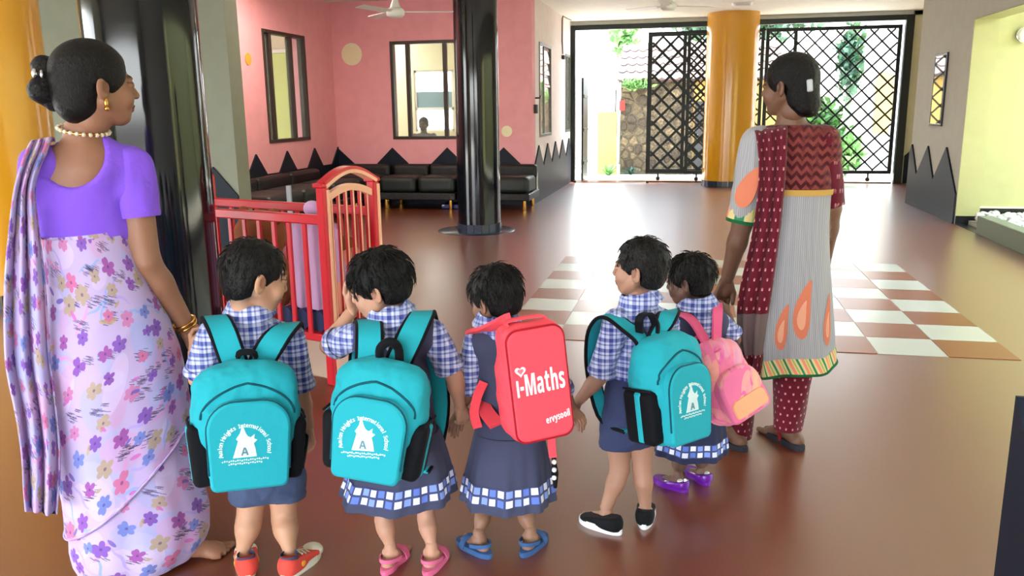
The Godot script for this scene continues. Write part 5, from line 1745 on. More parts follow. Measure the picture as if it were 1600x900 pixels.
func woman_sari() -> void:
	var o := thing("person", "woman in a purple blouse and floral sari with her hair in a bun", "person", Vector3(-1.686, 0.0, -2.098), 0.677)
	var j := {"neck": Vector3(-0.009, 1.350, -0.010), "sl": Vector3(-0.119, 1.258, 0.0), "sr": Vector3(0.105, 1.248, 0.0), "chest": Vector3(-0.031, 1.150, -0.020), "pelvis": Vector3(-0.003, 0.856, -0.020), "el": Vector3(-0.178, 1.006, -0.100), "wl": Vector3(-0.135, 0.843, -0.160), "er": Vector3(0.118, 0.973, 0.030), "wr": Vector3(0.218, 0.744, -0.020),
		"hl": Vector3(-0.064, 0.685, -0.020), "kl": Vector3(-0.098, 0.363, -0.020), "al": Vector3(-0.096, 0.044, -0.030), "hr": Vector3(0.048, 0.674, 0.0), "kr": Vector3(0.038, 0.331, 0.0), "ar": Vector3(0.101, 0.004, 0.0)}
	var tone := skin("skin_sari", Color(0.56, 0.39, 0.30))
	var hx := face_dir(-1.25, 0.02, 0.0, 1.03, Vector3(0.038, 1.485, 0.0))
	body(o, j, false, tone, hx, [[hand_curl, arm_to(j.er, j.wr, Vector3(-0.3, 0, -1), false, 0.95)], [hand_curl, arm_to(j.el, j.wl, Vector3(1, 0, 0.2), true, 0.95)]],
		[foot_at(Vector3(-0.119, 0.0, -0.042), Vector3(-0.016, 0.0, -0.061), true, 1.0), foot_at(Vector3(0.055, 0.0, 0.055), Vector3(0.219, 0.0, 0.064), false, 1.0)])
	# hair drawn back to a low bun
	var f := F.new(Vector3(-0.12, -0.14, -0.14), Vector3(0.12, 0.15, 0.20), 0.005)
	hair_cap(f, 0.010)
	f.ell(Vector3(0, -0.035, 0.055), Vector3(0.066, 0.072, 0.062), 0.03)
	f.ell(Vector3(0, 0.02, -0.115), Vector3(0.060, 0.055, 0.070), 0.015, Basis(), true)
	f.ell(Vector3(0, -0.09, -0.095), Vector3(0.085, 0.12, 0.088), 0.02, Basis(), true)
	for s in [-1.0, 1.0]: f.ell(Vector3(s * 0.09, -0.035, 0.010), Vector3(0.030, 0.042, 0.025), 0.01, Basis(), true)
	var m := M.new().add(f.to(M.new()), hx)
	var g := F.new(Vector3(-0.147, 1.429, -0.080).min(Vector3(-0.039, 1.568, 0.100)) - Vector3.ONE * 0.02, Vector3(-0.147, 1.429, -0.080).max(Vector3(-0.039, 1.568, 0.100)) + Vector3.ONE * 0.02, 0.005)
	g.ell(Vector3(-0.087, 1.529, -0.020), Vector3(0.034, 0.036, 0.036), 0.012).ell(Vector3(-0.098, 1.469, 0.0), Vector3(0.038, 0.036, 0.040), 0.012).cap(Vector3(-0.075, 1.506, 0.0), Vector3(-0.027, 1.509, 0.0), 0.030, 0.045, 0.02).cap(Vector3(-0.072, 1.436, 0.0), Vector3(-0.034, 1.454, 0.0), 0.025, 0.045, 0.02)
	g.rough(streaks, 0.003, Vector3(1, 1.5, 1))
	var hr := obj("hair", m, hair_mat(), o)
	obj("bun", g.to(M.new()), hair_mat(), hr)
	obj("hair_clip", M.new().ball(Vector3(-0.110, 1.513, 0.030), Vector3(0.008, 0.014, 0.012), 10, 8).ball(Vector3(-0.093, 1.511, 0.035), Vector3(0.006, 0.012, 0.006), 10, 8), mats.chrome, hr)
	# blouse
	var bl := cloth("blouse_purple", Color(0.50, 0.33, 0.86), 0.8)
	f = garment(j, 1.0, 0.010, 0.010)
	f.rough(fold_noise(), 0.003)
	f.plane(Vector3(-0.045, 1.052, 0.0), Vector3(-0.08, -1, 0))
	f.plane(j.neck + Vector3(0, -0.004, 0), Vector3.UP, 0.01)
	f.ell(Vector3(-0.055, 1.357, 0.100), Vector3(0.112, 0.158, 0.13), 0.008, Basis(), true)
	m = f.to(M.new())
	m.add(sleeve(j.sr, j.er, 0.52, 0.066, 0.058, 0.01))
	m.add(sleeve(j.sl, j.el, 0.5, 0.064, 0.056, 0.01))
	var blo := obj("blouse", m, bl, o)
	var e0: Vector3 = j.sr.lerp(j.er, 0.52)
	var d0: Vector3 = (j.er - j.sr).normalized()
	obj("sleeve_hem", M.new().tube([e0 - d0 * 0.018, e0 - d0 * 0.003, e0 + d0 * 0.002], [0.0615, 0.0615, 0.059], 22, false), bl, blo)
	# sari: wrapped skirt, a second layer with a slanting edge, and the loose end over the left shoulder
	var sa := cloth("sari_print", Color(0.90, 0.87, 0.94), 0.8, tex_saree())
	sa.uv1_scale = Vector3(1.0, 1.05, 1.0)
	sa.backlight_enabled = true
	sa.backlight = Color(0.25, 0.22, 0.28)
	var rows := [edge(Vector3(-0.143, 1.078, 0.0), Vector3(0.075, 1.061, 0.0)), edge(Vector3(-0.148, 1.008, 0.0), Vector3(0.092, 0.987, 0.0)), edge(Vector3(-0.153, 0.915, 0.0), Vector3(0.126, 0.885, 0.0)), edge(Vector3(-0.164, 0.822, 0.0), Vector3(0.158, 0.781, 0.0)), edge(Vector3(-0.177, 0.727, 0.0), Vector3(0.183, 0.675, 0.0)), edge(Vector3(-0.188, 0.631, 0.0), Vector3(0.194, 0.568, 0.0)), edge(Vector3(-0.189, 0.532, 0.0), Vector3(0.198, 0.461, 0.0)), edge(Vector3(-0.185, 0.407, 0.0), Vector3(0.200, 0.328, 0.0)), edge(Vector3(-0.181, 0.305, 0.0), Vector3(0.226, 0.213, 0.0)), edge(Vector3(-0.183, 0.222, 0.0), Vector3(0.239, 0.119, 0.0)), edge(Vector3(-0.189, 0.138, 0.0), Vector3(0.232, 0.029, 0.0)), edge(Vector3(-0.182, 0.076, 0.0), Vector3(0.197, -0.022, 0.0)), edge(Vector3(-0.163, 0.025, 0.0), Vector3(0.139, -0.052, 0.0))]
	var top: float = rows[0].x
	var bot := 0.012
	var ring := func(y: float, grow: float, tilt: float) -> PackedVector3Array:
		var q := PackedVector3Array()
		for k in 120:
			var a := TAU * k / 120
			var yy := y + tilt * cos(a)
			var c := sil(rows, clampf(yy, rows[rows.size() - 1].x, rows[0].x))
			var s := clampf((top - yy) / (top - bot), 0.0, 1.0)
			var rz := minf(c.y * 0.80, 0.135 + 0.075 * s)
			var gw := 1.0 + (0.006 + 0.022 * s) * sin(a * 7.0 + s * 5.0) + 0.012 * s * sin(a * 15.0 - s * 7.0) + 0.016 * pow(maxf(0.0, sin((yy - 0.20 * cos(a)) * 46.0 + sin(a * 2.0))), 2.0) * exp(-pow((s - 0.30) / 0.22, 2.0)) * maxf(0.0, -sin(a) * 0.5 + 0.5)
			q.append(Vector3(c.x + cos(a) * (c.y + grow) * (0.985 if grow > 0.0 else 0.97) * lerpf(1.0, gw, 0.6), yy, -sin(a) * (rz + grow) * gw))
		return q
	var rings := []
	for r in range(40, -1, -1): rings.append(ring.call(lerpf(top, bot, r / 40.0), 0.0, 0.004))
	obj("sari_skirt", M.new().loft(rings, true, false, true, 1.25), sa, o)
	rings = []
	var hem0: float = Vector3(-0.183, 0.222, 0.0).y
	for r in range(30, -1, -1):
		var q := PackedVector3Array()
		var s := r / 30.0
		for k in 120:
			var a := TAU * k / 120
			var tl := 0.16 * cos(a)
			var full: PackedVector3Array = ring.call(lerpf(top - 0.01, hem0 + 0.085 + tl, s), 0.007, 0.0)
			q.append(full[k])
		rings.append(q)
	var ov := obj("sari_drape", M.new().loft(rings, true, false, false, 1.4), sa, o)
	var hemp := []
	for k in 121: hemp.append(rings[0][k % 120])
	obj("hem", M.new().tube(hemp, 0.0045, 6, false), sa, ov)
	var L := [Vector3(-0.139, 1.321, -0.050), Vector3(-0.138, 1.333, 0.020), Vector3(-0.150, 1.311, 0.070), Vector3(-0.169, 1.265, 0.090), Vector3(-0.191, 1.201, 0.100), Vector3(-0.214, 1.099, 0.100), Vector3(-0.242, 0.954, 0.100), Vector3(-0.263, 0.776, 0.100), Vector3(-0.264, 0.687, 0.110), Vector3(-0.258, 0.604, 0.120), Vector3(-0.258, 0.490, 0.120), Vector3(-0.264, 0.394, 0.120), Vector3(-0.268, 0.307, 0.120)]
	var R := [Vector3(-0.084, 1.330, -0.050), Vector3(-0.087, 1.341, 0.030), Vector3(-0.102, 1.303, 0.080), Vector3(-0.124, 1.263, 0.090), Vector3(-0.144, 1.198, 0.090), Vector3(-0.146, 1.094, 0.100), Vector3(-0.147, 0.948, 0.120), Vector3(-0.158, 0.767, 0.120), Vector3(-0.159, 0.676, 0.130), Vector3(-0.159, 0.592, 0.140), Vector3(-0.163, 0.478, 0.140), Vector3(-0.174, 0.383, 0.140), Vector3(-0.192, 0.280, 0.140)]
	var ls := spline(L, 40)
	var rs := spline(R, 40)
	var sh := []
	for r in range(40, -1, -1):
		var q := PackedVector3Array()
		for k in 25:
			var t := k / 24.0
			var p: Vector3 = ls[r].lerp(rs[r], t)
			var amp := 0.010 + 0.012 * r / 40.0
			p.z += amp * sin(t * 17.0 + r * 0.05) + 0.006 * sin(t * 31.0)
			q.append(p)
		sh.append(q)
	obj("sari_end", sheet(sh, 0.004), sa, o)
	# jewellery
	var ne := []
	for k in 25:
		var a := TAU * k / 24
		ne.append(Vector3(-0.007, 1.359, -0.005) + Basis(Vector3.BACK, -0.12) * Vector3(cos(a) * 0.066, 0.012 * sin(a), -sin(a) * 0.064))
	var nk := obj("necklace", M.new().tube(ne, 0.0035, 6, false), mats.gold, o)
	for k in 24: obj("bead", M.new().ball(ne[k], Vector3.ONE * 0.0062, 8, 6), mat("pearl", Color(0.85, 0.80, 0.72), 0.25), nk)
	var ear: Vector3 = hx * Vector3(0.083, -0.050, 0.010)
	obj("earring", M.new().ball(ear, Vector3(0.006, 0.013, 0.006), 10, 8).ball(ear + Vector3(0, -0.016, 0), Vector3(0.007, 0.007, 0.007), 10, 8), mats.gold, o)
	var bd: Vector3 = (j.wr - j.er).normalized()
	for k in 2:
		var c: Vector3 = j.wr - bd * (0.012 + 0.012 * k)
		var u := bd.cross(Vector3.UP).normalized()
		var w := bd.cross(u)
		var pts := []
		for q in 25: pts.append(c + (u * cos(TAU * q / 24) + w * sin(TAU * q / 24)) * 0.034)
		obj("bangle", M.new().tube(pts, 0.0035, 6, false), mats.gold, o)

func woman_kurta() -> void:
	var o := thing("person", "woman in a grey kurta with a maroon shawl, walking furthest from the camera", "person", Vector3(0.330, 0.0, -3.404), -0.097)
	var j := {"neck": Vector3(0.043, 1.343, -0.010), "sl": Vector3(-0.071, 1.256, 0.0), "sr": Vector3(0.164, 1.270, -0.020), "chest": Vector3(0.071, 1.134, -0.020), "pelvis": Vector3(0.098, 0.740, -0.020), "el": Vector3(-0.120, 0.943, 0.0), "wl": Vector3(-0.172, 0.709, -0.030), "er": Vector3(0.210, 1.009, -0.050), "wr": Vector3(0.199, 0.751, -0.130),
		"hl": Vector3(-0.034, 0.425, -0.020), "kl": Vector3(-0.100, 0.231, -0.040), "al": Vector3(-0.106, 0.005, -0.030), "hr": Vector3(0.110, 0.441, 0.0), "kr": Vector3(0.107, 0.278, 0.0), "ar": Vector3(0.101, 0.068, 0.0)}
	var tone := skin("skin_kurta", Color(0.42, 0.29, 0.22))
	var hx := face_dir(1.05, 0.0, 0.0, 1.0, Vector3(0.026, 1.480, 0.0))
	body(o, j, false, tone, hx, [[hand_curl, arm_to(j.el, j.wl, Vector3(0.4, 0, 1), true, 0.95)], [hand_curl, arm_to(j.er, j.wr, Vector3(-1, 0, 0), false, 0.95)]],
		[foot_at(Vector3(-0.071, 0.0, 0.041), Vector3(-0.164, 0.0, -0.025), true, 1.0), foot_at(Vector3(0.153, 0.0, -0.030), Vector3(-0.016, 0.0, -0.234), false, 1.0)])
	var f := F.new(Vector3(-0.12, -0.14, -0.14), Vector3(0.12, 0.15, 0.20), 0.0055)
	hair_cap(f, 0.010)
	f.ell(Vector3(0, -0.040, 0.060), Vector3(0.064, 0.075, 0.062), 0.03)
	f.ell(Vector3(0.0, -0.075, 0.085), Vector3(0.050, 0.046, 0.045), 0.015)
	f.ell(Vector3(0, 0.02, -0.115), Vector3(0.060, 0.055, 0.070), 0.015, Basis(), true)
	f.ell(Vector3(0, -0.09, -0.095), Vector3(0.085, 0.12, 0.088), 0.02, Basis(), true)
	for s in [-1.0, 1.0]: f.ell(Vector3(s * 0.09, -0.035, 0.010), Vector3(0.030, 0.042, 0.025), 0.01, Basis(), true)
	f.rough(streaks, 0.003, Vector3(1, 0.5, 1))
	var hr := obj("hair", M.new().add(f.to(M.new()), hx), hair_mat(), o)
	obj("hair_clip", M.new().box(hx * Vector3(-0.040, -0.005, 0.108), Vector3(0.022, 0.045, 0.016), 0.004, Basis(Vector3.BACK, 0.1)), mat("clip_grey", Color(0.62, 0.64, 0.66), 0.35), hr)
	var dots := cloth("maroon_dots", Color.WHITE, 0.85, tex_dots())
	var chev := cloth("chevron", Color.WHITE, 0.85, tex_chevron(), 7.0)
	var grey := cloth("kurta_grey", Color.WHITE, 0.85, tex_kurta(), 3.0)
	var bord := cloth("kurta_border", Color.WHITE, 0.85, tex_border())
	var coral := cloth("coral_print", Color(0.80, 0.47, 0.36), 0.85)
	var green := cloth("green_piping", Color(0.10, 0.36, 0.20), 0.8)
	var lace := cloth("lace_yellow", Color(0.72, 0.58, 0.30), 0.85)
	var yoke_y: float = Vector3(0.107, 1.077, 0.100).y
	f = garment(j, 1.0, 0.012, 0.011)
	f.plane(j.neck + Vector3(0, -0.010, 0), Vector3.UP, 0.01)
	f.plane(Vector3(0, yoke_y, 0), Vector3.DOWN)
	obj("yoke", f.to(M.new()), chev, o)
	# lower kurta: flared, split slightly at the sides, hem higher on the right
	var rows := [edge(Vector3(-0.054, 1.109, 0.0), Vector3(0.210, 1.113, 0.0)), edge(Vector3(-0.052, 1.059, 0.0), Vector3(0.206, 1.064, 0.0)), edge(Vector3(-0.054, 0.945, 0.0), Vector3(0.204, 0.952, 0.0)), edge(Vector3(-0.057, 0.815, 0.0), Vector3(0.214, 0.826, 0.0)), edge(Vector3(-0.053, 0.684, 0.0), Vector3(0.229, 0.699, 0.0)), edge(Vector3(-0.044, 0.551, 0.0), Vector3(0.245, 0.570, 0.0)), edge(Vector3(-0.037, 0.444, 0.0), Vector3(0.256, 0.466, 0.0)), edge(Vector3(-0.027, 0.349, 0.0), Vector3(0.263, 0.392, 0.0)), edge(Vector3(-0.024, 0.280, 0.0), Vector3(0.269, 0.306, 0.0))]
	var hem_at := func(a: float) -> float: return lerpf(Vector3(-0.016, 0.330, 0.0).y, Vector3(0.261, 0.397, 0.0).y, (cos(a) + 1.0) * 0.5) + 0.012 * sin(a * 3.0 + 0.8) - 0.010 * sin(-a) 
	var pt := func(a: float, s: float, grow: float) -> Vector3:
		var y := lerpf(yoke_y + 0.006, hem_at.call(a), s)
		var c := sil(rows, y)
		var g := 1.0 + 0.03 * s * sin(a * 8.0 + 1.0 + s) + 0.014 * sin(a * 5.0 + s * 3.0) * s
		return Vector3(c.x + cos(a) * (c.y + grow) * g, y, -sin(a) * (minf(c.y * 0.72, 0.12 + 0.03 * s) + grow) * g)
	var mk := func(s0: float, s1: float, nrow: int, grow: float) -> Array:
		var out := []
		for r in range(nrow, -1, -1):
			var q := PackedVector3Array()
			for k in 96: q.append(pt.call(TAU * k / 96, lerpf(s0, s1, float(r) / nrow), grow))
			out.append(q)
		return out
	var ku := obj("kurta", M.new().loft(mk.call(0.0, 0.91, 24, 0.0), true, false, true), grey, o)
	obj("hem_border", M.new().loft(mk.call(0.905, 1.0, 4, 0.002), true, false, false, 9.0, [0.0, 0.25, 0.5, 0.75, 1.0]), bord, o)
	var hp := []
	var hq: Array = mk.call(0.99, 1.0, 1, 0.003)
	for k in 97: hp.append(hq[0][k % 96])
	obj("hem_piping", M.new().tube(hp, 0.0055, 6, false), green, o)
	obj("lace_band", M.new().loft(mk.call(-0.01, 0.022, 2, 0.005), true, false, false), lace, o)
	# coral paisleys stitched on the back of the kurta: (angle, height share, size, lean)
	for p in [[-1.98, 0.775, 0.105, 0.25], [-1.42, 0.69, 0.135, 0.30], [-0.62, 0.76, 0.115, 0.15], [-2.7, 0.72, 0.11, 0.2]]:
		var m := M.new()
		var c2: Vector3 = pt.call(p[0], p[1], 0.003)
		var tang: Vector3 = (pt.call(p[0] + 0.05, p[1], 0.003) - pt.call(p[0] - 0.05, p[1], 0.003)).normalized()
		for lay in 2:
			if lay == 1:
				obj("paisley", m, coral, ku)
				m = M.new()
			var poly := []
			var sc: float = p[2] * [1.0, 0.5][lay]
			for k in 25:
				var u := k / 24.0
				var a := TAU * u
				var w := 0.34 * sin(a) * (1.0 - 0.55 * pow((1.0 - cos(a)) * 0.5, 1.5))
				var h2 := (1.0 - cos(a)) * 0.5
				poly.append(Vector2(w + 0.42 * pow(h2, 2.6), h2 - 0.32))
			var cen := m.vert(c2 + tang * 0.0 + Vector3(0, 0.02 * sc, 0), Vector3.BACK)
			var first := m.v.size()
			for q in poly:
				var ax: float = p[0] + q.x * sc / 0.17
				var ys: float = p[1] - q.y * sc * 1.5 / 0.62
				m.vert(pt.call(ax, ys, 0.0025 + lay * 0.0012), Vector3(cos(p[0]), 0, -sin(p[0])))
			for k in 24: m.face(cen, first + k, first + k + 1)
			m.v[cen] = pt.call(p[0], p[1], 0.003 + lay * 0.0012)
			if lay == 0: m.i.append_array([])
		obj("paisley_centre", m, cloth("coral_pale", Color(0.86, 0.62, 0.50), 0.85), ku)
	# sleeves
	var m2 := sleeve(j.sl, j.el, 0.92, 0.075, 0.062, 0.010)
	var sl := obj("sleeve", m2, grey, o)
	var e: Vector3 = j.sl.lerp(j.el, 0.90)
	var d: Vector3 = (j.el - j.sl).normalized()
	obj("sleeve_border", M.new().tube([e - d * 0.045, e - d * 0.02, e + d * 0.018], [0.064, 0.066, 0.067], 24, false), bord, sl)
	obj("sleeve_piping", M.new().tube([e + d * 0.012, e + d * 0.026], [0.0685, 0.0675], 24, false), green, sl)
	var pm := M.new()
	var pc: Vector3 = j.sl.lerp(j.el, 0.50) + Vector3(-0.014, 0, 0.070)
	var poly2 := PackedVector2Array()
	for k in 24:
		var a := TAU * k / 24
		var h2 := (1.0 - cos(a)) * 0.5
		poly2.append(Vector2(0.045 * sin(a) * (1.0 - 0.55 * pow(h2, 1.5)) + 0.035 * pow(h2, 2.4), h2 * 0.17 - 0.085))
	pm.extrude(poly2, -0.012, 0.004, Transform3D(Basis(Vector3.BACK, -0.18) * Basis(Vector3.UP, -0.2), pc))
	obj("paisley", pm, coral, sl)
	obj("sleeve", sleeve(j.sr, j.er, 0.98, 0.062, 0.052, 0.010), cloth("maroon_sleeve", Color.WHITE, 0.85, mats["maroon_dots"].albedo_texture, 9.0), o)
	# shawl over the left shoulder, hanging down the back with a pale banded end
	var L := [Vector3(-0.107, 1.236, -0.100), Vector3(-0.113, 1.284, -0.060), Vector3(-0.098, 1.313, 0.0), Vector3(-0.080, 1.288, 0.080), Vector3(-0.064, 1.180, 0.130), Vector3(-0.066, 1.037, 0.150), Vector3(-0.083, 0.890, 0.150), Vector3(-0.109, 0.740, 0.160), Vector3(-0.119, 0.638, 0.160), Vector3(-0.115, 0.532, 0.150), Vector3(-0.096, 0.425, 0.140), Vector3(-0.087, 0.330, 0.140)]
	var R := [Vector3(0.024, 1.229, -0.100), Vector3(0.024, 1.303, -0.060), Vector3(0.027, 1.329, 0.0), Vector3(0.030, 1.312, 0.090), Vector3(0.032, 1.183, 0.150), Vector3(0.028, 1.041, 0.160), Vector3(0.020, 0.896, 0.170), Vector3(0.009, 0.750, 0.180), Vector3(0.0, 0.649, 0.180), Vector3(-0.009, 0.545, 0.170), Vector3(-0.018, 0.438, 0.160), Vector3(-0.024, 0.358, 0.160)]
	var ls := spline(L, 48)
	var rs := spline(R, 48)
	var part := func(r0: int, r1: int) -> Array:
		var sh := []
		for r in range(r1, r0 - 1, -1):
			var q := PackedVector3Array()
			for k in 21:
				var t := k / 20.0
				var pp: Vector3 = ls[r].lerp(rs[r], t)
				pp.z += 0.010 * sin(t * 15.0 + r * 0.07) + 0.004 * sin(t * 29.0)
				q.append(pp)
			sh.append(q)
		return sh
	var dts := cloth("shawl_dots", Color.WHITE, 0.85, mats["maroon_dots"].albedo_texture)
	dts.uv1_scale = Vector3(2.6, 13.0, 1)
	obj("shawl", sheet(part.call(0, 36), 0.004), dts, o)
	obj("shawl_end", sheet(part.call(36, 43), 0.004), cloth("shawl_end_grey", Color(0.42, 0.36, 0.36), 0.85), o)
	obj("shawl_tip", sheet(part.call(43, 48), 0.004), dts, o)
	# trousers
	var tr := cloth("trouser_dots", Color.WHITE, 0.85, mats["maroon_dots"].albedo_texture)
	tr.uv1_scale = Vector3(3.6, 16.0, 1)
	for q in [[Vector3(-0.027, 0.545, -0.030), Vector3(-0.096, 0.263, -0.030), Vector3(-0.101, 0.032, -0.020)], [Vector3(0.103, 0.561, 0.0), Vector3(0.105, 0.319, 0.0), Vector3(0.097, 0.099, 0.0)]]:
		var rr := []
		var pts := spline([q[0], q[1], q[2]], 14)
		for k in range(14, -1, -1):
			var s := k / 14.0
			rr.append(oval(pts[k], lerpf(0.095, 0.056, s), lerpf(0.10, 0.058, s), 32, func(a): return 1.0 + 0.03 * sin(a * 5.0 + s * 9.0)))
		obj("trouser_leg", M.new().loft(rr), tr, o)
	for q in [[Vector3(-0.065, 0.0, 0.060), Vector3(-0.169, 0.0, -0.023), true], [Vector3(0.160, 0.0, -0.011), Vector3(-0.024, 0.0, -0.247), false]]:
		slipper(o, q[0], q[1], q[2], 0.255, 0.095, cloth("sandal_grey", Color(0.17, 0.17, 0.20), 0.7), cloth("sandal_red", Color(0.55, 0.10, 0.14), 0.6), 1.0, false)

func slipper(o: Node3D, heel: Vector3, toe: Vector3, left: bool, len: float, wid: float, sole_m: Material, strap_m: Material, sc: float, back_strap: bool) -> void:
	var d := toe - heel
	d.y = 0
	var z := -d.normalized()
	var x := Vector3.UP.cross(z)
	var t := Transform3D(Basis(x, Vector3.UP, z), heel + z * 0.012)
	var so := obj("sandal", M.new().add(sole(len, wid, 0.020 * sc + 0.004, left), t), sole_m, o)
	var up := 0.024 * sc
	var strap := func(s: float, h: float, w: float) -> void:
		var pts := []
		var sd := []
		for k in 11:
			var a := PI * k / 10.0
			pts.append(t * Vector3(-cos(a) * wid * 0.49, up * 0.5 + sin(a) * h, -len * s))
			sd.append(z)
		obj("strap", M.new().ribbon(pts, sd, w, 0.005), strap_m, so)
	if back_strap:
		strap.call(0.66, 0.050 * sc, 0.030 * sc)
		var pts := []
		var sd := []
		for k in 13:
			var a := PI * k / 12.0
			pts.append(t * Vector3(-cos(a) * wid * 0.44, up + 0.022 * sc + 0.012 * sin(a), -len * 0.42 + sin(a) * len * 0.36))
			sd.append(Vector3.UP)
		obj("strap", M.new().ribbon(pts, sd, 0.018 * sc, 0.004), strap_m, so)
	else:
		for s in [-1.0, 1.0]:
			var pts := spline([t * Vector3(0.004, up, -len * 0.76), t * Vector3(s * wid * 0.22, up + 0.040 * sc, -len * 0.58), t * Vector3(s * wid * 0.44, up * 0.8, -len * 0.40)], 8)
			var sd := []
			for k in 9: sd.append((z + Vector3.UP * 0.3).normalized())
			obj("strap", M.new().ribbon(pts, sd, 0.014 * sc, 0.005), strap_m, so)

func shoe(o: Node3D, heel: Vector3, toe: Vector3, left: bool, len: float, wid: float, upper: Material, sole_m: Material, toe_m: Material, hi: float) -> MeshInstance3D:
	var d := toe - heel
	d.y = 0
	var z := -d.normalized()
	var x := Vector3.UP.cross(z)
	var t := Transform3D(Basis(x, Vector3.UP, z), heel + z * 0.004)
	var f := F.new(Vector3(-wid, 0.0, -len - 0.01), Vector3(wid, hi + 0.03, 0.02), 0.005)
	f.ell(Vector3(0, 0.030, -len * 0.17), Vector3(wid * 0.40, 0.042, len * 0.165), 0.02)
	f.cap(Vector3(0, hi * 0.7, -len * 0.22), Vector3(0, 0.035, -len * 0.30), wid * 0.36, wid * 0.40, 0.02)
	f.ell(Vector3(0, 0.026, -len * 0.55), Vector3(wid * 0.42, 0.034, len * 0.30), 0.03)
	f.ell(Vector3(0, 0.022, -len * 0.78), Vector3(wid * 0.44, 0.026, len * 0.20), 0.02)
	f.plane(Vector3(0, 0.012, 0), Vector3.DOWN)
	f.plane(Vector3(0, hi, -len * 0.2), Vector3(0, 1, -0.25))
	var up := obj("shoe", M.new().add(f.to(M.new()), t), upper, o)
	obj("sole", M.new().add(sole(len, wid, 0.024, left), t), sole_m, up)
	return up

func boy_first(plaid: Material, shorts_m: Material) -> void:
	var o := thing("person", "boy in navy shorts and coral sneakers beside the woman in the sari", "person", Vector3(-1.276, 0.0, -2.176), 0.530)
	var j := {"neck": Vector3(0.008, 0.833, -0.015), "sl": Vector3(-0.102, 0.762, -0.010), "sr": Vector3(0.122, 0.732, -0.010), "chest": Vector3(-0.002, 0.609, -0.030), "pelvis": Vector3(0.022, 0.318, -0.040), "el": Vector3(-0.154, 0.623, -0.030), "wl": Vector3(-0.164, 0.688, -0.100), "er": Vector3(0.140, 0.550, -0.020), "wr": Vector3(0.158, 0.418, -0.050),
		"hl": Vector3(-0.026, 0.265, -0.030), "kl": Vector3(-0.042, 0.157, -0.020), "al": Vector3(-0.057, -0.014, -0.030), "hr": Vector3(0.066, 0.250, -0.030), "kr": Vector3(0.061, 0.134, -0.020), "ar": Vector3(0.061, -0.033, -0.030)}
	var tone := skin("skin_boy_first", Color(0.74, 0.56, 0.45))
	var hx := face_dir(-1.25, -0.22, 0.0, 0.95, Vector3(0.032, 0.928, 0.0))
	body(o, j, true, tone, hx, [[hand_curl, arm_to(j.er, j.wr, Vector3(-1, 0, 0.3), false, 0.64)], [hand_grip, arm_to(j.el, j.wl, Vector3(1, 0, 0), true, 0.62)]],
		[foot_at(Vector3(-0.065, 0.0, 0.055), Vector3(-0.076, 0.0, -0.102), true, 0.66), foot_at(Vector3(0.046, 0.0, 0.095), Vector3(0.121, 0.0, -0.023), false, 0.66)])
	hair_kid(o, hx, -0.066, 0.050, 0.006, 110, 3)
	kid_clothes(o, j, plaid, 0.92, Basis(Vector3.RIGHT, 0.25))
	var f := F.new(Vector3(-0.144, 0.105, -0.200).min(Vector3(0.153, 0.449, 0.200)) - Vector3.ONE * 0.04, Vector3(-0.144, 0.105, -0.200).max(Vector3(0.153, 0.449, 0.200)) + Vector3.ONE * 0.04, 0.009)
	f.cap(j.pelvis + Vector3(0, 0.02, 0), j.pelvis + Vector3(0, -0.04, 0), 0.092, 0.10, 0.03, Vector3(1.12, 1, 0.9))
	f.cap(Vector3(-0.018, 0.275, -0.030), Vector3(-0.048, 0.162, -0.025), 0.070, 0.064, 0.02).cap(Vector3(0.067, 0.261, -0.030), Vector3(0.079, 0.151, -0.025), 0.070, 0.064, 0.02)
	f.rough(fold_noise(), 0.006)
	f.plane(Vector3(0.018, 0.210, 0.030), Vector3(-0.05, -1, 0.0))
	obj("shorts", f.to(M.new()), shorts_m, o)
	var coral := cloth("sneaker_coral", Color(0.86, 0.30, 0.26), 0.7)
	var white := cloth("sneaker_white", Color(0.86, 0.86, 0.78), 0.6)
	for q in [[Vector3(-0.060, 0.0, 0.088), Vector3(-0.064, 0.0, -0.141), true], [Vector3(0.042, 0.0, 0.124), Vector3(0.159, 0.0, -0.018), false]]:
		var sh := shoe(o, q[0], q[1], q[2], 0.185, 0.078, coral, white, white, 0.062)
		var d: Vector3 = (q[1] - q[0]).normalized()
		var z := -d
		var t := Transform3D(Basis(Vector3.UP.cross(z), Vector3.UP, z), q[0])
		obj("toe_cap", M.new().add(M.new().ball(Vector3(0, 0.022, -0.155), Vector3(0.036, 0.022, 0.034), 16, 10), t), white, sh)
		for k in 3: obj("lace", M.new().add(M.new().tube([Vector3(-0.022, 0.055 - k * 0.007, -0.075 - k * 0.018), Vector3(0.0, 0.062 - k * 0.007, -0.078 - k * 0.018), Vector3(0.022, 0.055 - k * 0.007, -0.075 - k * 0.018)], 0.003, 6), t), white, sh)
		for e in [-1, 1]: obj("badge", M.new().add(M.new().ball(Vector3(e * 0.034, 0.034, -0.06), Vector3(0.004, 0.010, 0.012), 10, 8), t), mat("badge_orange", Color(0.95, 0.62, 0.15), 0.5), sh)
		obj("sock", M.new().tube([t * Vector3(0, 0.05, -0.038), t * Vector3(0, 0.072, -0.038)], [0.029, 0.027], 18, false), cloth("sock_grey", Color(0.28, 0.28, 0.38), 0.9), sh)

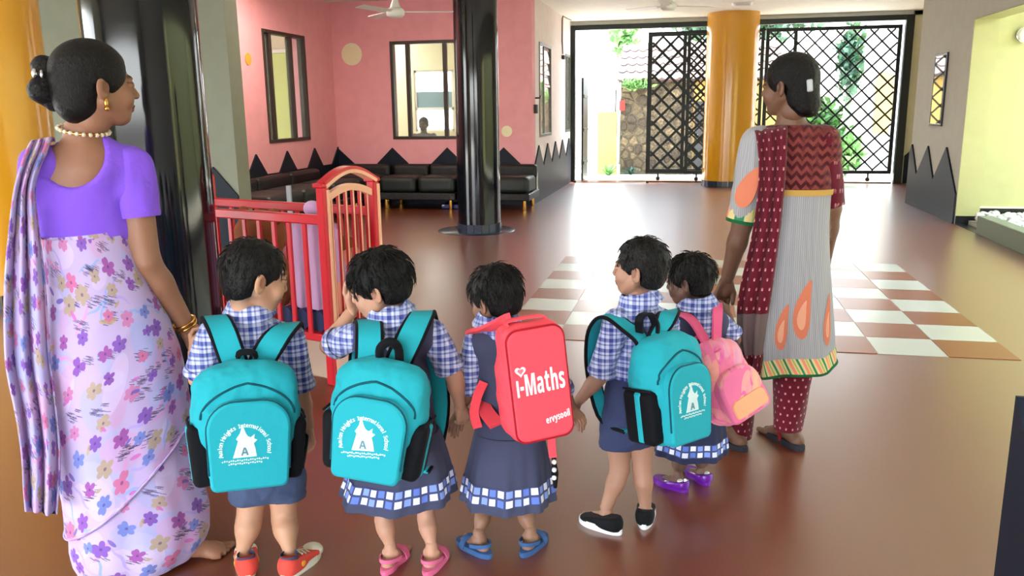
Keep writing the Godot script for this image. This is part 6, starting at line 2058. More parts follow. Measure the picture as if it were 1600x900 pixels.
func girl_second(plaid: Material, slate: Material, band: Material) -> void:
	var o := thing("person", "child in a grey blue pinafore and pink sandals shading the forehead with one hand", "person", Vector3(-0.830, 0.0, -2.261), 0.352)
	var j := {"neck": Vector3(-0.023, 0.822, -0.020), "sl": Vector3(-0.131, 0.745, -0.020), "sr": Vector3(0.097, 0.748, -0.010), "chest": Vector3(-0.019, 0.617, -0.030), "pelvis": Vector3(-0.008, 0.399, -0.030), "el": Vector3(-0.217, 0.702, -0.090), "wl": Vector3(-0.140, 0.806, -0.130), "er": Vector3(0.160, 0.601, -0.030), "wr": Vector3(0.178, 0.493, -0.060),
		"hl": Vector3(-0.061, 0.307, -0.030), "kl": Vector3(-0.076, 0.141, -0.030), "al": Vector3(-0.082, 0.008, -0.030), "hr": Vector3(0.052, 0.298, -0.030), "kr": Vector3(0.058, 0.134, -0.030), "ar": Vector3(0.056, 0.004, -0.030)}
	var tone := skin("skin_second", Color(0.72, 0.54, 0.45))
	var hx := face_dir(1.25, -0.24, 0.06, 0.88, Vector3(-0.056, 0.896, -0.030))
	body(o, j, true, tone, hx, [[hand_curl, arm_to(Vector3(-0.127, 0.746, -0.120), Vector3(-0.145, 0.816, -0.120), Vector3(1, -0.2, 0.2), true, 0.60)], [hand_curl, arm_to(j.er, j.wr, Vector3(-0.4, 0, -1), false, 0.60)]],
		[foot_at(Vector3(-0.074, 0.0, 0.041), Vector3(-0.019, 0.0, -0.082), true, 0.64), foot_at(Vector3(0.056, 0.0, 0.062), Vector3(0.100, 0.0, -0.054), false, 0.64)], 0.68)
	hair_kid(o, hx, -0.055, 0.030, 0.014, 380, 5)
	kid_clothes(o, j, plaid, 0.80, Basis(Vector3.RIGHT, 0.3) * Basis(Vector3.BACK, 0.2), slate, -0.01)
	skirt(o, Vector3(-0.006, 0.437, -0.030), Vector3(-0.028, 0.228, 0.130) * Vector3(1, 1, 0) - Vector3(0, 0, 0.02), Vector2(0.115, 0.095), Vector2(0.178, 0.150), 7, slate, band, 0.6)
	var pink := cloth("sandal_pink", Color(0.86, 0.42, 0.58), 0.6)
	for q in [[Vector3(-0.078, 0.0, 0.055), Vector3(-0.011, 0.0, -0.089), true], [Vector3(0.051, 0.0, 0.083), Vector3(0.107, 0.0, -0.053), false]]: slipper(o, q[0], q[1], q[2], 0.170, 0.072, pink, pink, 0.7, true)

func girl_third(plaid: Material, slate: Material, band: Material) -> void:
	var o := thing("person", "child in a grey blue pinafore and blue sandals wearing the red bag", "person", Vector3(-0.563, 0.0, -2.412), 0.229)
	var j := {"neck": Vector3(-0.005, 0.767, -0.020), "sl": Vector3(-0.072, 0.686, -0.020), "sr": Vector3(0.132, 0.688, -0.020), "chest": Vector3(0.023, 0.572, -0.030), "pelvis": Vector3(0.026, 0.356, -0.030), "el": Vector3(-0.106, 0.536, -0.030), "wl": Vector3(-0.136, 0.448, -0.060), "er": Vector3(0.197, 0.504, -0.080), "wr": Vector3(0.234, 0.447, -0.090),
		"hl": Vector3(-0.027, 0.268, -0.030), "kl": Vector3(-0.059, 0.111, -0.030), "al": Vector3(-0.066, -0.008, -0.030), "hr": Vector3(0.073, 0.266, -0.030), "kr": Vector3(0.075, 0.108, -0.030), "ar": Vector3(0.079, -0.012, -0.030)}
	var tone := skin("skin_third", Color(0.54, 0.39, 0.31))
	var hx := face_dir(0.80, -0.22, 0.05, 0.84, Vector3(-0.011, 0.832, -0.030))
	body(o, j, true, tone, hx, [[hand_curl, arm_to(j.el, j.wl, Vector3(0.3, 0, 1), true, 0.58)], [hand_curl, arm_to(j.er, j.wr, Vector3(-0.5, 0, 1), false, 0.58)]],
		[foot_at(Vector3(-0.052, 0.0, 0.050), Vector3(-0.134, 0.0, -0.060), true, 0.62), foot_at(Vector3(0.076, 0.0, 0.047), Vector3(0.135, 0.0, -0.082), false, 0.62)], 0.62)
	hair_kid(o, hx, -0.060, 0.035, 0.012, 300, 8)
	kid_clothes(o, j, plaid, 1.0, Basis(Vector3.RIGHT, 0.25), slate, -0.01)
	skirt(o, Vector3(0.027, 0.395, -0.030), Vector3(0.021, 0.164, 0.110) * Vector3(1, 1, 0) - Vector3(0, 0, 0.02), Vector2(0.110, 0.092), Vector2(0.150, 0.130), 8, slate, band, 2.1)
	var blue := cloth("sandal_blue", Color(0.22, 0.36, 0.56), 0.6)
	for q in [[Vector3(-0.044, 0.0, 0.066), Vector3(-0.151, 0.0, -0.060), true], [Vector3(0.067, 0.0, 0.062), Vector3(0.145, 0.0, -0.082), false]]: slipper(o, q[0], q[1], q[2], 0.165, 0.070, blue, blue, 0.68, true)

func boy_fourth(plaid: Material, shorts_m: Material) -> void:
	var o := thing("person", "boy in dark shorts and black slip-on shoes facing left with a teal bag", "person", Vector3(-0.207, 0.0, -2.641), 0.078)
	var j := {"neck": Vector3(0.063, 0.793, -0.025), "sl": Vector3(-0.014, 0.728, 0.030), "sr": Vector3(0.149, 0.701, -0.080), "chest": Vector3(0.065, 0.575, -0.030), "pelvis": Vector3(0.037, 0.371, -0.030), "el": Vector3(-0.063, 0.534, 0.0), "wl": Vector3(-0.139, 0.438, 0.0), "er": Vector3(0.178, 0.490, -0.130), "wr": Vector3(0.161, 0.362, -0.160),
		"hl": Vector3(-0.002, 0.293, -0.020), "kl": Vector3(0.004, 0.193, -0.010), "al": Vector3(-0.005, 0.029, 0.0), "hr": Vector3(0.080, 0.288, -0.040), "kr": Vector3(0.082, 0.187, -0.030), "ar": Vector3(0.094, 0.033, -0.030)}
	var tone := skin("skin_fourth", Color(0.62, 0.46, 0.38))
	var hx := face_dir(1.22, 0.04, 0.0, 0.85, Vector3(0.059, 0.896, -0.020))
	body(o, j, true, tone, hx, [[hand_curl, arm_to(j.el, j.wl, Vector3(0.6, -0.2, 0.6), true, 0.60)], [hand_curl, arm_to(j.er, j.wr, Vector3(-0.6, 0, -0.5), false, 0.60)]],
		[foot_at(Vector3(-0.006, 0.0, 0.037), Vector3(-0.128, 0.0, -0.042), true, 0.62), foot_at(Vector3(0.091, 0.0, 0.017), Vector3(0.107, 0.0, -0.175), false, 0.62)], 0.82)
	hair_kid(o, hx, -0.066, 0.058, 0.008, 130, 11)
	kid_clothes(o, j, plaid, 0.95, Basis(Vector3.RIGHT, 0.1) * Basis(Vector3.BACK, 0.25))
	var f := F.new(Vector3(-0.085, 0.165, -0.200).min(Vector3(0.150, 0.495, 0.200)) - Vector3.ONE * 0.05, Vector3(-0.085, 0.165, -0.200).max(Vector3(0.150, 0.495, 0.200)) + Vector3.ONE * 0.05, 0.009)
	f.cap(Vector3(0.036, 0.474, -0.030), Vector3(0.034, 0.337, -0.030), 0.085, 0.092, 0.03, Vector3(1.0, 1, 0.95))
	f.cap(Vector3(0.001, 0.355, -0.010), Vector3(-0.006, 0.239, -0.010), 0.066, 0.062, 0.02).cap(Vector3(0.077, 0.342, -0.050), Vector3(0.079, 0.232, -0.050), 0.064, 0.060, 0.02)
	f.rough(fold_noise(), 0.006)
	f.plane(Vector3(0.032, 0.283, 0.040), Vector3(0.06, -1, 0.0))
	obj("shorts", f.to(M.new()), cloth("shorts_dark", Color(0.20, 0.23, 0.36), 0.85), o)
	var black := cloth("shoe_black", Color(0.045, 0.05, 0.065), 0.8)
	var white := cloth("shoe_sole_white", Color(0.84, 0.85, 0.86), 0.6)
	for q in [[Vector3(0.011, 0.0, 0.079), Vector3(-0.150, 0.0, -0.030), true], [Vector3(0.089, 0.0, 0.035), Vector3(0.111, 0.0, -0.216), false]]: shoe(o, q[0], q[1], q[2], 0.172, 0.072, black, white, white, 0.058)

func girl_fifth(plaid: Material, slate: Material, band: Material) -> void:
	var o := thing("person", "small child in a dark pinafore and shiny purple shoes beside the woman in the kurta", "person", Vector3(0.017, 0.0, -3.005), -0.006)
	var j := {"neck": Vector3(0.024, 0.710, -0.020), "sl": Vector3(-0.037, 0.626, 0.020), "sr": Vector3(0.105, 0.622, -0.050), "chest": Vector3(0.035, 0.501, -0.030), "pelvis": Vector3(0.019, 0.287, -0.030), "el": Vector3(-0.061, 0.421, -0.030), "wl": Vector3(-0.083, 0.288, -0.080), "er": Vector3(0.158, 0.561, -0.060), "wr": Vector3(0.137, 0.633, -0.120),
		"hl": Vector3(-0.018, 0.185, -0.020), "kl": Vector3(-0.020, 0.094, -0.020), "al": Vector3(-0.024, 0.001, -0.010), "hr": Vector3(0.058, 0.183, -0.040), "kr": Vector3(0.059, 0.100, -0.040), "ar": Vector3(0.059, 0.011, -0.040)}
	var tone := skin("skin_fifth", Color(0.42, 0.30, 0.25))
	var hx := face_dir(1.20, -0.12, 0.0, 0.83, Vector3(-0.009, 0.788, -0.020))
	body(o, j, true, tone, hx, [[hand_curl, arm_to(j.el, j.wl, Vector3(1, 0, 0), true, 0.56)], [hand_grip, arm_to(j.er, j.wr, Vector3(-0.5, 0, -0.5), false, 0.56)]],
		[foot_at(Vector3(0.001, 0.0, 0.072), Vector3(-0.097, 0.0, -0.010), true, 0.58), foot_at(Vector3(0.078, 0.0, 0.002), Vector3(0.018, 0.0, -0.102), false, 0.58)], 0.68)
	hair_kid(o, hx, -0.058, 0.035, 0.010, 240, 14)
	kid_clothes(o, j, plaid, 0.9, Basis(Vector3.RIGHT, 0.15) * Basis(Vector3.BACK, 0.1), slate, -0.01)
	skirt(o, Vector3(0.021, 0.312, -0.030), Vector3(0.014, 0.126, 0.110) * Vector3(1, 1, 0) - Vector3(0, 0, 0.02), Vector2(0.108, 0.095), Vector2(0.135, 0.130), 7, cloth("slate_dark", Color(0.17, 0.19, 0.30), 0.85), band, 1.2)
	var pu := mat("jelly_purple", Color(0.42, 0.12, 0.62), 0.18)
	for q in [[Vector3(0.010, 0.0, 0.081), Vector3(-0.116, 0.0, -0.006), true], [Vector3(0.088, 0.0, 0.011), Vector3(0.006, 0.0, -0.112), false]]:
		var sh := shoe(o, q[0], q[1], q[2], 0.155, 0.066, pu, pu, pu, 0.040)
		obj("flower", M.new().ball(q[0].lerp(q[1], 0.45) + Vector3(0.03, 0.04, 0.03), Vector3(0.012, 0.008, 0.012), 10, 6), mats.metal_white, sh)

func seated_figure() -> void:   # far off behind the window of the pink wall
	var o := thing("person", "dim seated person behind the pink wall's window", "person", Vector3(-4.55, 0, -14.0), 0.0)
	var j := {"neck": Vector3(0, 1.03, 0), "sl": Vector3(-0.17, 0.96, 0), "sr": Vector3(0.17, 0.96, 0), "chest": Vector3(0, 0.84, 0), "pelvis": Vector3(0, 0.50, 0), "el": Vector3(-0.22, 0.70, 0.05), "wl": Vector3(-0.10, 0.62, 0.24), "er": Vector3(0.22, 0.70, 0.05), "wr": Vector3(0.10, 0.62, 0.24),
		"hl": Vector3(-0.09, 0.48, 0.05), "kl": Vector3(-0.11, 0.50, 0.42), "al": Vector3(-0.11, 0.08, 0.42), "hr": Vector3(0.09, 0.48, 0.05), "kr": Vector3(0.11, 0.50, 0.42), "ar": Vector3(0.11, 0.08, 0.42)}
	var hx := face_dir(PI, 0.0, 0.0, 1.0, Vector3(0, 1.18, 0))
	body(o, j, false, skin("skin_far", Color(0.36, 0.25, 0.20)), hx, [[hand_curl, arm_to(j.er, j.wr, Vector3(0, -1, 0), false, 0.95)], [hand_curl, arm_to(j.el, j.wl, Vector3(0, -1, 0), true, 0.95)]], [foot_at(Vector3(-0.11, 0, 0.36), Vector3(-0.11, 0, 0.62), true, 1.0), foot_at(Vector3(0.11, 0, 0.36), Vector3(0.11, 0, 0.62), false, 1.0)])
	var f := F.new(Vector3(-0.12, -0.14, -0.14), Vector3(0.12, 0.15, 0.20), 0.007)
	hair_cap(f, 0.010)
	f.ell(Vector3(0, -0.09, -0.095), Vector3(0.085, 0.15, 0.088), 0.02, Basis(), true)
	f.plane(Vector3(0, -0.06, 0), Vector3.DOWN)
	obj("hair", M.new().add(f.to(M.new()), hx), hair_mat(), o)
	f = garment(j, 1.0, 0.010, 0.014)
	f.plane(j.neck + Vector3(0, -0.01, 0), Vector3.UP, 0.01)
	var m := f.to(M.new())
	m.add(sleeve(j.sl, j.el, 0.8, 0.066, 0.058, 0.012))
	m.add(sleeve(j.sr, j.er, 0.8, 0.066, 0.058, 0.012))
	obj("shirt", m, cloth("shirt_far", Color(0.45, 0.47, 0.50), 0.85), o)
	var t := M.new()
	for q in [["hl", "kl", "al"], ["hr", "kr", "ar"]]: t.tube([j[q[0]], j[q[1]], j[q[2]]], [0.095, 0.075, 0.062], 14)
	obj("trousers", t, cloth("trousers_far", Color(0.16, 0.17, 0.20), 0.85), o)
	var c := thing("stool", "dark stool under the dim seated person", "stool", Vector3(-4.55, 0, -14.0))
	obj("seat", M.new().box(Vector3(0, 0.375, 0.0), Vector3(0.36, 0.03, 0.36), 0.008), mats.wood_brown, c)
	for s in [[-1, -1], [1, -1], [-1, 1], [1, 1]]: obj("leg", M.new().between(Vector3(s[0] * 0.14, 0.36, s[1] * 0.14), Vector3(s[0] * 0.17, 0.0, s[1] * 0.17), 0.035, 0.035), mats.wood_brown, c)

# ---------------------------------------------------------------- school bags
func round_poly(w: float, h: float, rt: float, rb: float, wb := -1.0) -> PackedVector2Array:   # rounded panel, centre at the origin; wb: width at the bottom
	if wb < 0.0: wb = w
	var q := PackedVector2Array()
	for c in [[1, 1, rt], [-1, 1, rt], [-1, -1, rb], [1, -1, rb]]:
		var r: float = c[2]
		var hw := (w if c[1] > 0 else wb) * 0.5
		var cen := Vector2(c[0] * (hw - r), c[1] * (h * 0.5 - r))
		var a0: float = [0.0, PI / 2, PI, PI * 1.5][[[1, 1], [-1, 1], [-1, -1], [1, -1]].find([c[0], c[1]])]
		for k in 9: q.append(cen + Vector2(cos(a0 + PI / 2 * k / 8.0), sin(a0 + PI / 2 * k / 8.0)) * r)
	return q

func puff(poly: PackedVector2Array, z0: float, z1: float, bev: float) -> M:   # a padded panel: walls, a rounded rim and a flat face
	var m := M.new()
	var rings := []
	for s in [[0.0, z0], [0.0, z1 - bev], [0.3, z1 - bev * 0.3], [1.0, z1]]:
		var q := PackedVector3Array()
		for p in poly: q.append(Vector3(p.x, p.y, 0) - Vector3(p.x, p.y, 0).normalized() * bev * s[0] + Vector3(0, 0, s[1]))
		rings.append(q)
	m.loft(rings, true)
	# ring order makes the rim face outwards when seen along +z
	var top: PackedVector3Array = rings[3]
	var flat := PackedVector2Array()
	for p in top: flat.append(Vector2(p.x, p.y))
	var idx := Geometry2D.triangulate_polygon(flat)
	var s0 := m.v.size()
	for p in top: m.vert(p, Vector3.BACK)
	for k in range(0, idx.size(), 3):
		var a := flat[idx[k]]
		if (flat[idx[k + 1]] - a).cross(flat[idx[k + 2]] - a) > 0.0: m.face(s0 + idx[k], s0 + idx[k + 1], s0 + idx[k + 2])
		else: m.face(s0 + idx[k], s0 + idx[k + 2], s0 + idx[k + 1])
	return m

var _font: SystemFont
func letters(text: String, size: float, depth := 0.0016, bold := true) -> Mesh:
	if _font == null:
		_font = SystemFont.new()
		_font.font_names = PackedStringArray(["Droid Sans"])
		_font.font_weight = 700
	var t := TextMesh.new()
	t.text = text
	t.font = _font
	t.font_size = 32
	t.pixel_size = size / 32.0
	t.depth = depth
	t.curve_step = 2.0
	return t

func strap(o: Node3D, inv: Transform3D, pts: Array, w: float, cloth_mat: Material, trim: Material, side := Vector3.RIGHT) -> void:
	var sp := spline(pts, 36)
	var p := []
	var sd := []
	for q in sp: p.append(inv * q)
	for k in p.size():
		var dir: Vector3 = (p[mini(k + 1, p.size() - 1)] - p[maxi(k - 1, 0)]).normalized()
		var s: Vector3 = inv.basis * side
		sd.append((s - dir * s.dot(dir)).normalized())
	var st := obj("strap", M.new().ribbon(p, sd, w, 0.011), cloth_mat, o)
	if trim != null:
		for e in [-1.0, 1.0]:
			var q := []
			for k in p.size(): q.append(p[k] + sd[k] * w * 0.5 * e)
			obj("strap_edging", M.new().tube(q, 0.0065, 8), trim, st)

func emblem(parent: Node, at: Transform3D, sc: float, ink: Material, blue: Material, blur: bool) -> void:
	var e := obj("emblem", tower(), ink, parent)
	e.transform = at * Transform3D(Basis().scaled(Vector3(sc, sc, 1)), Vector3.ZERO)
	var a_mesh := obj("letter", letters("A", 0.030), blue, e)
	a_mesh.position = Vector3(-0.001, -0.026, 0.0015)
	var text := "Avalon Heights International School"
	var m := M.new()
	var n := text.length()
	for k in n:
		if text[k] == " ": continue
		var ang := deg_to_rad(lerpf(198.0, -18.0, (k + 0.5) / n))
		m.add_mesh(letters(text[k], 0.0155), Transform3D(Basis(Vector3.BACK, ang - PI / 2), Vector3(cos(ang) * 0.064, sin(ang) * 0.064 - 0.018, 0)))
	var l := obj("lettering", m, ink, e)
	l.set_meta("kind", "stuff")
	m = M.new()
	for r in 2:   # two lines of stitching too small to read
		for k in (22 if r == 0 else 16):
			var x := (k - (10.5 if r == 0 else 7.5)) * 0.0056
			m.box(Vector3(x, -0.050 - r * 0.0085 + (0.001 if k % 3 else -0.0008), 0), Vector3(0.0038, 0.0045 if k % 2 else 0.0032, 0.0016), 0.0)
	l = obj("stitched_line", m, ink, e)
	l.set_meta("kind", "stuff")

func tower() -> M:   # pale pointed tower with a spiky burst at its right shoulder
	var p := PackedVector2Array([Vector2(-0.032, -0.042), Vector2(0.030, -0.042), Vector2(0.027, -0.020), Vector2(0.023, -0.005), Vector2(0.033, 0.004), Vector2(0.024, 0.008), Vector2(0.026, 0.020), Vector2(0.015, 0.012), Vector2(0.008, 0.016), Vector2(0.003, 0.024), Vector2(-0.006, 0.050), Vector2(-0.012, 0.026), Vector2(-0.023, 0.010), Vector2(-0.018, 0.004)])
	return M.new().extrude(p, -0.0008, 0.0008)

func school_bag(label: String, who: Vector3, turn: float, fr: Transform3D, W: float, H: float, D: float, teal: Material, dark: Material, group: String) -> Array:
	var px := Transform3D(Basis(Vector3.UP, turn), who)
	var x := px * fr
	var o := Node3D.new()
	o.name = numbered("school_bag")
	add_child(o, true)
	o.transform = x
	tag(o, label, "bag", group)
	var f := F.new(Vector3(-W * 0.6, -H * 0.6, -D * 0.7), Vector3(W * 0.6, H * 0.6, D * 0.7), 0.008)
	f.rbox(Vector3(0, -H * 0.17, 0), Vector3(W * 0.41, H * 0.33, D * 0.48), 0.045, 0.05)
	f.rbox(Vector3(0, H * 0.12, -0.004), Vector3(W * 0.49, H * 0.30, D * 0.46), 0.06, 0.05)
	f.ell(Vector3(0, H * 0.34, -0.004), Vector3(W * 0.40, H * 0.15, D * 0.40), 0.04)
	f.rough(fold_noise(), 0.006)
	obj("main_body", f.to(M.new()), teal, o)
	for s in [-1.0, 1.0]:
		var g := F.new(Vector3(s * W * 0.43, -H * 0.22, -D * 0.05) - Vector3(0.06, H * 0.34, D * 0.6), Vector3(s * W * 0.43, -H * 0.22, -D * 0.05) + Vector3(0.06, H * 0.34, D * 0.6), 0.008)
		g.rbox(Vector3(s * W * 0.42, -H * 0.22, -D * 0.02), Vector3(0.030, H * 0.25, D * 0.42), 0.02, 0.01, Basis(Vector3.BACK, -s * 0.10))
		var sp := obj("side_pocket", g.to(M.new()), dark, o)
		obj("binding", M.new().tube([Vector3(s * (W * 0.42 + 0.030), H * 0.03, D * 0.38), Vector3(s * (W * 0.42 + 0.034), H * 0.03, -0.02), Vector3(s * (W * 0.42 + 0.030), H * 0.03, -D * 0.4)], 0.004, 6), dark, sp)
		obj("side_strip", M.new().box(Vector3(s * (W * 0.42 + 0.024), -H * 0.22, D * 0.02), Vector3(0.016, H * 0.46, D * 0.20), 0.006, Basis(Vector3.BACK, -s * 0.10)), teal, sp)
	# upper seam with its zip
	var arc := []
	for k in 25:
		var a := PI * k / 24.0
		var q := Vector2(cos(a) * W * 0.42, H * 0.14 + sin(a) * H * 0.20 - absf(cos(a)) * H * 0.06)
		arc.append(Vector3(q.x, q.y, f.front(q.x, q.y) + 0.0005))
	obj("zip", M.new().tube(arc, 0.0035, 6), mats["teal_deep"] if mats.has("teal_deep") else dark, o)
	var pw := W * 0.76
	var ph := H * 0.70
	var pk := obj("front_pocket", M.new().add(puff(round_poly(pw, ph, pw * 0.34, 0.02, pw * 0.92), -0.01, 0.030, 0.010), Transform3D(Basis(), Vector3(0, -H * 0.13, D * 0.46))), teal, o)
	var rim := []
	var po := round_poly(pw * 0.985, ph * 0.985, pw * 0.34, 0.02, pw * 0.92)
	for k in range(0, 18): rim.append(Vector3(po[k].x, po[k].y - H * 0.13, D * 0.46 + 0.0235))
	rim.push_front(Vector3(pw * 0.47, -H * 0.13 - ph * 0.30, D * 0.46 + 0.0235))
	rim.append(Vector3(-pw * 0.47, -H * 0.13 - ph * 0.30, D * 0.46 + 0.0235))
	obj("zip", M.new().tube(rim, 0.0032, 6), mats["teal_deep"], pk)
	obj("zip_pull", M.new().box(Vector3(pw * 0.40, H * 0.10, D * 0.46 + 0.026), Vector3(0.006, 0.022, 0.004), 0.001), mats.chrome, pk)
	return [o, pk, x.affine_inverse() * px, Transform3D(Basis(), Vector3(0, -H * 0.13, D * 0.46 + 0.0305))]

func bags() -> void:
	var teal := cloth("teal_cloth", Color(0.13, 0.62, 0.68), 0.8)
	cloth("teal_deep", Color(0.04, 0.30, 0.36), 0.8)
	var navy := cloth("bag_navy", Color(0.035, 0.04, 0.065), 0.8)
	var ink := cloth("emblem_ink", Color(0.80, 0.88, 0.88), 0.7)
	var blue := cloth("emblem_blue", Color(0.35, 0.52, 0.58), 0.7)
	var grp := ""
	var R := school_bag("teal school bag with a crisp tower emblem on the boy beside the sari", Vector3(-1.276, 0.0, -2.176), 0.530, Transform3D(Basis.from_euler(Vector3(-0.10, 0.06, -0.06)), Vector3(-0.024, 0.550, 0.185)), 0.295, 0.355, 0.14, teal, navy, grp)
	emblem(R[1], R[3] * Transform3D(Basis(), Vector3(-0.012, 0.012, 0)), 1.0, ink, blue, false)
	strap(R[0], R[2], [Vector3(-0.038, 0.670, 0.120), Vector3(-0.051, 0.727, 0.115), Vector3(-0.068, 0.791, 0.100), Vector3(-0.086, 0.820, 0.045), Vector3(-0.096, 0.800, -0.030), Vector3(-0.105, 0.703, -0.100), Vector3(-0.127, 0.536, -0.110), Vector3(-0.157, 0.423, -0.030), Vector3(-0.148, 0.393, 0.100)], 0.066, teal, navy)
	strap(R[0], R[2], [Vector3(0.018, 0.663, 0.120), Vector3(0.039, 0.715, 0.115), Vector3(0.075, 0.761, 0.100), Vector3(0.112, 0.779, 0.045), Vector3(0.125, 0.759, -0.030), Vector3(0.129, 0.657, -0.100), Vector3(0.126, 0.483, -0.110), Vector3(0.114, 0.384, -0.030), Vector3(0.090, 0.356, 0.100)], 0.066, teal, navy)
	obj("grab_handle", M.new().ribbon(spline([R[2] * Vector3(-0.036, 0.720, 0.130), R[2] * Vector3(-0.026, 0.739, 0.140), R[2] * Vector3(0.008, 0.735, 0.140), R[2] * Vector3(0.016, 0.714, 0.130)], 12), [Vector3.UP, Vector3.UP, Vector3.UP, Vector3.UP, Vector3.UP, Vector3.UP, Vector3.UP, Vector3.UP, Vector3.UP, Vector3.UP, Vector3.UP, Vector3.UP, Vector3.UP], 0.018, 0.006), navy, R[0])

	R = school_bag("teal school bag with a tilted emblem on the child shading the forehead", Vector3(-0.830, 0.0, -2.261), 0.352, Transform3D(Basis.from_euler(Vector3(-0.10, -0.30, -0.12)), Vector3(-0.066, 0.567, 0.185)), 0.275, 0.335, 0.14, teal, navy, grp)
	emblem(R[1], R[3] * Transform3D(Basis(Vector3.BACK, 0.10), Vector3(-0.012, 0.014, 0)), 1.02, ink, blue, true)
	strap(R[0], R[2], [Vector3(-0.100, 0.664, 0.130), Vector3(-0.090, 0.719, 0.125), Vector3(-0.086, 0.774, 0.110), Vector3(-0.088, 0.800, 0.050), Vector3(-0.099, 0.782, -0.030), Vector3(-0.117, 0.684, -0.100), Vector3(-0.137, 0.525, -0.110), Vector3(-0.163, 0.414, -0.020), Vector3(-0.152, 0.382, 0.100)], 0.068, teal, navy)
	strap(R[0], R[2], [Vector3(-0.023, 0.660, 0.130), Vector3(-0.005, 0.710, 0.125), Vector3(0.033, 0.780, 0.110), Vector3(0.063, 0.816, 0.050), Vector3(0.073, 0.800, -0.030), Vector3(0.092, 0.683, -0.100), Vector3(0.110, 0.488, -0.110), Vector3(0.078, 0.376, -0.020), Vector3(0.034, 0.349, 0.080)], 0.068, teal, navy)
	obj("grab_handle", M.new().tube(spline([R[2] * Vector3(-0.058, 0.713, 0.150), R[2] * Vector3(-0.056, 0.758, 0.170), R[2] * Vector3(-0.030, 0.780, 0.180), R[2] * Vector3(-0.007, 0.759, 0.170), R[2] * Vector3(-0.005, 0.714, 0.150)], 16), 0.013, 8), navy, R[0])

	R = school_bag("teal school bag seen from its side on the boy in black shoes", Vector3(-0.207, 0.0, -2.641), 0.078, Transform3D(Basis.from_euler(Vector3(-0.12, 0.84, -0.05)), Vector3(0.152, 0.531, 0.075)), 0.275, 0.355, 0.145, teal, navy, grp)
	emblem(R[1], R[3] * Transform3D(Basis(), Vector3(0.0, 0.018, 0)), 0.98, ink, blue, false)
	strap(R[0], R[2], [Vector3(0.082, 0.624, 0.090), Vector3(0.065, 0.686, 0.090), Vector3(0.016, 0.727, 0.090), Vector3(-0.031, 0.752, 0.060), Vector3(-0.066, 0.735, 0.030), Vector3(-0.092, 0.666, -0.010), Vector3(-0.091, 0.537, -0.030), Vector3(-0.049, 0.383, -0.020), Vector3(0.037, 0.368, 0.060)], 0.058, teal, navy, Vector3(0.6, 0, -0.8))
	strap(R[0], R[2], [Vector3(0.103, 0.618, 0.070), Vector3(0.106, 0.682, 0.070), Vector3(0.134, 0.727, 0.040), Vector3(0.157, 0.744, -0.020), Vector3(0.161, 0.723, -0.090), Vector3(0.144, 0.595, -0.160), Vector3(0.138, 0.405, -0.170), Vector3(0.159, 0.322, -0.080)], 0.055, teal, navy, Vector3(0.75, 0, -0.65))
	var hd := obj("grab_handle", M.new().ribbon(spline([R[2] * Vector3(0.060, 0.710, 0.100), R[2] * Vector3(0.059, 0.758, 0.100), R[2] * Vector3(0.088, 0.768, 0.080), R[2] * Vector3(0.109, 0.734, 0.070), R[2] * Vector3(0.109, 0.699, 0.070)], 12), [Vector3.FORWARD, Vector3.FORWARD, Vector3.FORWARD, Vector3.FORWARD, Vector3.FORWARD, Vector3.FORWARD, Vector3.FORWARD, Vector3.FORWARD, Vector3.FORWARD, Vector3.FORWARD, Vector3.FORWARD, Vector3.FORWARD, Vector3.FORWARD], 0.030, 0.007), navy, R[0])

	# the red bag
	var red := cloth("bag_red", Color(0.95, 0.30, 0.36), 0.75)
	var white := cloth("print_white", Color(0.90, 0.90, 0.92), 0.6)
	var pxf := Transform3D(Basis(Vector3.UP, 0.229), Vector3(-0.563, 0.0, -2.412))
	var fr := Transform3D(Basis.from_euler(Vector3(-0.10, 0.30, 0.075)), Vector3(0.097, 0.632, 0.175))
	var W := 0.182
	var H := 0.340
	var D := 0.125
	var o := Node3D.new()
	o.name = numbered("school_bag")
	add_child(o, true)
	o.transform = pxf * fr
	tag(o, "plain red bag with white lettering on the child in blue sandals", "bag")
	var inv := fr.affine_inverse()
	var f := F.new(Vector3(-W * 0.62, -H * 0.6, -D * 0.7), Vector3(W * 0.62, H * 0.6, D * 0.7), 0.007)
	f.rbox(Vector3(0, 0, 0), Vector3(W * 0.5, H * 0.5, D * 0.46), 0.035, 0.02)
	f.rbox(Vector3(0.0, -H * 0.12, -0.02), Vector3(W * 0.55, H * 0.30, D * 0.36), 0.03, 0.03)
	f.rough(fold_noise(), 0.005)
	obj("main_body", f.to(M.new()), red, o)
	var fp := obj("front_panel", M.new().add(puff(round_poly(W * 0.94, H * 0.95, 0.035, 0.03), -0.012, 0.012, 0.008), Transform3D(Basis(), Vector3(0, 0, D * 0.45))), red, o)
	var seam := []
	for p in round_poly(W * 0.95, H * 0.96, 0.035, 0.03): seam.append(Vector3(p.x, p.y, D * 0.45 + 0.004))
	seam.append(seam[0])
	obj("piping", M.new().tube(seam, 0.0035, 6, false), cloth("bag_red_dark", Color(0.62, 0.08, 0.14), 0.75), fp)
	obj("grab_handle", M.new().ribbon(spline([Vector3(-0.055, H * 0.48, -0.01), Vector3(-0.05, H * 0.53, -0.015), Vector3(0.05, H * 0.53, -0.015), Vector3(0.06, H * 0.48, -0.01)], 12), [Vector3.BACK, Vector3.BACK, Vector3.BACK, Vector3.BACK, Vector3.BACK, Vector3.BACK, Vector3.BACK, Vector3.BACK, Vector3.BACK, Vector3.BACK, Vector3.BACK, Vector3.BACK, Vector3.BACK], 0.026, 0.007), red, o)
	var zf := D * 0.45 + 0.013
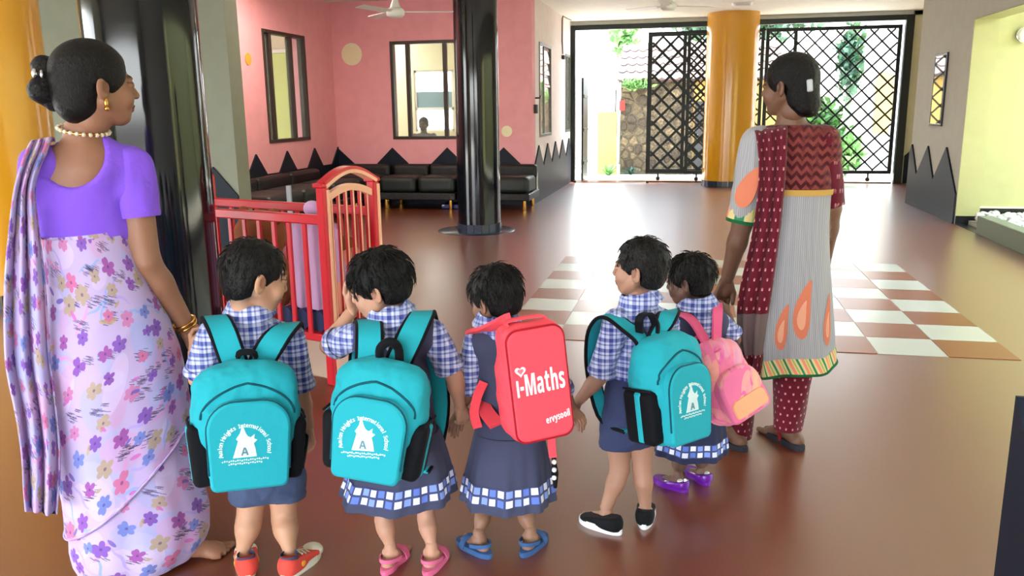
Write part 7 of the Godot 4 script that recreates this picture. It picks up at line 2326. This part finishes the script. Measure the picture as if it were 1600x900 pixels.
	var lt := obj("lettering", M.new().add_mesh(letters("ı-Maths", 0.086, 0.003), Transform3D(Basis(Vector3.BACK, 0.015).scaled(Vector3(0.48, 1.0, 1.0)), Vector3(-0.002, 0.006, zf))), white, fp)
	lt.set_meta("kind", "stuff")
	var heart := PackedVector2Array()
	for k in 32:
		var a := TAU * k / 32
		heart.append(Vector2(16.0 * pow(sin(a), 3.0), 13.0 * cos(a) - 5.0 * cos(2 * a) - 2.0 * cos(3 * a) - cos(4 * a)) * 0.0010)
	obj("heart", M.new().extrude(heart, -0.001, 0.0015, Transform3D(Basis(), Vector3(-0.057, 0.048, zf))), white, fp)
	var hin := PackedVector2Array()
	for p in heart: hin.append(p * 0.55)
	obj("heart_centre", M.new().extrude(hin, 0.001, 0.0028, Transform3D(Basis(), Vector3(-0.057, 0.0485, zf))), cloth("heart_pink", Color(0.90, 0.45, 0.50), 0.7), fp)
	var l2 := obj("small_lettering", M.new().add_mesh(letters("ervysooil", 0.027, 0.003), Transform3D(Basis(Vector3.BACK, 0.10).scaled(Vector3(0.64, 1.0, 1.0)), Vector3(0.040, -0.102, zf))), white, fp)
	l2.set_meta("kind", "stuff")
	strap(o, inv, [Vector3(0.039, 0.793, 0.100), Vector3(0.005, 0.782, 0.100), Vector3(-0.037, 0.759, 0.070), Vector3(-0.072, 0.735, 0.010), Vector3(-0.085, 0.695, -0.060), Vector3(-0.074, 0.572, -0.100), Vector3(-0.067, 0.524, -0.020), Vector3(-0.046, 0.499, 0.060), Vector3(-0.011, 0.472, 0.120)], 0.045, red, null)
	strap(o, inv, [Vector3(0.143, 0.781, 0.100), Vector3(0.146, 0.762, 0.080), Vector3(0.139, 0.737, 0.010), Vector3(0.135, 0.698, -0.060), Vector3(0.144, 0.568, -0.100), Vector3(0.161, 0.462, -0.030), Vector3(0.165, 0.445, 0.080)], 0.045, red, null)
	strap(o, inv, [Vector3(-0.049, 0.580, 0.040), Vector3(-0.069, 0.545, 0.070), Vector3(-0.079, 0.497, 0.080), Vector3(-0.069, 0.451, 0.085)], 0.028, red, null)
	strap(o, inv, [Vector3(0.157, 0.472, 0.080), Vector3(0.157, 0.401, 0.085), Vector3(0.161, 0.350, 0.085)], 0.024, red, null)
	var ch := obj("key_chain", M.new().tube([inv * Vector3(0.163, 0.350, 0.085), inv * Vector3(0.167, 0.295, 0.085), inv * Vector3(0.168, 0.248, 0.085)], [0.007, 0.012, 0.006], 8), navy, o)
	for k in 3: obj("bead", M.new().ball(inv * (Vector3(0.164, 0.338, 0.095) + Vector3(0, -0.026 * k, 0)), Vector3.ONE * 0.008, 8, 6), white, ch)

	# the small pink bag
	var pk := cloth("bag_pink", Color.WHITE, 0.7, tex_pink_bag(), 3.6)
	var pink := cloth("strap_pink", Color(0.86, 0.36, 0.52), 0.75)
	pxf = Transform3D(Basis(Vector3.UP, -0.006), Vector3(0.017, 0.0, -3.005))
	fr = Transform3D(Basis(Vector3.BACK, 0.40) * Basis.from_euler(Vector3(-0.10, 0.72, 0.0)), Vector3(0.119, 0.455, 0.110))
	W = 0.235; H = 0.31; D = 0.125
	o = Node3D.new()
	o.name = numbered("school_bag")
	add_child(o, true)
	o.transform = pxf * fr
	tag(o, "small pink patterned bag next to the maroon trousers", "bag")
	inv = fr.affine_inverse()
	f = F.new(Vector3(-W * 0.62, -H * 0.62, -D * 0.7), Vector3(W * 0.62, H * 0.62, D * 0.7), 0.007)
	f.rbox(Vector3(0, -H * 0.05, 0), Vector3(W * 0.46, H * 0.42, D * 0.46), 0.05, 0.03).ell(Vector3(0, H * 0.25, 0), Vector3(W * 0.42, H * 0.24, D * 0.42), 0.04)
	f.rough(fold_noise(), 0.006)
	obj("main_body", f.to(M.new()), pk, o)
	var fpk := obj("front_pocket", M.new().add(puff(round_poly(W * 0.78, H * 0.58, W * 0.30, 0.025), -0.012, 0.034, 0.012), Transform3D(Basis(), Vector3(0, -H * 0.16, D * 0.44))), pk, o)
	obj("pocket_stripe", M.new().add(puff(round_poly(W * 0.66, H * 0.20, W * 0.10, 0.015), -0.005, 0.006, 0.004), Transform3D(Basis(), Vector3(0, -H * 0.30, D * 0.44 + 0.034))), cloth("bag_peach", Color(0.92, 0.66, 0.50), 0.75), fpk)
	for y in [0.13, 0.30]:
		var arc := []
		for k in 21:
			var a := PI * k / 20.0
			arc.append(Vector3(cos(a) * W * 0.40, H * (y - 0.08) + sin(a) * H * 0.14, D * 0.44 - absf(cos(a)) * 0.03))
		obj("zip", M.new().tube(arc, 0.004, 6), pink, o)
	obj("zip_pull", M.new().box(Vector3(-W * 0.40, H * 0.10, D * 0.40), Vector3(0.006, 0.020, 0.005), 0.001), mats.chrome, o)
	strap(o, inv, [Vector3(0.069, 0.562, 0.090), Vector3(0.049, 0.601, 0.090), Vector3(0.012, 0.656, 0.080), Vector3(-0.025, 0.675, 0.050), Vector3(-0.055, 0.654, 0.0), Vector3(-0.065, 0.577, -0.050), Vector3(-0.058, 0.447, -0.070), Vector3(-0.015, 0.346, 0.0), Vector3(0.041, 0.321, 0.060)], 0.036, pink, null, Vector3(0.7, 0, -0.7))
	strap(o, inv, [Vector3(0.095, 0.561, 0.080), Vector3(0.093, 0.618, 0.075), Vector3(0.094, 0.678, 0.050), Vector3(0.094, 0.699, -0.020), Vector3(0.090, 0.660, -0.090), Vector3(0.083, 0.507, -0.150), Vector3(0.096, 0.344, -0.100), Vector3(0.141, 0.306, 0.0)], 0.036, pink, null, Vector3(0.8, 0, -0.6))
	obj("grab_handle", M.new().tube(spline([Vector3(-0.03, H * 0.46, -0.02), Vector3(-0.025, H * 0.55, -0.02), Vector3(0.025, H * 0.55, -0.02), Vector3(0.03, H * 0.46, -0.02)], 10), 0.008, 8), pink, o)
